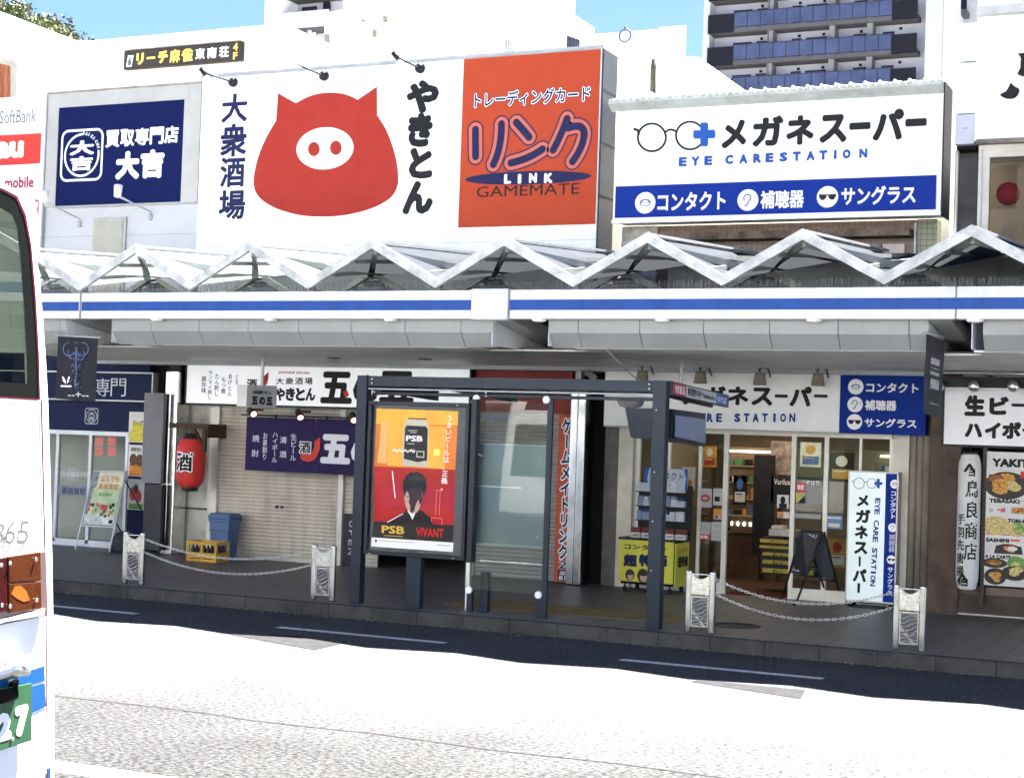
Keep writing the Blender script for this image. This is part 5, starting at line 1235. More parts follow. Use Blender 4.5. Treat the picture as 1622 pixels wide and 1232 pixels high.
# ---- 5. yakitori restaurant at the right edge
G5 = thing('yakitori_restaurant', 'white topped building with dark brown restaurant front and tall white lantern', 'building', (-2.6, 22, .15))
BRP = mat('brown_pillar', (.085, .055, .042), .6, var=.2, scale=3)
x0_, x1_ = sx(1482, 800), sx(1528, 850)
b = B().box(x0_, x1_, 21.55, 22.2, .149, 3.3, BRP); b.box(x1_, 2.0, 21.75, 22.2, 2.36, 3.3, DWALL); b.box(x1_, 2.0, 21.62, 22.2, .149, .42, BRN); b.box(x1_, 2.0, 21.66, 21.75, .42, .52, mat('sill_brown', (.14, .11, .08), .5))
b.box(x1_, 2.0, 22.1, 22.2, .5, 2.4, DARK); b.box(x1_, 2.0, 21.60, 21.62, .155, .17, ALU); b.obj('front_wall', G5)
YH = 21.5
s5 = B(); a = A(1497, 613, YH); c = A(1622, 707, YH)
s5.box(a.x, a.x + 2.7, YH, YH + .22, c.z, a.z, mat('sign_pale', (.80, .80, .82), .4, var=.03))
for z_ in (c.z - .03, a.z): s5.box(a.x - .03, a.x + 2.73, YH - .01, YH + .2, z_, z_ + .03, BLACK)
s5.box(a.x - .03, a.x, YH - .01, YH + .2, c.z, a.z, BLACK)
o = tag(s5.obj('shop_sign'), 'black framed white sign with bold black beer lettering above the menu board', 'sign')
l = B(); y = YH - .003
def Q7(x_, y_): return 1380 + x_/2.198, 500 + y_/2.198
for ch, bx in (('生', (326, 276, 396, 350)), ('ビ', (412, 280, 478, 346)), ('ー', (488, 305, 560, 318)), ('ル', (570, 276, 650, 350)), ('ハ', (326, 374, 386, 424)), ('イ', (396, 370, 450, 428)), ('ボ', (456, 368, 522, 430)), ('ー', (526, 392, 590, 405)), ('ル', (600, 370, 665, 430))): l.tpx(ch, *Q7(bx[0], bx[1]), *Q7(bx[2], bx[3]), y, INK, .07)
l.obj('lettering', o)
b = B(); c = A(1484, 590, YH - .2); b.tube([(c.x, YH - .2, c.z), (c.x + 2.8, YH - .2, c.z)], .022, STEELB, 10)
for k in range(6): b.box(c.x + .1 + k*.5, c.x + .16 + k*.5, YH - .19, YH + .25, c.z - .03, c.z + .0, BLACK)
b.box(c.x - .05, c.x + 2.8, YH - .12, YH + .24, c.z - .16, c.z - .05, BLACK)
tag(b.obj('awning_rail'), 'black rolled awning with pale rail above the beer sign', 'awning')
for k, px in enumerate((1487, 1543, 1605)):
    c = A(px, 612, YH - .25); b = B().lathe(c, [(.02, -.07), (.06, -.05), (.075, 0), (.06, .05), (.02, .07)], STEELB, 16, axis='y'); b.box(c.x - .015, c.x + .015, c.y, YH, c.z + .04, c.z + .08, BLACK)
    tag(b.obj('round_lamp'), 'round metal lamp over the beer sign, ' + ('at its end by the brown pillar', 'above its first character', 'above its second character')[k], 'lamp', 'round lamps over the beer sign')
# white cylindrical lantern
YWL = 21.45; c0 = A(1534, 826, YWL); H_ = A(1540, 716, YWL).z - A(1531, 930, YWL).z; rad = .145
r = thing('white_lantern', 'tall white paper lantern with black vertical lettering at the restaurant front', 'lantern', (c0.x, YWL, c0.z - H_/2))
LW = mat('lantern_white', (.58, .58, .55), .5, var=.06, scale=4); prof = [(rad*.62, -H_/2), (rad*.8, -H_/2 + .02)]
n = 34
for k in range(n*3 + 1):
    t = k/(n*3); e = abs(2*t - 1); prof.append((rad*(1 - .2*e**14) - (.004 if k % 3 == 0 else 0), -H_/2 + .035 + (H_ - .07)*t))
prof += [(rad*.8, H_/2 - .02), (rad*.62, H_/2)]
B().lathe(c0, prof, LW, 28).obj('paper_body', r)
l = B()
def wrap(ch, ang, zt_, w_, h_, off=.04):
    gv, gf = glyph(ch, off); R_ = rad + .004
    l.add([(c0.x + (R_ + d_)*math.sin(ang + (p_ - .5)*w_/R_), c0.y - (R_ + d_)*math.cos(ang + (p_ - .5)*w_/R_), zt_ - h_ + h_*(q_ + .12)) for p_, q_, d_ in gv], gf, INK)
top = c0.z + H_/2
def roof(ang, zt_): wrap('∧', ang, zt_ + .02, .22, .16, .05); wrap('ヨ', ang, zt_ - .07, .11, .12, .04)
roof(.35, top - .10); roof(-.05, top - H_*.865)
for i, ch in enumerate('鳥良商店'): wrap(ch, .42, top - .33 - i*.265, .18, .225, .02)
for i, ch in enumerate('手羽先唐揚'): wrap(ch, -.52, top - .76 - i*.165, .12, .14, .02)
wrap('専門', -.55, top - 1.60, .05, .07, .03)
l.obj('lettering', r)
b = B().lathe((c0.x, c0.y, c0.z), [(rad*.6, H_/2), (rad*.6, H_/2 + .03)], BLACK, 18); b.tube([(c0.x, c0.y, c0.z + H_/2 + .02), (c0.x, c0.y, c0.z + H_/2 + .12)], .01, BLACK); b.box(c0.x - .01, c0.x + .01, c0.y, 21.8, c0.z + H_/2 + .1, c0.z + H_/2 + .12, BLACK); b.obj('hanger', r)
# menu board
YMN = 21.52; a = A(1567, 714, YMN); c = A(1556, 928, YMN); x0_ = A(1561, 820, YMN).x; 
def M5(x_, y_): return 1500 + x_/4.247, 690 + y_/4.247
r = thing('menu_board', 'large white menu board with food photos and bold black headings', 'menu board', (x0_ + .6, YMN, c.z))
zt_, zb_ = A(*M5(400, 110), YMN).z, A(*M5(400, 1012), YMN).z
b = B().box(x0_, x0_ + 1.25, YMN, YMN + .06, zb_, zt_, mat('menu_paper', (.58, .58, .55), .45, var=.04)); b.obj('board', r)
l = B(); y = YMN - .003
PLT = mat('plate_black', (.03, .022, .018), .4); FD1 = mat('food_gold', (.50, .24, .05), .5, var=.45, scale=38); FD2 = mat('food_pale', (.50, .40, .16), .5, var=.3, scale=34); FD3 = mat('food_brown', (.24, .09, .03), .5, var=.5, scale=40); FDR = mat('food_red', (.45, .10, .06), .5, var=.4, scale=40)
def dish(x_, y_, rx, ry, plate, food, k=0):
    cc = A(*M5(x_, y_), y); s_ = 1/4.247/ (2580/24.2)
    l.disc((cc.x, y - .0005*k - .0003, cc.z), rx*s_, ry*s_, plate, 26)
    for j in range(9):
        t = rnd.uniform(0, 6.28); q_ = rnd.uniform(0, .55); rr = rnd.uniform(.25, .42)
        l.disc((cc.x + rx*s_*q_*math.cos(t), y - .001 - .0005*k - .0002*j, cc.z + ry*s_*q_*math.sin(t) + ry*s_*.1), rx*s_*rr, ry*s_*rr, rnd.choice(food), 9)
l.tpx('YAKITORI', *M5(305, 150), *M5(690, 222), y, INK, .06)
l.rpx(*M5(300, 228), *M5(500, 233), y, GREY)
dish(400, 335, 125, 80, PLT, [FD1, FD1, FD2, FD3]); l.rpx(*M5(280, 258), *M5(330, 300), y - .002, FD3); l.rpx(*M5(495, 240), *M5(525, 285), y - .002, RED)
l.tpx('TEBASAKI', *M5(284, 420), *M5(488, 458), y, INK, .06); l.rpx(*M5(490, 436), *M5(530, 441), y, RED)
l.tpx('68', *M5(362, 482), *M5(392, 515), y, RED, .04); l.rpx(*M5(288, 462), *M5(400, 466), y, GREY); l.rpx(*M5(338, 492), *M5(360, 502), y, RED); l.rpx(*M5(284, 488), *M5(310, 512), y, GREY)
l.rpx(*M5(428, 478), *M5(530, 528), y, mat('plate_pale', (.45, .42, .38), .5)); 
for k in range(4): dish(455 + k*24, 503, 14, 18, FD1, [FD1, FDR], 3)
dish(330, 605, 78, 55, FD2, [FD2, FD2, FD1], 1); dish(470, 630, 62, 42, FD2, [FD2, GRN], 2)
l.tpx('TORI-KARA', *M5(408, 556), *M5(610, 594), y - .004, INK, .06); l.rpx(*M5(262, 662), *M5(530, 668), y, RDP)
l.tpx('SASHIMI', *M5(262, 684), *M5(418, 720), y, INK, .06); l.rpx(*M5(425, 695), *M5(490, 712), y, RDP)
l.ppx([M5(330, 735), M5(500, 745), M5(510, 800), M5(315, 790)], y, PLT); dish(410, 760, 70, 28, PLT, [FDR, PPAP, FD2], 1)
for k in range(4): l.rpx(*M5(258, 735 + k*14), *M5(300, 740 + k*14), y, GREY)
l.tpx('A LA CARTE', *M5(256, 795), *M5(430, 832), y, INK, .06); l.rpx(*M5(435, 808), *M5(480, 822), y, RDP)
dish(318, 855, 72, 28, PLT, [FD3, FD1], 1); dish(325, 945, 62, 48, PLT, [FD1, FD2, FD3], 2); dish(470, 860, 55, 40, GRN, [GRN, FD2], 1); dish(455, 925, 75, 42, PLT, [FD2, FD2], 3)
l.tpx('とりよし', *M5(418, 968), *M5(475, 988), y, GREY, .02); l.obj('print', r)
b = B(); 
for x_ in (x0_ - .05,): b.box(x_, x_ + .05, YMN - .005, YMN + .2, zb_ - .25, zt_ + .1, BRN)
b.obj('frame', r)
# black hanging flag at right
Yfl = 17.05; b = B()
a = A(1464, 526, Yfl); c = A(1478, 655, Yfl)
n = 10; vs = []
for i in range(3):
    for j in range(n + 1): vs.append((a.x + .02 + .055*i - .012*j/n, Yfl + .22*i + .02*math.sin(j*.8), a.z - .02 - (a.z - c.z - .02)*j/n - .02*i))
fs = [(i*(n+1)+j, (i+1)*(n+1)+j, (i+1)*(n+1)+j+1, i*(n+1)+j+1) for i in range(2) for j in range(n)]
b.add(vs, fs, mat('flag_black', (.03, .03, .035), .6, var=.2, scale=6), True)
fl_ = tag(b.obj('banner', recalc=False), 'narrow dark grey banner seen nearly edge on under the canopy beside the blue icon panel', 'banner')
l = B()
for k, (t0, h_) in enumerate(((.30, .10), (.42, .03), (.47, .06), (.56, .14), (.86, .03))):
    p = [Vector((a.x + .02 + .055*s_ + .004, Yfl + .22*s_ - .012, a.z - (a.z - c.z)*t_)) for s_, t_ in ((.55, t0), (1.5, t0 + .02), (1.5, t0 + h_), (.55, t0 + h_ - .02))]
    l.poly(p, mat('flag_print', (.30, .30, .30), .6, var=.5, scale=60))
l.obj('print', fl_)
b = B().tube([(a.x - .02, Yfl - .04, a.z), (a.x + .16, Yfl + .5, a.z - .02)], .012, GREY); b.obj('rod', fl_)
# hanging pole of the eyewear sign, camera
c = A(1080, 566, 19.5); tag(B().tube([(c.x, 19.5, 3.28), (c.x, 19.5, 2.86)], .022, FRM, 12).obj('hanger_pole'), 'short white pole hanging from the canopy above the shelter name board', 'pole')
c = A(939, 595, 21.6); b = B().tube([c + Vector((-.09, -.05, .06)), c + Vector((.04, .02, -.05))], [.045, .05], mat('camera_grey', (.2, .2, .2), .4), 12); b.box(c.x - .02, c.x + .02, c.y, 22.1, c.z + .03, c.z + .06, BLACK); tag(b.obj('security_camera'), 'small grey security camera in the dark gap beside the chrome column', 'camera')
# ---------------------------------------------------------------- upper storeys and roof signs (front plane YU)
YU = 21.3
SEAM = mat('panel_seam', (.35, .35, .34), .7)
# izakaya + card shop: one long billboard wall
P0 = A(316, 124, YU); P1 = A(955, 82, YU); zt = 7.78; zl = 3.8
xw0, xw1 = A(316, 250, YU).x, A(949, 220, YU).x
xl0_ = A(731, 230, YU).x
b = B(); b.box(xw0, xw1, YU, YU + .55, zl, zt, WHITE); b.obj('billboard_wall', G2, bevel=.006)
b = B(); b.box(xw0 - .02, xw1 + .03, YU - .02, YU + .6, zt, zt + .05, GREY)
b.box(xw1 + .004, xw1 + .03, YU + .01, YU + .55, zl, zt, mat('side_cladding', (.042, .046, .052), .5, .2, var=.12, scale=2))
for k in range(5): b.box(xw1 + .029, xw1 + .033, YU + .02, YU + .55, 4.2 + k*.75, 4.212 + k*.75, DARK)
b.box(xw0 - .30, xw0 - .02, YU + .25, YU + .5, zl, zt - .5, DARK)
b.obj('wall_flashing', G2)
b = B(); b.box(xw0, xw1, YU - .0025, YU, 5.06, 5.065, SEAM); b.box(xw0, xl0_, YU - .0025, YU, 5.21, 5.214, SEAM); b.obj('panel_joint', G2)
# pig billboard (flat print)
yy = YU - .012
b = B().box(xw0 + .01, xl0_ - .01, YU - .01, YU - .001, 5.23, zt - .01, SIGNW)
o = tag(b.obj('billboard'), 'large white billboard with red pig head between vertical brush lettering', 'billboard')
l = B()
def U(x_, y_): return 300 + x_/3.423, 60 + y_/3.423
def cat(P, n=6):
    out = []
    for i in range(len(P) - 1):
        p0, p1, p2, p3 = P[max(i-1, 0)], P[i], P[i+1], P[min(i+2, len(P)-1)]
        for k in range(n):
            t = k/n; out.append(tuple(.5*((2*p1[j]) + (p2[j]-p0[j])*t + (2*p0[j]-5*p1[j]+4*p2[j]-p3[j])*t*t + (-p0[j]+3*p1[j]-3*p2[j]+p3[j])*t**3) for j in (0, 1)))
    return out + [P[-1]]
top = cat([(577, 355), (640, 322), (700, 304), (760, 298), (830, 304), (880, 320), (912, 337)])
side = cat([(1018, 420), (1062, 490), (1097, 575), (1121, 660), (1132, 745), (1128, 805), (1100, 858), (1050, 896), (980, 928), (890, 953), (800, 967), (715, 970), (630, 966), (550, 951), (470, 925), (400, 885), (360, 838), (348, 785), (352, 735), (366, 670), (392, 595), (428, 520), (470, 450)])
pig = [(480, 300)] + top + [(1017, 265)] + side
PIG = mat('pig_red', (.335, .034, .025), .55, var=.045, spec=.06)
P = [A(*U(*p), yy) for p in pig]; cc = A(*U(750, 620), yy)
l.add([cc] + P, [(0, i + 1, (i + 1) % len(P) + 1) for i in range(len(P))], PIG)
def ell(x_, y_, rx, ry, tilt, Y, m, n=44):
    pts = []
    for k in range(n):
        t = 2*math.pi*k/n; u_, v_ = rx*math.cos(t), ry*math.sin(t); ca, sa = math.cos(tilt), math.sin(tilt)
        pts.append(U(x_ + u_*ca - v_*sa, y_ + u_*sa + v_*ca))
    l.ppx(pts, Y, m)
ell(735, 600, 155, 114, -.10, yy - .0015, SIGNW); ell(675, 604, 32, 39, 0, yy - .003, PIG); ell(794, 597, 32, 39, 0, yy - .003, PIG)
for ch, bx in (('大', (178, 308, 312, 455)), ('衆', (172, 470, 307, 642)), ('酒', (170, 650, 298, 808)), ('場', (162, 828, 300, 983))): l.tpx(ch, *U(bx[0], bx[1]), *U(bx[2], bx[3]), yy, NAVY, .03)
for ch, bx in (('や', (1180, 235, 1350, 405)), ('き', (1188, 410, 1316, 590)), ('と', (1193, 597, 1316, 762)), ('ん', (1160, 778, 1318, 955))): l.tpx(ch, *U(bx[0], bx[1]), *U(bx[2], bx[3]), yy, INK, .07)
l.obj('lettering', o)
# orange billboard
b = B(); a = A(733, 98, YU); c = A(945, 357, YU); xo1 = A(949, 220, YU).x - .015; zo0 = (A(727, 360, YU).z + A(943, 356, YU).z)/2
b.box(xl0_, xo1, YU - .014, YU - .001, zo0, zt - .01, mat('orange_sign', (.41, .060, .026), .55, var=.03, spec=.06))
o = tag(b.obj('billboard'), 'orange billboard with looping navy lettering and navy oval at its middle', 'billboard')
l = B(); yy = YU - .017
def V(x_, y_): return 720 + x_/2.934, y_/2.934
def tv(t, x0, y0, x1, y1, Y, m, off): l.tpx(t, *V(x0, y0), *V(x1, y1), Y, m, off)
a = A(*V(77, 470), yy); c = A(*V(637, 435), yy); n = 10; W_ = (c.x - a.x)/n; zc_ = a.z*.5 + c.z*.5; hh = A(*V(360, 425), yy).z - A(*V(360, 492), yy).z
for i, ch in enumerate('トレーディングカード'):
    for off, m, k in ((.105, NAVY, 0), (.075, WINK, 1), (.02, NAVY, 2)):
        l.text(ch, (a.x + W_*i, yy - .0012*k, zc_ - hh*.55), (W_, 0, 0), (0, 0, hh*1.1), m, off, fit=False)
def quad(P0, P1, P2, n=14): return [tuple((1-t)**2*P0[j] + 2*t*(1-t)*P1[j] + t*t*P2[j] for j in (0, 1)) for t in [k/n for k in range(n+1)]]
strokes = [quad((97, 603), (97, 670), (98, 728)), quad((218, 577), (218, 690), (180, 765)), quad((287, 570), (315, 600), (346, 638)), quad((262, 758), (345, 740), (408, 694)),
           quad((523, 552), (495, 630), (458, 698)), quad((528, 596), (600, 568), (603, 625)) + quad((603, 625), (595, 690), (548, 752))]
for k, (w_, m) in enumerate(((74, NAVY), (62, SALMON), (40, NAVY), (32, NAVY))):
    if k == 2: continue
    for s_ in strokes: l.strokepx([V(*p) for p in s_], w_/2.934, yy - .0015*k, m)
def ellv(x_, y_, rx, ry, tilt, Y, m, n=48):
    l.ppx([V(x_ + rx*math.cos(2*math.pi*k/n)*math.cos(tilt) - ry*math.sin(2*math.pi*k/n)*math.sin(tilt), y_ + rx*math.cos(2*math.pi*k/n)*math.sin(tilt) + ry*math.sin(2*math.pi*k/n)*math.cos(tilt)) for k in range(n)], Y, m)
ellv(342, 827, 293, 31, -.03, yy - .006, NAVY)
for ch, x0_, x1_ in (('L', 231, 262), ('I', 295, 309), ('N', 347, 382), ('K', 417, 455)): tv(ch, x0_, 806 if ch in 'NK' else 810, x1_, 850 if ch in 'NK' else 854, yy - .0075, WINK, .07)
tv('GAMEMATE', 103, 868, 580, 902, yy, INK, 0)
l.obj('lettering', o)
# arm lamps over the pig billboard
for k, (bx_, by_, hx_, hy_, lit) in enumerate(((370, 131, 322, 115, 1), (514, 121, 474, 104, 0), (666, 109, 627, 90, 1))):
    c = A(bx_, by_, YU - .02); h = A(hx_, hy_, YU - 1.0)
    h = Vector((c.x - .42, YU - .75, A(hx_, hy_, YU - .75).z)); h.x = A(hx_, hy_, YU - .75).x
    r = thing('arm_lamp', 'black arm lamp on top of the pig billboard, ' + ('with white bulb above the navy lettering', 'thin and bare over the pig head', 'with white bulb above the black lettering')[k], 'lamp', c, 'arm lamps over the pig billboard')
    b = B().lathe((c.x, YU - .012, c.z), [(.075, 0), (.075, -.05), (.04, -.09)], BLACK, 18, axis='y'); b.obj('base', r)
    b = B().tube([c + Vector((0, -.06, 0)), h.lerp(c, .12)], .014, BLACK, 8); b.obj('arm', r)
    b = B().tube([h + Vector((-.03, 0, .06)), h + Vector((.03, 0, -.03)), h + Vector((.04, 0, -.05))], [.05, .035, .02], BLACK, 12) if lit else B().tube([h + Vector((-.05, 0, .03)), h, h + Vector((.05, 0, -.02))], [.006, .012, .012], BLACK, 8)
    b.obj('lamp_head', r)
    if lit: B().lathe(h + Vector((.06, .02, -.13)), [(.01, -.08), (.06, -.05), (.07, 0), (.05, .05), (.02, .07)], mat('bulb_white', (.85, .83, .78), .3, var=0), 14).obj('bulb', r)
# ---- daikichi upper wall
xd0, xd1 = A(72, 270, YU).x, A(314, 270, YU).x
zt1 = A(200, 141, YU).z
b = B(); PD = mat('old_panel', (.43, .42, .395), .6, var=.07, scale=1.2)
b.box(xd0, xd1, YU + .05, YU + .6, zl, zt1, mat('dealer_wall', (.47, .475, .485), .6, var=.05, scale=1.1)); b.obj('upper_wall', G1)
b = B(); s0x, s0z = A(90, 250, YU).x, A(190, 322, YU).z; s1x, s1z = A(289, 240, YU).x, A(190, 164.5, YU).z
b.box(xd0, s0x, YU, YU + .05, s0z - .02, zt1, PD); b.box(s1x, xd1, YU, YU + .05, s0z - .02, zt1, PD); b.box(s0x, s1x, YU, YU + .05, s1z, zt1, PD)
b.box(xd0, xd1 + .02, YU - .02, YU + .6, zt1, zt1 + .03, mat('rust_flashing', (.30, .27, .24), .7, var=.2)); b.box(s0x - .02, xd1, YU - .015, YU + .05, s0z - .045, s0z - .02, GREY)
for px in (190, 300): b.box(A(px, 150, YU).x - .004, A(px, 150, YU).x + .004, YU - .002, YU, s1z + .0, zt1, SEAM)
b.box(xd0 - .0, xd1, YU + .046, YU + .052, 5.30, 5.31, SEAM)
b.obj('sign_surround', G1)
b = B(); hx0, hx1, hz1 = A(147, 345, YU).x, A(199, 343, YU).x, A(172, 344, YU).z
b.box(hx0, hx1, YU + .01, YU + .05, zl, hz1, mat('hatch_frame', (.40, .39, .34), .6)); b.box(hx0 + .05, hx1 - .05, YU - .0, YU + .011, zl, hz1 - .07, mat('hatch_cream', (.37, .36, .30), .6, var=.05)); b.box(hx1 - .07, hx1 - .06, YU - .012, YU, hz1 - .25, hz1 - .1, GREY)
b.obj('hatch_door', G1)
b = B().box(s0x, s1x, YU + .01, YU + .05, s0z, s1z, mat('navy_sign', (.005, .010, .065), .55, var=.03, spec=.06))
o = tag(b.obj('billboard'), 'navy square billboard with white round emblem and dealer lettering', 'billboard')
l = B(); y = YU + .007
def D(x_, y_): return x_/2.933, y_/2.933
cx_, cz_, w_, h_ = emblem(l, *D(287, 606), *D(473, 838), y, WINK, .05)
for k, ch in enumerate('DAIKICHI'):
    t = math.radians(86 - k*10.0); R1, R2 = w_*.415, h_*.415
    p = Vector((cx_ + R1*math.cos(t), y - .002, cz_ + R2*math.sin(t))); tg = Vector((math.sin(t), 0, -math.cos(t))); nr = Vector((math.cos(t), 0, math.sin(t)))
    l.poly([p - tg*.028 - nr*.036, p + tg*.028 - nr*.036, p + tg*.028 + nr*.036, p - tg*.028 + nr*.036], MATS['navy_sign'])
    l.text(ch, p - tg*.018 - nr*.028 + Vector((0, -.001, 0)), tg*(.036 if ch != 'I' else .012), nr*.06, WINK, .06)
def z5(s, t0, y0, t1, y1, off): l.tpx(s, *D(t0, y0), *D(t1, y1), y, WINK, off)
for k, ch in enumerate('買取専門店'): z5(ch, 492 + k*68.5, 607 - k*5, 492 + k*68.5 + 62, 684 - k*5, .04)
z5('大', 540, 706, 645, 832, .07); z5('吉', 655, 698, 760, 826, .07); l.obj('lettering', o)
for k, (hx_, hy_, bx_, by_) in enumerate(((186, 303, 238, 344), (70, 312, 126, 355))):
    h = A(hx_, hy_, YU - .7); c = A(bx_, by_, YU + .03)
    r = thing('flood_lamp', ('white flood lamp on a thin arm below the navy billboard', 'white flood lamp on a thin arm next to the phone shop board')[k], 'lamp', c, 'flood lamps below the navy billboard')
    d = (A(hx_ + 22, hy_ + 18, YU - .55)); 
    b = B().tube([h + Vector((.0, .02, .09)), h + Vector((.02, -.02, -.09))], [.07, .055], mat('lamp_white', (.8, .8, .78), .4, var=0), 14); b.obj('lamp_head', r)
    b = B().tube([h + Vector((.03, 0, -.08)), d, c + Vector((.02, -.02, .08)), c + Vector((0, -.02, 0))], [.022, .014, .010, .012], mat('arm_grey', (.4, .4, .38), .5), 8); b.lathe(c, [(.03, -.05), (.035, 0), (.03, .05)], mat('arm_grey', (.4, .4, .38), .5), 10); b.obj('arm', r)
# ---- far left phone shop board
xs0, xs1 = A(-120, 300, YU).x, A(69, 280, YU).x
b = B().box(xs0, xs1, YU + .02, YU + .5, zl, A(40, 152, YU).z, WHITE); b.box(xs1 + .003, xs1 + .03, YU - .02, YU + .4, zl, A(60, 150, YU).z, GREY)
o = tag(b.obj('billboard'), 'tall white phone shop board with red panel above the bus roof', 'billboard')
l = B(); y = YU + .016
l.poly([(xs0 + .1, y, A(30, 210, YU).z - .02), (A(63.5, 235, YU).x, y, A(63, 211, YU).z), (A(63.5, 235, YU).x, y, A(63, 259, YU).z), (xs0 + .1, y, A(63, 259, YU).z)], mat('phone_red', (.62, .045, .03), .5))
LG = mat('letter_grey', (.16, .16, .16), .5)
l.tpx('SoftBank', 0, 176, 57, 193, y, LG, -.005); l.tpx('au', -6, 225, 37, 250, y - .002, WINK, .06); l.tpx('mobile', 8, 281, 53, 297, y, mat('wine_letter', (.35, .03, .06), .5), .03)
l.ppx([(55, 315), (61.5, 318), (61, 344)], y, MATS['phone_red']); l.obj('lettering', o)
# rusty roof and white building behind it, far left
b = B(); Yb = 24.5
b.poly([A(-120, 60, Yb), A(0, 88, Yb), A(90, 120, Yb), A(95, 420, Yb), A(-120, 420, Yb)], CREAM)
P = [A(-150, 50, Yb), A(92, 120, Yb), A(92, 420, Yb), A(-150, 420, Yb)]
b = B().prism(P, (0, 4.0, 0), CREAM); b.beam(A(-150, 49, Yb - .05), A(93, 120, Yb - .05), .16, .08, mat('verge_trim', (.5, .48, .4), .6))
o = tag(b.obj('building'), 'low cream building with sloping verge and rusty wall behind the phone shop board', 'building')
l = B(); RUST = mat('rust_wall', (.36, .13, .06), .9, var=.35, scale=3, stretch=(4, 1, .5), bump=.2)
for x0_, y0_, x1_, y1_ in ((-20, 96, 16, 160), (47, 116, 55, 160), (82, 126, 86, 160)): l.ppx([(x0_, y0_), (x1_, y0_ + (x1_-x0_)*.25), (x1_, y1_), (x0_, y1_)], Yb - .01, RUST)
l.obj('rusty_cladding', o)
Yc = 31
P = [A(-200, -52, Yc), A(118, 70, Yc), A(118, 200, Yc), A(-200, 200, Yc)]
b = B().prism(P, (0, 5, 0), WHITE); tag(b.obj('building'), 'white building with sloping roof edge below the tree top', 'building')
# mahjong building
Ym = 23.4; zc_ = A(250, 72, Ym).z
xm0, xm1 = A(28, 92, Ym).x, A(447, 60, Ym).x
zmt = (A(33, 92, Ym).z + A(447, 55, Ym).z)/2
G6 = thing('corner_building', 'cream building with parapet coping and small black mahjong sign behind the billboards', 'building', (xm0 + 4, Ym, 0))
b = B().box(xm0, xm1, Ym, Ym + 12, 0, zmt, CREAM); b.obj('wall', G6)
b = B(); COP = mat('coping', (.66, .62, .52), .7, var=.08); b.box(xm0 - .05, xm1 + .10, Ym - .10, Ym + 12.1, zmt, zmt + .17, COP); b.box(xm0, xm1 + .06, Ym - .05, Ym + 12, zmt - .05, zmt, COP); b.obj('coping', G6, bevel=.02)
b = B(); c = A(463, 75, Ym + .8); b.tube([(xm1 + .16, Ym + .6, zmt + .2), (xm1 + .16, Ym + .6, zmt - .15), (xm1 + .3, Ym + .6, zmt - .3)], .03, GREY); b.tube([(xm1 + .16, Ym + .75, zmt + .2), (xm1 + .16, Ym + .75, zmt - .15)], .03, GREY); b.obj('vent_pipe', G6)
a = A(197, 84, Ym - .1); c = A(381, 95, Ym - .1); zt2, zb2 = (A(197, 83, Ym).z + A(381, 68.5, Ym).z)/2, (A(197, 112, Ym).z + A(381, 99, Ym).z)/2
b = B().box(a.x, c.x, Ym - .1, Ym - .0, zb2, zt2, mat('sign_brownblack', (.03, .026, .024), .5))
o = tag(b.obj('roof_sign'), 'long narrow black sign with yellow and white characters under the cream parapet', 'sign')
l = B(); y = Ym - .104; wS, hS = c.x - a.x, zt2 - zb2
def mj(t, u0, u1, v0, v1, m, off): l.text(t, (a.x + wS*u0, y, zb2 + hS*v0), (wS*(u1 - u0), 0, 0), (0, 0, hS*(v1 - v0)), m, off)
l.poly([(a.x + wS*.02, y, zb2 + hS*.12), (a.x + wS*.07, y, zb2 + hS*.1), (a.x + wS*.085, y, zb2 + hS*.72), (a.x + wS*.035, y, zb2 + hS*.74)], PALE); l.text('雀', (a.x + wS*.033, y - .002, zb2 + hS*.2), (wS*.035, 0, 0), (0, 0, hS*.4), INK, .02)
YK_ = mat('sign_yellow', (.75, .50, .10), .5)
mj('リ', .11, .175, .18, .82, YK_, .07); mj('ー', .20, .275, .44, .56, YK_, .07); mj('チ', .30, .385, .16, .84, YK_, .07); mj('麻', .40, .49, .14, .86, YK_, .05); mj('雀', .50, .60, .14, .86, YK_, .05)
for k, ch in enumerate('東南荘'): mj(ch, .62 + k*.1, .70 + k*.1, .22, .8, WINK, .04)
mj('4', .935, .975, .5, .92, YK_, .03); mj('F', .938, .975, .06, .44, YK_, .03); l.obj('lettering', o)
# white tower block behind the billboards
Yt = 30.0
a = A(512, 100, Yt); c = A(648, 100, Yt); zt3 = A(580, 8, Yt).z
G7 = thing('tower_block', 'bright white plain block with grey downpipe rising behind the pig billboard', 'building', (a.x + 2, Yt, 0))
b = B(); b.box(a.x, c.x, Yt, Yt + 6, 0, zt3 - .1, mat('warm_white', (.50, .48, .435), .8, var=.03, scale=.6)); xe_ = A(790, 60, Yt - 1).x
b.box(a.x + .2, c.x, Yt + 1.2, Yt + 6, 0, zt3 + 4, MATS['warm_white']); b.box(c.x + .02, xe_ , Yt - .8, Yt + 4.0, 0, zt3 + .2, MATS['warm_white']); b.box(c.x + .02, xe_ - .5, Yt - .7, Yt + 4.0, zt3 + .2, zt3 + 3, MATS['warm_white'])
b.obj('wall', G7)
b = B(); b.tube([(a.x - .3, Yt - .1, zt3 - .25), (c.x - .05, Yt - .1, zt3 + .0)], .09, COP, 10); b.tube([(c.x - .06, Yt - .12, zt3), (c.x - .06, Yt - .12, 5)], .09, mat('pipe_lilac', (.5, .5, .55), .5), 10); b.tube([(a.x + .12, Yt - .1, zt3 - .6), (a.x + .18, Yt - .1, 6)], .06, GREY, 8); b.obj('downpipe', G7)
b = B()
for px, py, w_, h_ in ((586, 52, 4, 5), (604, 30, 3, 4), (570, 32, 2, 2)): b.bpx(px - w_, py - h_, px + w_, py + h_, Yt - .14, Yt, GREY)
b.obj('wall_vent', G7)
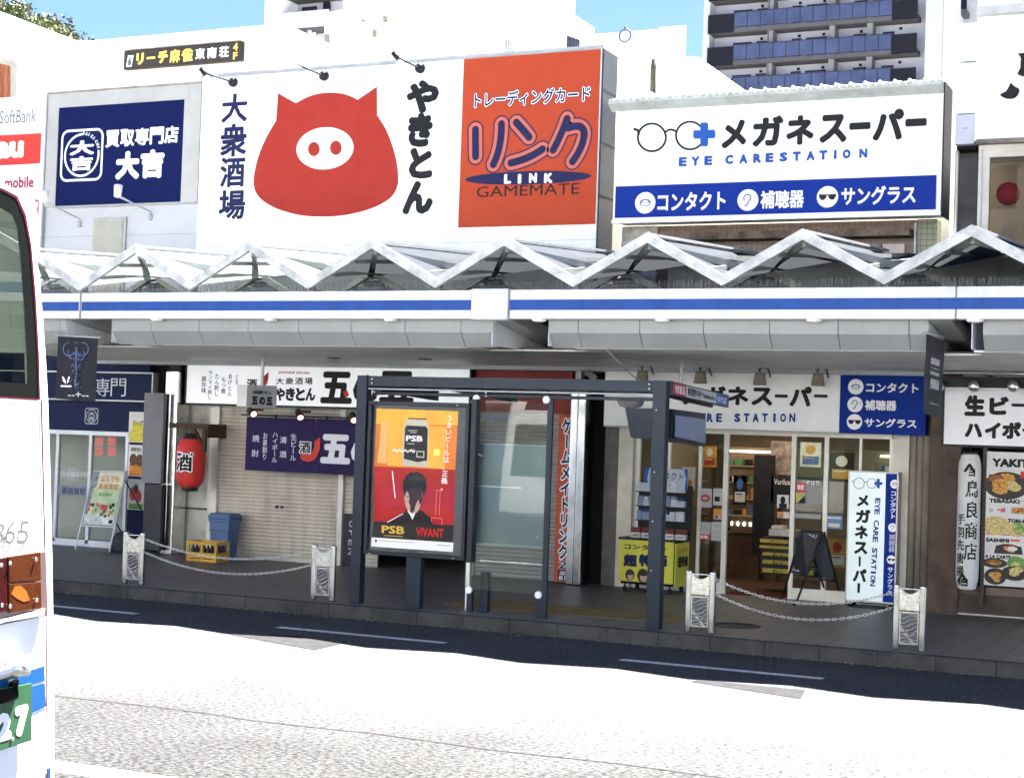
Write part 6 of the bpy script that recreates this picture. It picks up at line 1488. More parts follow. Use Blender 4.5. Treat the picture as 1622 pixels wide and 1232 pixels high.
b = B(); c = A(852, 66, 33); R_ = A(905, 66, 33).x - c.x
b.lathe((c.x, 33 + R_, A(850, 130, 33).z), [(R_, 0), (R_, A(850, 44, 33).z - A(850, 130, 33).z), (R_*.8, A(850, 37, 33).z - A(850, 130, 33).z), (R_*.1, A(850, 35, 33).z - A(850, 130, 33).z)], WHITE, 40); tag(b.obj('water_tank'), 'round white rooftop tank behind the orange billboard', 'water tank')
b = B(); b.bpx(798, 42, 815, 62, 29, 29.6, mat('lilac_box', (.6, .6, .66), .5)); 
for k in range(5): b.bpx(799 + k*3.6, 62, 800 + k*3.6, 95, 29, 29.05, GREY)
for k in range(3): b.bpx(805, 66 + k*6, 811, 70 + k*6, 29.1, 29.2, BLACK)
tag(b.obj('rooftop_cabinet'), 'small lilac cabinet on rails beside the round rooftop tank', 'cabinet')
# roof railing, ring antenna
b = B(); Yr = 27.5
for k in range(46):
    px = 902 + k*3.95
    b.bpx(px, 60 + .0*k, px + .8, 110, Yr, Yr + .02, mat('rail_pale', (.7, .74, .75), .5))
b.bpx(900, 58, 1084, 60, Yr - .01, Yr + .03, MATS['rail_pale'])
for k in range(6): b.bpx(898 + k*3.4, 57 + k*1.2, 899.6 + k*3.4, 84, Yr - .4, Yr - .36, DGREY)
b.bpx(1043, 44, 1086, 45, Yr - .2, Yr - .17, MATS['rail_pale'])
for k in range(9): b.bpx(1044 + k*5, 44, 1044.8 + k*5, 95, Yr - .2, Yr - .18, MATS['rail_pale'])
tag(b.obj('roof_railing'), 'thin pale railing along the white roof under the sky', 'railing')
c = A(990, 57, 27); R_ = A(999, 57, 27).x - c.x
b = B().tube([(c.x + R_*math.cos(t*math.pi/12), 27, c.z + R_*math.sin(t*math.pi/12)) for t in range(25)], .022, mat('ring_blue', (.03, .05, .3), .5), 8); b.tube([(c.x - .02, 27, c.z - R_), (c.x - .02, 27, c.z - .85)], .018, GREY); b.tube([(c.x - .05, 27, c.z - .1), (c.x + .05, 27, c.z + .14)], .016, GREY); b.tube([(c.x, 27, c.z + R_), (c.x, 27, c.z + R_ + .07)], .02, MATS['ring_blue'])
b.box(c.x - .06, c.x + .04, 26.95, 27.05, c.z - .62, c.z - .55, MATS['ring_blue']); tag(b.obj('ring_antenna'), 'blue ring shaped antenna on a mast above the white roof', 'antenna')
# white house with slanted edge
Yw = 26.0; P = [A(900, 96, Yw), A(1040, 90, Yw), A(1082, 48, Yw), A(1137, 150, Yw), A(1139, 420, Yw), A(900, 420, Yw)]
b = B().prism([A(900, 96, Yw), A(1139, 96, Yw), A(1139, 420, Yw), A(900, 420, Yw)], (0, .3, 0), WHITE)
b = B().prism([A(880, 90, Yw), A(1105, 90, Yw), A(1139, 152, Yw), A(1139, 420, Yw), A(880, 420, Yw)], (0, 5, 0), mat('house_render', (.62, .63, .64), .8, var=.05, scale=.8, bump=.1))
o = tag(b.obj('building'), 'plain white rendered house with slanted edge above the eyewear billboard', 'building')
l = B(); l.tube([A(1036, 94, Yw - .05), A(1034, 118, Yw - .05), A(1033, 165, Yw - .05)], .045, mat('stain_pipe', (.05, .047, .04), .7, var=.4, scale=8), 8); l.obj('downpipe', o)
l = B().bpx(1044, 136, 1058, 160, Yw - .3, Yw, mat('beige_box', (.6, .5, .3), .6)); l.obj('wall_box', o)
# ---- eyewear upper storey and billboard
x0_, x1_ = A(975, 250, YU).x, A(1493, 240, YU).x; zt, zb = 7.005, 5.31
b = B(); SF = mat('megasign_white', (.80, .81, .80), .4, var=.02)
b.box(x0_, x1_, YU, YU + .45, zb, zt, SF)
o = tag(b.obj('billboard', bevel=.006), 'wide white eyewear billboard with blue foot and three round icons', 'billboard')
b = B(); zbl = 5.805; xbr = A(1483, 300, YU).x
b.box(x0_ + .02, xbr, YU - .012, YU - .001, zb + .05, zbl, PANELB); b.obj('blue_panel', o)
b = B(); b.box(x0_ - .02, x1_ + .02, YU - .03, YU - .0, zb - .03, zb + .02, WHITE); b.box(x1_ + .001, x1_ + .02, YU - .03, YU + .5, zb - .03, zt, mat('sign_side', (.03, .03, .032), .7, var=.2)); b.obj('frame', o)
b = B(); x = x0_ - .08
COR = mat('corrugated_eave', (.45, .47, .44), .6, .1, var=.12, scale=4)
n = 48; w_ = (x1_ - x0_ + .1)/n
for k in range(n):
    xx = x + k*w_; b.hexa([(xx, YU - .16, zt - .02), (xx + w_, YU - .16, zt - .02), (xx + w_*.75, YU - .16, zt + .012 + .018*(k % 2)), (xx + w_*.25, YU - .16, zt + .012 + .018*(k % 2))], [(xx, YU + .5, zt + .12), (xx + w_, YU + .5, zt + .12), (xx + w_*.75, YU + .5, zt + .15), (xx + w_*.25, YU + .5, zt + .15)], COR)
    if k % 2: b.lathe((xx + w_/2, YU - .16, zt + .022), [(.02, .02), (.024, 0), (.014, -.008)], WHITE, 8, axis='y')
b.hexa([(x, YU - .15, zt - .05), (x1_, YU - .15, zt - .05), (x1_, YU - .15, zt - .021), (x, YU - .15, zt - .021)], [(x, YU, zt - .14), (x1_, YU, zt - .14), (x1_, YU, zt - .021), (x, YU, zt - .021)], COR)
b.obj('eave', o)
l = B(); y = YU - .004
def Z4(x_, y_): return 1100 + x_/2.933, y_/2.933
for ch, bx in (('メ', (128, 560, 240, 687)), ('ガ', (272, 543, 411, 678)), ('ネ', (428, 540, 553, 671)), ('ス', (583, 535, 706, 662)), ('ー', (720, 571, 818, 601)), ('パ', (830, 511, 971, 650)), ('ー', (980, 553, 1079, 586))): l.tpx(ch, *Z4(bx[0], bx[1]), *Z4(bx[2], bx[3]), y, INK, .055)
S_ = 'EYE CARESTATION'; xs_px = [1081.5, 1101.5, 1122, 0, 1155, 1177.5, 1199.5, 1219, 1241, 1262, 1284, 1304, 1323, 1341, 1367.5]
LB2 = mat('lettering_midblue', (.012, .075, .33), .5)
for ch, px in zip(S_, xs_px):
    if ch == ' ': continue
    yc_ = 256.5 - (px - 1081)*.0475; w2 = 6.2 if ch != 'I' else 1.9; l.tpx(ch, px - w2, yc_ - 7.2, px + w2, yc_ + 7.2, y, LB2, .07)
# glasses logo
def ring(px, py, rx, ry, w_, Y, m, n=44):
    P = [[A(px + (rx + q)*math.cos(2*math.pi*k/n), py + (ry + q)*math.sin(2*math.pi*k/n), Y) for k in range(n)] for q in (0, -w_)]
    l.add(P[0] + P[1], [(k, (k+1) % n, n + (k+1) % n, n + k) for k in range(n)], m)
ring(1032.5, 218, 23.8, 23.5, 3.3, y, INK); ring(1093, 215, 23.8, 23.5, 3.3, y, INK)
l.strokepx([(1055, 209), (1058, 206.5), (1063, 205.5), (1067, 206.5), (1070, 208)], 3.2, y - .0005, INK); l.strokepx([(1005, 205), (1010, 206.5), (1012, 212)], 4, y - .0005, INK)
l.strokepx([(1115.5, 197), (1115.5, 229)], 12.5, y - .001, BLUE, False); l.strokepx([(1100, 213.6), (1131, 212.4)], 13, y - .0012, BLUE, False)
for p in ((1115.5, 197.5), (1115.5, 229)): l.strokepx([(p[0] - 3.2, p[1]), (p[0] + 3.2, p[1])], 6, y - .0016, BLUE)
for px in (1101, 1130): l.strokepx([(px, 209.5), (px, 216.5)], 6, y - .002, BLUE)
yb = YU - .015
for k, (px, py) in enumerate(((1022, 321.4), (1184.6, 317), (1310.7, 312))): icon(l, px, py, 17, yb, k)
l.tpx('コンタクト', 1042, 306, 1149, 332, yb, WINK, .03); l.tpx('補聴器', 1205, 302.5, 1273, 329, yb, WINK, .03); l.tpx('サングラス', 1333, 296.5, 1450, 322.5, yb, WINK, .03)
l.obj('lettering', o)
# the old tiled storey
Yo = 21.75; xa, xb = A(985, 380, Yo).x, A(1484, 380, Yo).x
TIL = mat('brown_tile', (.12, .065, .035), .5, var=.3, scale=6)
def mosaic(name, c1, c2, mort, s):
    m = bpy.data.materials.new(name); m.use_nodes = True; t = m.node_tree; p = t.nodes['Principled BSDF']
    tc = t.nodes.new('ShaderNodeTexCoord'); mp = t.nodes.new('ShaderNodeMapping'); mp.inputs['Rotation'].default_value = (math.radians(90), 0, 0)
    br = t.nodes.new('ShaderNodeTexBrick'); br.offset = 0; br.inputs['Scale'].default_value = 1; br.inputs['Brick Width'].default_value = s; br.inputs['Row Height'].default_value = s; br.inputs['Mortar Size'].default_value = s*.07
    br.inputs['Color1'].default_value = (*c1, 1); br.inputs['Color2'].default_value = (*c2, 1); br.inputs['Mortar'].default_value = (*mort, 1)
    t.links.new(tc.outputs['Object'], mp.inputs[0]); t.links.new(mp.outputs[0], br.inputs['Vector']); t.links.new(br.outputs[0], p.inputs['Base Color']); p.inputs['Roughness'].default_value = .4
    return m
BT = mosaic('brown_mosaic', (.10, .05, .028), (.15, .08, .04), (.05, .035, .025), .075); GT = mosaic('green_mosaic', (.14, .16, .09), (.20, .21, .12), (.07, .07, .05), .075)
b = B()
b.box(A(985, 380, Yo).x, A(1040, 380, Yo).x, Yo, Yo + .3, zl, 5.3, mat('stained_wall', (.34, .33, .29), .8, var=.35, scale=3, bump=.2)); b.box(A(1040, 380, Yo).x, A(1449, 380, Yo).x, Yo + .05, Yo + .3, zl, 5.3, BT)
b.box(A(1452, 380, Yo).x, xb, Yo, Yo + .3, zl, 5.3, GT); b.box(A(1075, 380, Yo).x, A(1446, 380, Yo).x, Yo - .25, Yo + .05, 5.06, 5.16, mat('rusty_eave', (.12, .09, .065), .8, var=.4, scale=5)); b.box(A(1449, 380, Yo).x, A(1452, 380, Yo).x, Yo - .05, Yo + .05, zl, 5.25, GREY); b.obj('upper_wall', G4)
WINF = mat('old_window_frame', (.22, .21, .19), .6, var=.2)
for p0, p1 in ((1088, 1172), (1222, 1395)):
    b = B(); x2, x3 = A(p0, 385, Yo).x, A(p1, 385, Yo).x; z3 = 4.98
    for u0, u1, w0, w1 in ((x2, x3, z3 - .05, z3), (x2, x2 + .05, zl, z3 - .05), (x3 - .05, x3, zl, z3 - .05), ((x2+x3)/2 - .02, (x2+x3)/2 + .02, zl, z3 - .05)): b.box(u0, u1, Yo + .0, Yo + .06, w0, w1, WINF)
    fr = b.obj('window', G4); B().box(x2 + .05, x3 - .05, Yo + .035, Yo + .045, zl, z3 - .05, mat('dark_pane', (.03, .032, .035), .08, var=.0, spec=.6)).obj('pane', fr)
b = B(); x2, x3 = A(1398, 385, Yo).x, A(1433, 385, Yo).x; b.box(x2, x3, Yo, Yo + .06, zl, 4.98, mat('boarded_window', (.50, .45, .38), .8, var=.2, scale=3)); b.obj('board_panel', G4)
b = B(); b.tube([A(985, 388, Yo - .1), A(1003, 381, Yo - .1), A(1028, 380, Yo - .1), A(1040, 384, Yo - .1)], .03, mat('pipe_cream', (.5, .48, .42), .6), 8); b.obj('pipe', G4)
# ---- restaurant upper storey
Yr_ = 21.25
xa = A(1546, 120, Yr_).x; xe = xa + 5
b = B(); b.box(xa, xe, Yr_, Yr_ + .5, A(1580, 222, Yr_).z, 10.5, WHITE); b.obj('billboard_wall', G5)
b = B(); x2 = A(1516, 130, Yr_ + .1).x; z2 = A(1530, 180, Yr_).z; z3 = A(1530, 227, Yr_).z; zj = A(1530, 97, Yr_).z
b.box(x2, xa - .01, Yr_ + .1, Yr_ + .6, zj + .02, A(1530, 34, Yr_).z, WHITE); b.box(x2, xa - .01, Yr_ + .1, Yr_ + .6, z2 + .02, zj, WHITE); b.box(x2, xa - .01, Yr_ + .06, Yr_ + .6, z3, z2, mat('meter_box_grey', (.48, .49, .55), .5, var=.05)); b.box(x2, xa - .01, Yr_ + .2, Yr_ + .6, z3 - .04, zj, DARK)
b.obj('side_box', G5, bevel=.004)
l = B(); l.bpx(1524, 202, 1534, 204.5, Yr_ + .055, Yr_ + .07, GREY); l.bpx(1528.5, 182, 1530, 184, Yr_ + .055, Yr_ + .07, GREY); l.obj('latch', G5)
b = B(); x3 = A(1530, 300, Yr_ + .3).x
b.box(A(1512, 300, Yr_ + .5).x, A(1547, 300, Yr_ + .5).x, Yr_ + .5, Yr_ + .7, zl, z3, mat('recess_grey', (.08, .08, .085), .6, var=.2)); b.box(A(1513.5, 300, Yr_ + .45).x, A(1517, 300, Yr_ + .45).x, Yr_ + .42, Yr_ + .5, zl, z3, WHITE); b.obj('recess_panel', G5)
zw = A(1560, 236, Yr_).z; BF = mat('window_beige', (.55, .52, .44), .5, var=.1, scale=4)
b = B(); xw = A(1547, 320, Yr_).x
b.box(xw, xe, Yr_ + .06, Yr_ + .16, zw - .10, zw + .12, BF); b.box(xw, xw + .14, Yr_ + .06, Yr_ + .16, zl, zw - .1, BF); b.box(xw + .045, xw + .055, Yr_ + .05, Yr_ + .06, zl, zw, SEAM); b.box(xw + 1.5, xw + 1.6, Yr_ + .06, Yr_ + .16, zl, zw - .1, BF)
b.box(xw - .02, xe, Yr_ - .04, Yr_ + .06, zw + .06, zw + .12, mat('drip_rust', (.22, .19, .16), .7, var=.3)); wf = b.obj('window', G5)
B().box(xw + .14, xe, Yr_ + .10, Yr_ + .11, zl, zw - .1, glass('window_glass', (.62, .56, .48), .0, ior=1.22)).obj('pane', wf)
b = B(); b.box(xw, xe, Yr_ + 1.6, Yr_ + 1.7, zl, zw, mat('dim_room', (.12, .10, .08), .8, var=.3)); b.box(xw + .5, xw + .54, Yr_ + 1.0, Yr_ + 1.04, zl, zw, BLACK); b.box(xw, xe, Yr_ + .16, Yr_ + 1.6, zw, zw + .05, mat('dim_ceiling', (.3, .26, .2), .8)); b.obj('room', G5)
c = A(1597, 307, Yr_ + .35); b = B().lathe(c, [(.03, -.15), (.10, -.12), (.145, -.05), (.15, 0), (.145, .05), (.10, .12), (.03, .15)], mat('small_lantern_red', (.75, .05, .04), .5), 20); tag(b.obj('round_lantern'), 'small round red lantern behind the upper window over the restaurant', 'lantern')
b = B().bpx(1587, 355, 1614, 378, Yr_ + .2, Yr_ + .21, mat('window_paper', (.55, .58, .58), .5)); tag(b.obj('paper_sheet'), 'pale paper sheet behind the upper window below the red lantern', 'paper')
l = B(); y = Yr_ - .004
l.ppx([(1622, 84), (1612, 85), (1617, 92), (1616, 108), (1611, 118), (1620, 122), (1634, 118), (1650, 90)], y, INK); l.ppx(cat([(1601, 131), (1607, 137), (1614, 141), (1614, 148), (1607, 156), (1596, 157), (1586, 153), (1585, 149), (1594, 144), (1601, 131)], 3), y, INK)
for px, py in ((1569, 37), (1553, 62), (1557, 124), (1548, 200)): l.rpx(px, py, px + 1.6, py + 2, y, GREY)
l.obj('brush_mark', G5)
b = B(); xc_ = A(1549, 20, Yr_).x; b.box(xc_, xe, Yr_ - .12, Yr_ + .5, A(1560, 27, Yr_).z, A(1560, 14, Yr_).z, mat('cornice', (.5, .5, .48), .6, var=.1)); b.box(xc_ + .2, xe, Yr_ + .1, Yr_ + .5, A(1560, 14, Yr_).z, 10.6, GREY); b.obj('cornice', G5)
# ---------------------------------------------------------------- far apartment towers
APW = mat('apartment_pale', (.42, .41, .43), .7, var=.05, scale=.2); APD = mat('apartment_dark', (.014, .014, .019), .7, var=.08, scale=.3, spec=.05); APG = mat('balcony_glass', (.05, .06, .11), .10, .0, var=.15, scale=.5, spec=.5); SLAB = mat('balcony_slab', (.07, .068, .072), .6, var=.1, scale=.3); PANE = mat('apartment_pane', (.06, .09, .18), .08, spec=.9, var=.1, scale=.3); APF = mat('apartment_frame', (.02, .02, .03), .5)
YA = 140.0
G8 = thing('apartment_tower', 'tall apartment tower with blue glass balconies behind the eyewear billboard', 'building', A(1290, 700, YA + 2))
xa, xb = A(1128, 70, YA).x, A(1470, 60, YA).x; xt = A(1108, 70, YA).x
z_of = lambda py: A(1300, py, YA).z
F0 = z_of(134); FH = z_of(81) - z_of(134)
b = B(); b.box(xt + .3, xb + 1.0, YA + 1.6, YA + 16, 0, F0 + 5*FH, APW); b.box(xb - .2, xb + .9, YA - .2, YA + 1.6, 0, F0 + 5*FH, APW); b.box(xt + .3, xt + .9, YA - .0, YA + 1.6, 0, F0 + 5*FH, APW); b.obj('wall', G8)
def at_(px): return A(px, 80, YA).x
for k in range(-1, 5):
    z = F0 + FH*k
    b = B().box(at_(1121), at_(1452), YA - .1, YA + 1.6, z - .75, z - .35, SLAB); b.obj('balcony_slab', G8)
    b = B(); b.box(at_(1121) - .0, at_(1162), YA - .16, YA - .02, z - .75, z + .95, APD); b.box(at_(1412), at_(1452), YA - .16, YA - .02, z - .75, z + .95, APD); b.box(at_(1121), at_(1123), YA - .02, YA + 1.6, z - .34, z + .95, APD); b.obj('balcony_wall', G8)
    b = B(); n = 12
    for j in range(n):
        u0, u1 = at_(1162 + j*250/n), at_(1162 + (j + 1)*250/n); b.box(u0 + .04, u1 - .04, YA - .12, YA - .09, z - .30, z + 1.0, APG)
    b.obj('balcony_glass', G8)
    b = B()
    for j in range(n + 1): u0 = at_(1162 + j*250/n); b.box(u0 - .035, u0 + .035, YA - .13, YA - .06, z - .34, z + 1.05, APF)
    b.box(at_(1162), at_(1412), YA - .13, YA - .06, z + 1.0, z + 1.07, APF); b.obj('balcony_rail', G8)
    for px0, px1 in ((1153, 1182), (1190, 1210), (1246, 1262), (1269, 1302), (1345, 1366), (1391, 1410)):
        b = B().box(at_(px0), at_(px1), YA + 1.52, YA + 1.6, z - .3, z + 1.65, APF); w_ = b.obj('window', G8)
        B().box(at_(px0) + .12, at_(px1) - .12, YA + 1.48, YA + 1.53, z - .2, z + 1.5, PANE).obj('pane', w_)
    b = B()
    for px in (1218, 1316, 1376): b.box(at_(px) - .25, at_(px) + .25, YA + .2, YA + 1.6, z - .35, z - .75 + FH, mat('partition', (.16, .155, .155), .7))
    for px in (1198, 1258, 1297, 1357, 1420): b.box(at_(px) - .12, at_(px) + .12, YA + 1.5, YA + 1.6, z + 1.75, z + 1.97, APD)
    b.box(at_(1215) , at_(1216), YA + .2, YA + .35, z - .3, z - .75 + FH, GREY); b.obj('partition', G8)
    if k in (1, 2):
        b = B(); 
        for j in range(7): u0 = at_(rnd.choice((1238, 1275, 1365)) + rnd.uniform(0, 16)); b.box(u0, u0 + rnd.uniform(.15, .5), YA + .4, YA + .45, z + .1 + rnd.uniform(-.2, .2), z + 1.1, mat('laundry', (.55, .6, .75), .8))
        b.obj('laundry', G8)
G9 = thing('apartment_tower', 'narrow apartment wing with dark balconies beside the white restaurant top', 'building', A(1500, 700, YA + 12))
Yq = YA + 10
def aq(px): return A(px, 80, Yq).x
b = B(); b.box(aq(1486), aq(1560), Yq + 1.5, Yq + 10, 0, 70, APW); b.box(aq(1477), aq(1484), Yq - 3, Yq + 10, 0, 70, APD); b.box(aq(1468), aq(1477), Yq - 6, Yq + 4, 0, 70, APW); b.obj('wall', G9)
for k in range(5):
    z = A(1500, 118 - k*52, Yq).z
    b = B().box(aq(1480), aq(1530), Yq - .1, Yq + 1.5, z - .7, z - .2, SLAB); b.obj('balcony_slab', G9)
    b = B().box(aq(1487), aq(1530), Yq - .2, Yq - .1, z - .2, z + 1.4, APD); b.obj('balcony_wall', G9)
    b = B().box(aq(1493), aq(1518), Yq + 1.4, Yq + 1.5, z + .6, z + 2.1, APF); w_ = b.obj('window', G9); B().box(aq(1494.5), aq(1516.5), Yq + 1.36, Yq + 1.41, z + .7, z + 2.0, PANE).obj('pane', w_)
YB2 = 110
G10 = thing('apartment_block', 'pale apartment block with shaded balconies in the gap beside the white tower', 'building', A(470, 700, YB2))
def ab(px): return A(px, 30, YB2).x
b = B(); b.box(ab(424), ab(520), YB2 + 2.2, YB2 + 9, 0, 62, APW); b.box(ab(422), ab(447), YB2 - .3, YB2 + 9, 0, 62, WHITE); b.obj('wall', G10)
for k in range(4):
    zt_, zb_ = A(480, 19 - 50*k, YB2).z, A(480, 44 - 50*k, YB2).z
    b = B().box(ab(447), ab(520), YB2 - .1, YB2 + .1, zb_, zt_, mat('balcony_lilac', (.45, .44, .50), .7)); b.box(ab(447), ab(520), YB2 + .1, YB2 + 2.2, zb_, zb_ + .3, SLAB); b.obj('balcony_wall', G10)
    b = B().box(ab(455), ab(478), YB2 + 2.1, YB2 + 2.2, zb_ + .4, zt_ + 1.0, APF); b.box(ab(492), ab(500), YB2 + 1.8, YB2 + 2.2, zb_ + .3, zt_ + 1.2, APD); b.obj('window', G10)
b = B().box(ab(447), ab(520), YB2 - .05, YB2 + .0, A(480, 66, YB2).z, A(480, 64, YB2).z, WHITE)
for k in range(16): b.box(ab(450 + k*4.2), ab(451 + k*4.2), YB2 - .05, YB2, A(480, 76, YB2).z, A(480, 66, YB2).z, WHITE)
b.obj('balcony_rail', G10)
# ---------------------------------------------------------------- tree above the left roofs
TL = [mat('leaf_olive', (.06, .075, .022), .6, var=.25), mat('leaf_green', (.026, .045, .012), .6, var=.25), mat('leaf_light', (.11, .12, .045), .6, var=.2)]
Yt_ = 44.0
base = A(30, 200, Yt_ + 3)
r = thing('tree', 'broad green tree showing over the white sloping roof', 'tree', (base.x, Yt_ + 3, 0))
b = B(); BARK = mat('bark', (.06, .045, .03), .9, var=.2, bump=.4, scale=8)
b.tube([(base.x, Yt_ + 3, 0), (base.x + .2, Yt_ + 3, 6), (base.x, Yt_ + 3, 10)], [.4, .32, .22], BARK, 10)
for px, py in ((15, 30), (70, 40), (110, 60), (-40, 10), (45, 55)): 
    q_ = A(px, py, Yt_ + 3); b.tube([(base.x, Yt_ + 3, 8.5), Vector((base.x, Yt_ + 3, 10)).lerp(q_, .5), q_], [.16, .1, .04], BARK, 7)
b.obj('trunk', r)
b = B(); edge = [(-80, -60), (-30, -15), (0, 8), (30, 12), (50, 30), (85, 34), (105, 45), (125, 60), (145, 74)]
def ye(px):
    for (x0, y0), (x1, y1) in zip(edge, edge[1:]):
        if x0 <= px <= x1: return y0 + (y1 - y0)*(px - x0)/(x1 - x0)
    return 100
cl = []
for k in range(150):
    px = rnd.uniform(-75, 142); py = ye(px) + 5 + abs(rnd.gauss(0, 1))*26; cl.append((A(px, py, Yt_ + rnd.uniform(0, 5)), rnd.uniform(.25, .55)))
for c, R_ in cl:
    dm = rnd.choice([0, 0, 1, 2])
    for j in range(95):
        d = Vector((rnd.gauss(0, 1), rnd.gauss(0, 1), rnd.gauss(0, .8))); d = d.normalized()*R_*rnd.uniform(.5, 1.05)**.6
        p = c + d; u = Vector((rnd.gauss(0, 1), rnd.gauss(0, 1), rnd.gauss(0, 1))).normalized(); v = u.cross(Vector((rnd.gauss(0, 1), rnd.gauss(0, 1), rnd.gauss(0, 1)))).normalized(); s_ = rnd.uniform(.05, .10)
        b.poly([p - u*s_, p + v*s_*.55, p + u*s_, p - v*s_*.55], TL[dm if rnd.random() < .75 else rnd.randrange(3)])
b.obj('crown', r, recalc=False)
# ---------------------------------------------------------------- bus at the left edge
hd = math.radians(10.7)
PB0 = EYE + ray(78, 950)*6.5
ub = Vector((-math.sin(hd), math.cos(hd), 0)); fb = Vector((-math.cos(hd), -math.sin(hd), 0))     # lateral (away), forward (to the left)
bus = thing('bus', 'white city bus seen from behind with red trimmed rear window and amber lamps', 'bus', (PB0.x, PB0.y, 0))
def RB(px, py, k=0.0):                      # point of the rear plane seen at a photo pixel, k metres proud
    d = ray(px, py); n = fb; t = (PB0 - fb*k - EYE).dot(n) / d.dot(n); return EYE + d*t
def lat(p): return (p - PB0).dot(ub)
BW = mat('bus_white', (.82, .82, .81), .35, var=.015, scale=1); BRED = mat('bus_red_trim', (.07, .003, .010), .3); BGL = glass('bus_glass', (.56, .64, .56), .0, ior=1.15); BBK = mat('bus_black', (.004, .005, .004), .5, spec=.05); BBL = mat('bus_blue', (.006, .062, .19), .3)
edge = [(6, 288), (30, 300), (45, 330), (56, 372), (66, 450), (74, 560), (80, 700), (84, 850), (87, 1000), (88, 1150), (87, 1290), (82, 1330)]
R_ = [RB(*p) for p in edge]; 
prof = [(lat(p), p.z) for p in R_]
half = 1.22; cxl = prof[8][0] - half
full = [(cxl + (l_ - cxl), z_) for l_, z_ in prof] + [(2*cxl - l_, z_) for l_, z_ in prof[::-1]]
b = B(); rings = []
lay = [(.0, .955), (.012, .975), (.04, .992), (.10, 1.0), (10.4, 1.0), (10.6, .98), (10.7, .93)]
zc_ = 1.6; vs = []; n = len(full)
for s_, q_ in lay:
    for l_, z_ in full: vs.append(PB0 + ub*(cxl + (l_ - cxl)*q_) + Vector((0, 0, zc_ + (z_ - zc_)*q_)) - Vector((0, 0, PB0.z)) + fb*s_)
sidew = [j for j in range(n) if all(1.35 < full[q_][1] < 2.75 for q_ in (j, (j+1) % n)) and abs(full[j][1] - full[(j+1) % n][1]) > .05]
fs = [(i*n + j, i*n + (j+1) % n, (i+1)*n + (j+1) % n, (i+1)*n + j) for i in range(len(lay)-1) for j in range(n) if not (i == 3 and j in sidew)] + [tuple((len(lay)-1)*n + j for j in range(n))]
b.add(vs, fs, BW, True)
# rear sheet with an opening for the window
win_px = [(-60, 636), (62, 631), (61, 560), (56, 470), (49, 390), (40, 345), (28, 318), (10, 305), (-60, 290)]
rear = [vs[j] for j in range(n)]
b.obj('body', bus)
B().add(vs, [(3*n + j, 3*n + (j+1) % n, 4*n + (j+1) % n, 4*n + j) for j in sidew], BGL).obj('side_window', bus)
wl_ = [RB(*p, .004) for p in win_px]
def mir(p): l_ = lat(p); return p + ub*(2*(cxl - l_))
sil = [RB(x, y, .0) for x, y in ((64, 633), (63, 560), (58, 470), (51, 388), (42, 340), (28, 311), (8, 299))]
outer = [Vector(v) for v in rear]
b = B()
def fan(pts, m, k):
    P = [RB(*p, k) for p in pts]; P = P + [mir(p) for p in P[::-1]]; b.poly(P, m)
low = [(60, 634), (76, 634), (80, 760), (83, 900), (85.5, 1050), (86, 1200), (85, 1310)]
P = [RB(*p, .0) for p in low]; P[0] = RB(-40, 634, 0); P = [PB0 + ub*(lat(p)) + Vector((0, 0, p.z - PB0.z)) for p in P[1:]]
b.poly(P + [mir(p) for p in P[::-1]], BW)
st = [(76, 634), (72, 560), (64, 452), (54, 374), (44, 334), (29, 303), (6, 291)]
inn = [(64, 634), (62, 560), (57, 470), (50, 388), (41, 340), (28, 311), (6, 299)]
Ps, Pi = [RB(*p) for p in st], [RB(*p) for p in inn]
for L in (0, 1):
    f = (lambda p: p) if not L else mir
    for i in range(len(st)-1): b.poly([f(Ps[i]), f(Ps[i+1]), f(Pi[i+1]), f(Pi[i])], BW)
b.poly([Ps[-1], mir(Ps[-1]), mir(Pi[-1]), Pi[-1]], BW)
b.obj('rear_panel', bus)
# red trim, black surround, glass
b = B(); k_ = .004
gls = [(43, 608), (42, 560), (38, 480), (32, 402), (27, 360), (20, 341), (4, 331)]
Pt = [RB(*p, k_) for p in inn]; Pj = [RB(x - 3.0, y + (3 if y < 345 else 0) - (3 if y > 600 else 0), k_) for x, y in inn]
for L in (0, 1):
    f = (lambda p: p) if not L else mir
    for i in range(len(Pt)-1): b.poly([f(Pt[i]), f(Pt[i+1]), f(Pj[i+1]), f(Pj[i])], BRED)
b.poly([Pt[0], mir(Pt[0]), mir(Pj[0]), Pj[0]], BRED); b.poly([Pt[-1], mir(Pt[-1]), mir(Pj[-1]), Pj[-1]], BRED)
b.poly([RB(64, 634, k_), RB(67, 634, k_), RB(74, 940, k_), RB(76, 1300, k_), RB(74.5, 1300, k_), RB(71.5, 940, k_)], BRED); b.obj('red_trim', bus)
b = B(); Pg = [RB(*p, .002) for p in gls]; Pj2 = [RB(x - 3.0, y + (3 if y < 345 else 0) - (3 if y > 600 else 0), .002) for x, y in inn]
for L in (0, 1):
    f = (lambda p: p) if not L else mir
    for i in range(len(Pg)-1): b.poly([f(Pj2[i]), f(Pj2[i+1]), f(Pg[i+1]), f(Pg[i])], BBK)
b.poly([Pj2[0], mir(Pj2[0]), mir(Pg[0]), Pg[0]], BBK); b.poly([Pj2[-1], mir(Pj2[-1]), mir(Pg[-1]), Pg[-1]], BBK); win = b.obj('rear_window', bus)
b = B(); P = [RB(*p, .0) for p in gls]; b.poly(P + [mir(p) for p in P[::-1]], BGL); b.obj('pane', win)
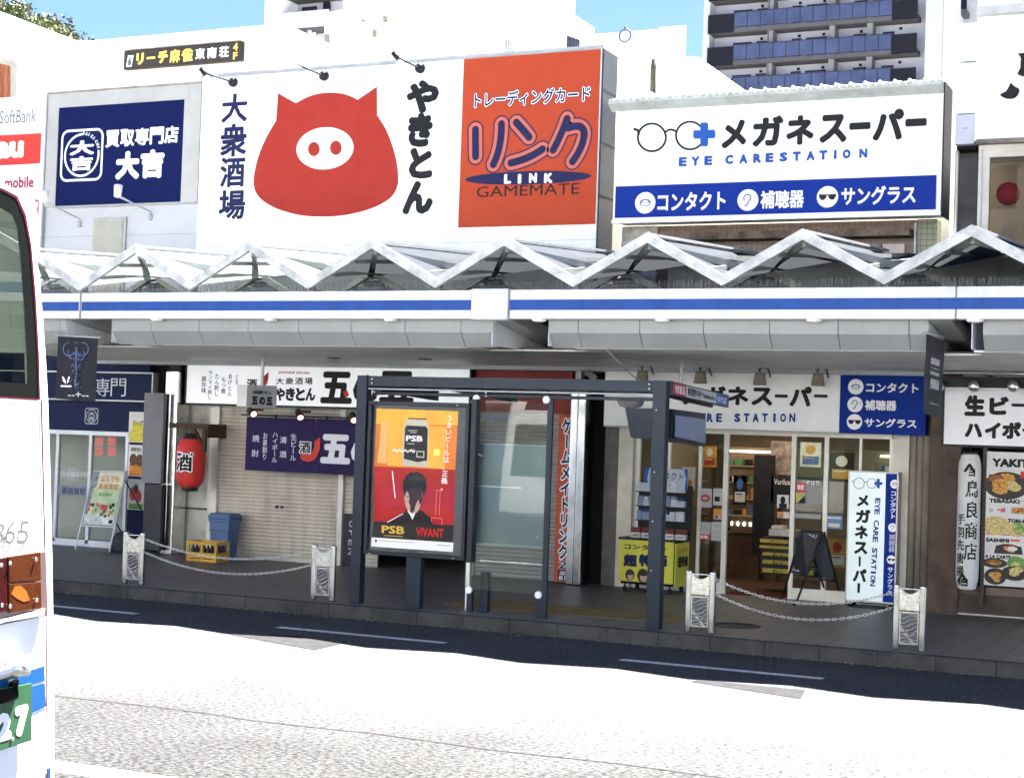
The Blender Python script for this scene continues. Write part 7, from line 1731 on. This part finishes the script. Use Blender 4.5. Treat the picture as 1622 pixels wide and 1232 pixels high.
# inside of the bus seen through the pane
b = B(); SEATG = mat('bus_interior', (.48, .54, .46), .7, var=.1); 
def ins(l0, l1, s0, s1, z0, z1, m):
    P = [PB0 + ub*l_ + fb*s_ for l_, s_ in ((l0, s0), (l1, s0), (l1, s1), (l0, s1))]
    b.hexa([Vector((p.x, p.y, z0)) for p in P], [Vector((p.x, p.y, z1)) for p in P], m)
ins(cxl - 1.1, cxl + 1.1, .12, 10, 1.2, 1.25, SEATG)
for s_ in (.25, 1.1, 1.9): ins(cxl - 1.05, cxl + 1.05, s_, s_ + .12, 1.3, 2.45, SEATG)
ins(cxl - 1.15, cxl - 1.13, .1, 10.2, .9, 1.5, SEATG); ins(cxl + 1.13, cxl + 1.15, .1, 10.2, .9, 1.5, SEATG); ins(cxl - 1.12, cxl + 1.12, .1, 10.2, 3.1, 3.12, SEATG); ins(cxl - 1.12, cxl + 1.12, 5, 5.1, .9, 3.1, mat('bus_dim', (.2, .24, .2), .8)); ins(cxl - .2, cxl + .25, .3, .5, 1.3, 2.75, SEATG)
ins(cxl + .98, cxl + 1.0, .12, 10, 1.2, 2.2, SEATG); ins(cxl + .88, cxl + .92, .2, .24, 2.2, 3.1, mat('pole_pale', (.4, .42, .38), .4)); b.obj('interior', bus)
b = B()
for l_ in (cxl + .5,): b.tube([PB0 + ub*l_ + fb*.2 + Vector((0, 0, 2.9 - PB0.z)), PB0 + ub*(l_ + .45) + fb*.2 + Vector((0, 0, 2.95 - PB0.z))], .012, MATS['pole_pale'])
b.obj('hand_rail', bus)
# lamps
LR_ = mat('lamp_dark_red', (.03, .003, .003), .15); LA = mat('lamp_amber', (.055, .014, .004), .15, var=.15, scale=60); LAG = mat('amber_glint', (.30, .045, .004), .3, emit=.035, ecol=(1, .22, .01)); LH = mat('lamp_housing', (.10, .06, .06), .4)
b = B(); P = [RB(-20, 886, .006), RB(66, 872, .006), RB(69.5, 974, .006), RB(-20, 992, .006)]; b.prism(P, tuple(-fb*.02), LH); lam = b.obj('tail_lamp', bus, bevel=.004)
def lens(pts, m, name, k=.03):
    bb = B().prism([RB(*p, k) for p in pts], tuple(-fb*.012), m); return bb.obj(name, lam, bevel=.003)
lens([(-15, 886), (6, 882), (8, 966), (-13, 970)], LR_, 'lens'); lens([(9.5, 881), (60, 873.5), (61, 919), (10, 922)], LA, 'lens'); lens([(10, 924), (61, 921), (62, 964), (11, 970)], LA, 'lens')
b = B(); b.poly([RB(x, y, .0435) for x, y in ((18, 940), (24, 928), (33, 927), (42, 936), (47, 950), (38, 953), (26, 947))], LAG); b.obj('lens_glint', lam)  # sun glint on the amber lens, painted as a glowing shape
b = B().prism([RB(*p, .02) for p in ((-20, 985), (52, 966), (61, 962), (60, 974), (0, 984), (-20, 990))], tuple(-fb*.03), mat('reflector_pale', (.55, .55, .55), .2)); b.obj('reflector', lam, bevel=.003)
b = B()
for px, py in ((15, 892), (56, 886), (15, 960), (57, 950), (1, 895), (2, 958)): p = RB(px, py, .045); b.tube([p, p - fb*.006], .008, STEELB, 8)
b.obj('screw', lam)
# number, blue band, plate, handle
l = B()
def rt(t, x0, y0, x1, y1, m, off=0.0, sk=0.0, k=.006):
    bl_, br_, tl_ = RB(x0, y1, k), RB(x1, y1 - (x1-x0)*.12, k), RB(x0 + sk, y0, k); l.text(t, bl_, br_ - bl_, tl_ - bl_, m, off)
for ch, x0_ in (('2', -24), ('3', -12), ('6', 6), ('5', 27)): rt(ch, x0_, 826 - .12*x0_*0 + (0 if x0_ > 0 else 3), x0_ + 17, 863, mat('fleet_grey', (.09, .088, .088), .5), -.012, 4)
l.obj('fleet_number', bus)
b = B(); k_ = .003
b.poly([RB(x, y, k_) for x, y in ((-40, 1082), (20, 1069), (45, 1062), (70, 1054), (71.5, 1078), (20, 1092), (-40, 1108))], BBL); b.poly([RB(x, y, k_) for x, y in ((-40, 1115), (48, 1088), (71.5, 1082), (73, 1118), (48, 1130), (-40, 1160))], BBL)
b.poly([RB(x, y, k_) for x, y in ((74, 1218), (80, 1214), (82, 1300), (75, 1300))], BBL); b.obj('blue_band', bus)
b = B(); PLG = mat('plate_green', (.02, .07, .03), .4); PWK = mat('plate_white', (.8, .82, .8), .4, var=0)
pc = [RB(*p, .02) for p in ((-52, 1100), (48.5, 1081), (48.5, 1172), (-52, 1204))]; b.prism(pc, tuple(-fb*.006), PLG); pl = b.obj('number_plate', bus, bevel=.002)
l = B()
def rp(t, x0, x1, yt, yb, m, off): bl_, br_, tl_ = RB(x0, yb, .0275), RB(x1, yb - (x1-x0)*.30, .0275), RB(x0, yt, .0275); l.text(t, bl_, br_ - bl_, tl_ - bl_, m, off)
rp('2', -5, 18, 1131, 1176, PWK, .09); rp('7', 24, 45, 1119, 1168, PWK, .09); rp('D', -10, 3, 1100, 1122, PWK, .03)
for px, py in ((19, 1098), (19, 1170)): p = RB(px, py, .028); l.tube([p, p - fb*.006], .008, STEELB, 8)
l.obj('plate_lettering', pl)
b = B().tube([RB(-30, 1074, .05), RB(10, 1064, .05), RB(14, 1058, .055), RB(28, 1060, .055), RB(43, 1064, .05)], [.022, .022, .028, .030, .016], STEELB, 12); b.tube([RB(-10, 1105, .02), RB(20, 1098, .02), RB(22, 1078, .03)], [.03, .028, .02], BBK, 10); b.obj('hatch_handle', bus)
b = B()
WHL = mat('tyre_rubber', (.02, .02, .02), .8)
for s_ in (2.6, 8.0):
    for sg in (-1, 1):
        c = PB0 + ub*(cxl + sg*1.05) + fb*s_; bb = B()
        ax = ub*.13; P = [c - ax, c + ax]; bb.tube([Vector((p.x, p.y, .5)) for p in P], .5, WHL, 28); w_ = bb.obj('wheel', bus)
        B().tube([Vector((p.x, p.y, .5)) for p in (c - ub*.14, c + ub*.14)], .27, STEELB, 20).obj('rim', w_)

# ---------------------------------------------------------------- bodies and roofs of the front buildings
for o_, x0_, x1_, z_ in ((G1, -21.4, -15.53, 7.5), (G2, -15.5, -10.79, 7.6), (G3, -10.78, -8.64, 7.6), (G4, -8.34, -3.92, 6.9), (G5, -3.4, 4.0, 10.4)):
    bb = B().box(x0_, x1_, 22.35, 33.0, 3.34, z_, CREAM); bb.box(x0_ - .0, x1_, 21.9, 22.345, 3.42, 3.8, CREAM)
    for xs in (x0_, x1_ - .1): bb.box(xs, xs + .1, 22.21, 33, .15, 3.335, DWALL)
    bb.box(x0_ + .1, x1_ - .1, 32.9, 33, .15, 3.335, DWALL); bb.obj('building_body', o_)
for i, (x0_, x1_, z_, cl_, wl2) in enumerate(((-52, -31, 13, (.64, .60, .54), 'beige'), (-30.5, -14, 10, (.74, .73, .70), 'white'), (-13.5, 2, 16, (.62, .61, .59), 'grey'), (2.5, 24, 11, (.68, .65, .6), 'cream'))):
    r = thing('opposite_building', wl2 + ' building across the road, seen only as a reflection in the shop glass and chrome', 'building', ((x0_ + x1_)/2, -16, 0))
    fm = mat('opposite_' + wl2, cl_, .8, var=.08, scale=.4)
    b = B().box(x0_, x1_, -26, -16, 0, z_, fm); b.box(x0_, x1_, -15.99, -13.6, 3.3, 3.7, WHITE); b.obj('wall', r)
    b = B()
    for k in range(int(z_ / 3.2) - 1):
        for j in range(int((x1_ - x0_) / 3)): b.box(x0_ + .6 + j*3, x0_ + 2.5 + j*3, -16.05, -15.98, 4.6 + k*3.1, 6.1 + k*3.1, PANE)
    b.obj('window', r)
    B().box(x0_ + .4, x1_ - .4, -16.06, -15.98, .3, 2.7, mat('opposite_shopfront', (.34, .34, .33), .3, var=.3, scale=.8)).obj('shopfront', r)
r = thing('bus', 'white and blue bus standing across the road, seen only as a reflection in the glass', 'bus', (-16.5, -2, 0))
x0_, x1_ = -22.2, -11.0
B().box(x0_, x1_, -3.2, -.75, .35, 3.05, mat('bus_silver', (.07, .085, .09), .4, var=.05)).obj('body', r, bevel=.12, seg=3)
b = B().box(x0_ + .05, x1_ - .05, -.76, -.735, .40, .95, BBL); b.box(x0_ + .1, x1_ - .1, -.76, -.735, 2.62, 2.74, BBL); b.obj('blue_band', r)
b = B()
for k in range(7): b.box(x0_ + .35 + k*1.53, x0_ + 1.76 + k*1.53, -.76, -.73, 1.45, 2.4, PANE)
b.obj('window', r)
for s_ in (x0_ + 2.0, x1_ - 2.2): B().lathe((s_, -.95, .5), [(.3, .22), (.5, .2), (.5, 0), (.3, -.02)], WHL, 24, axis='y').obj('wheel', r)
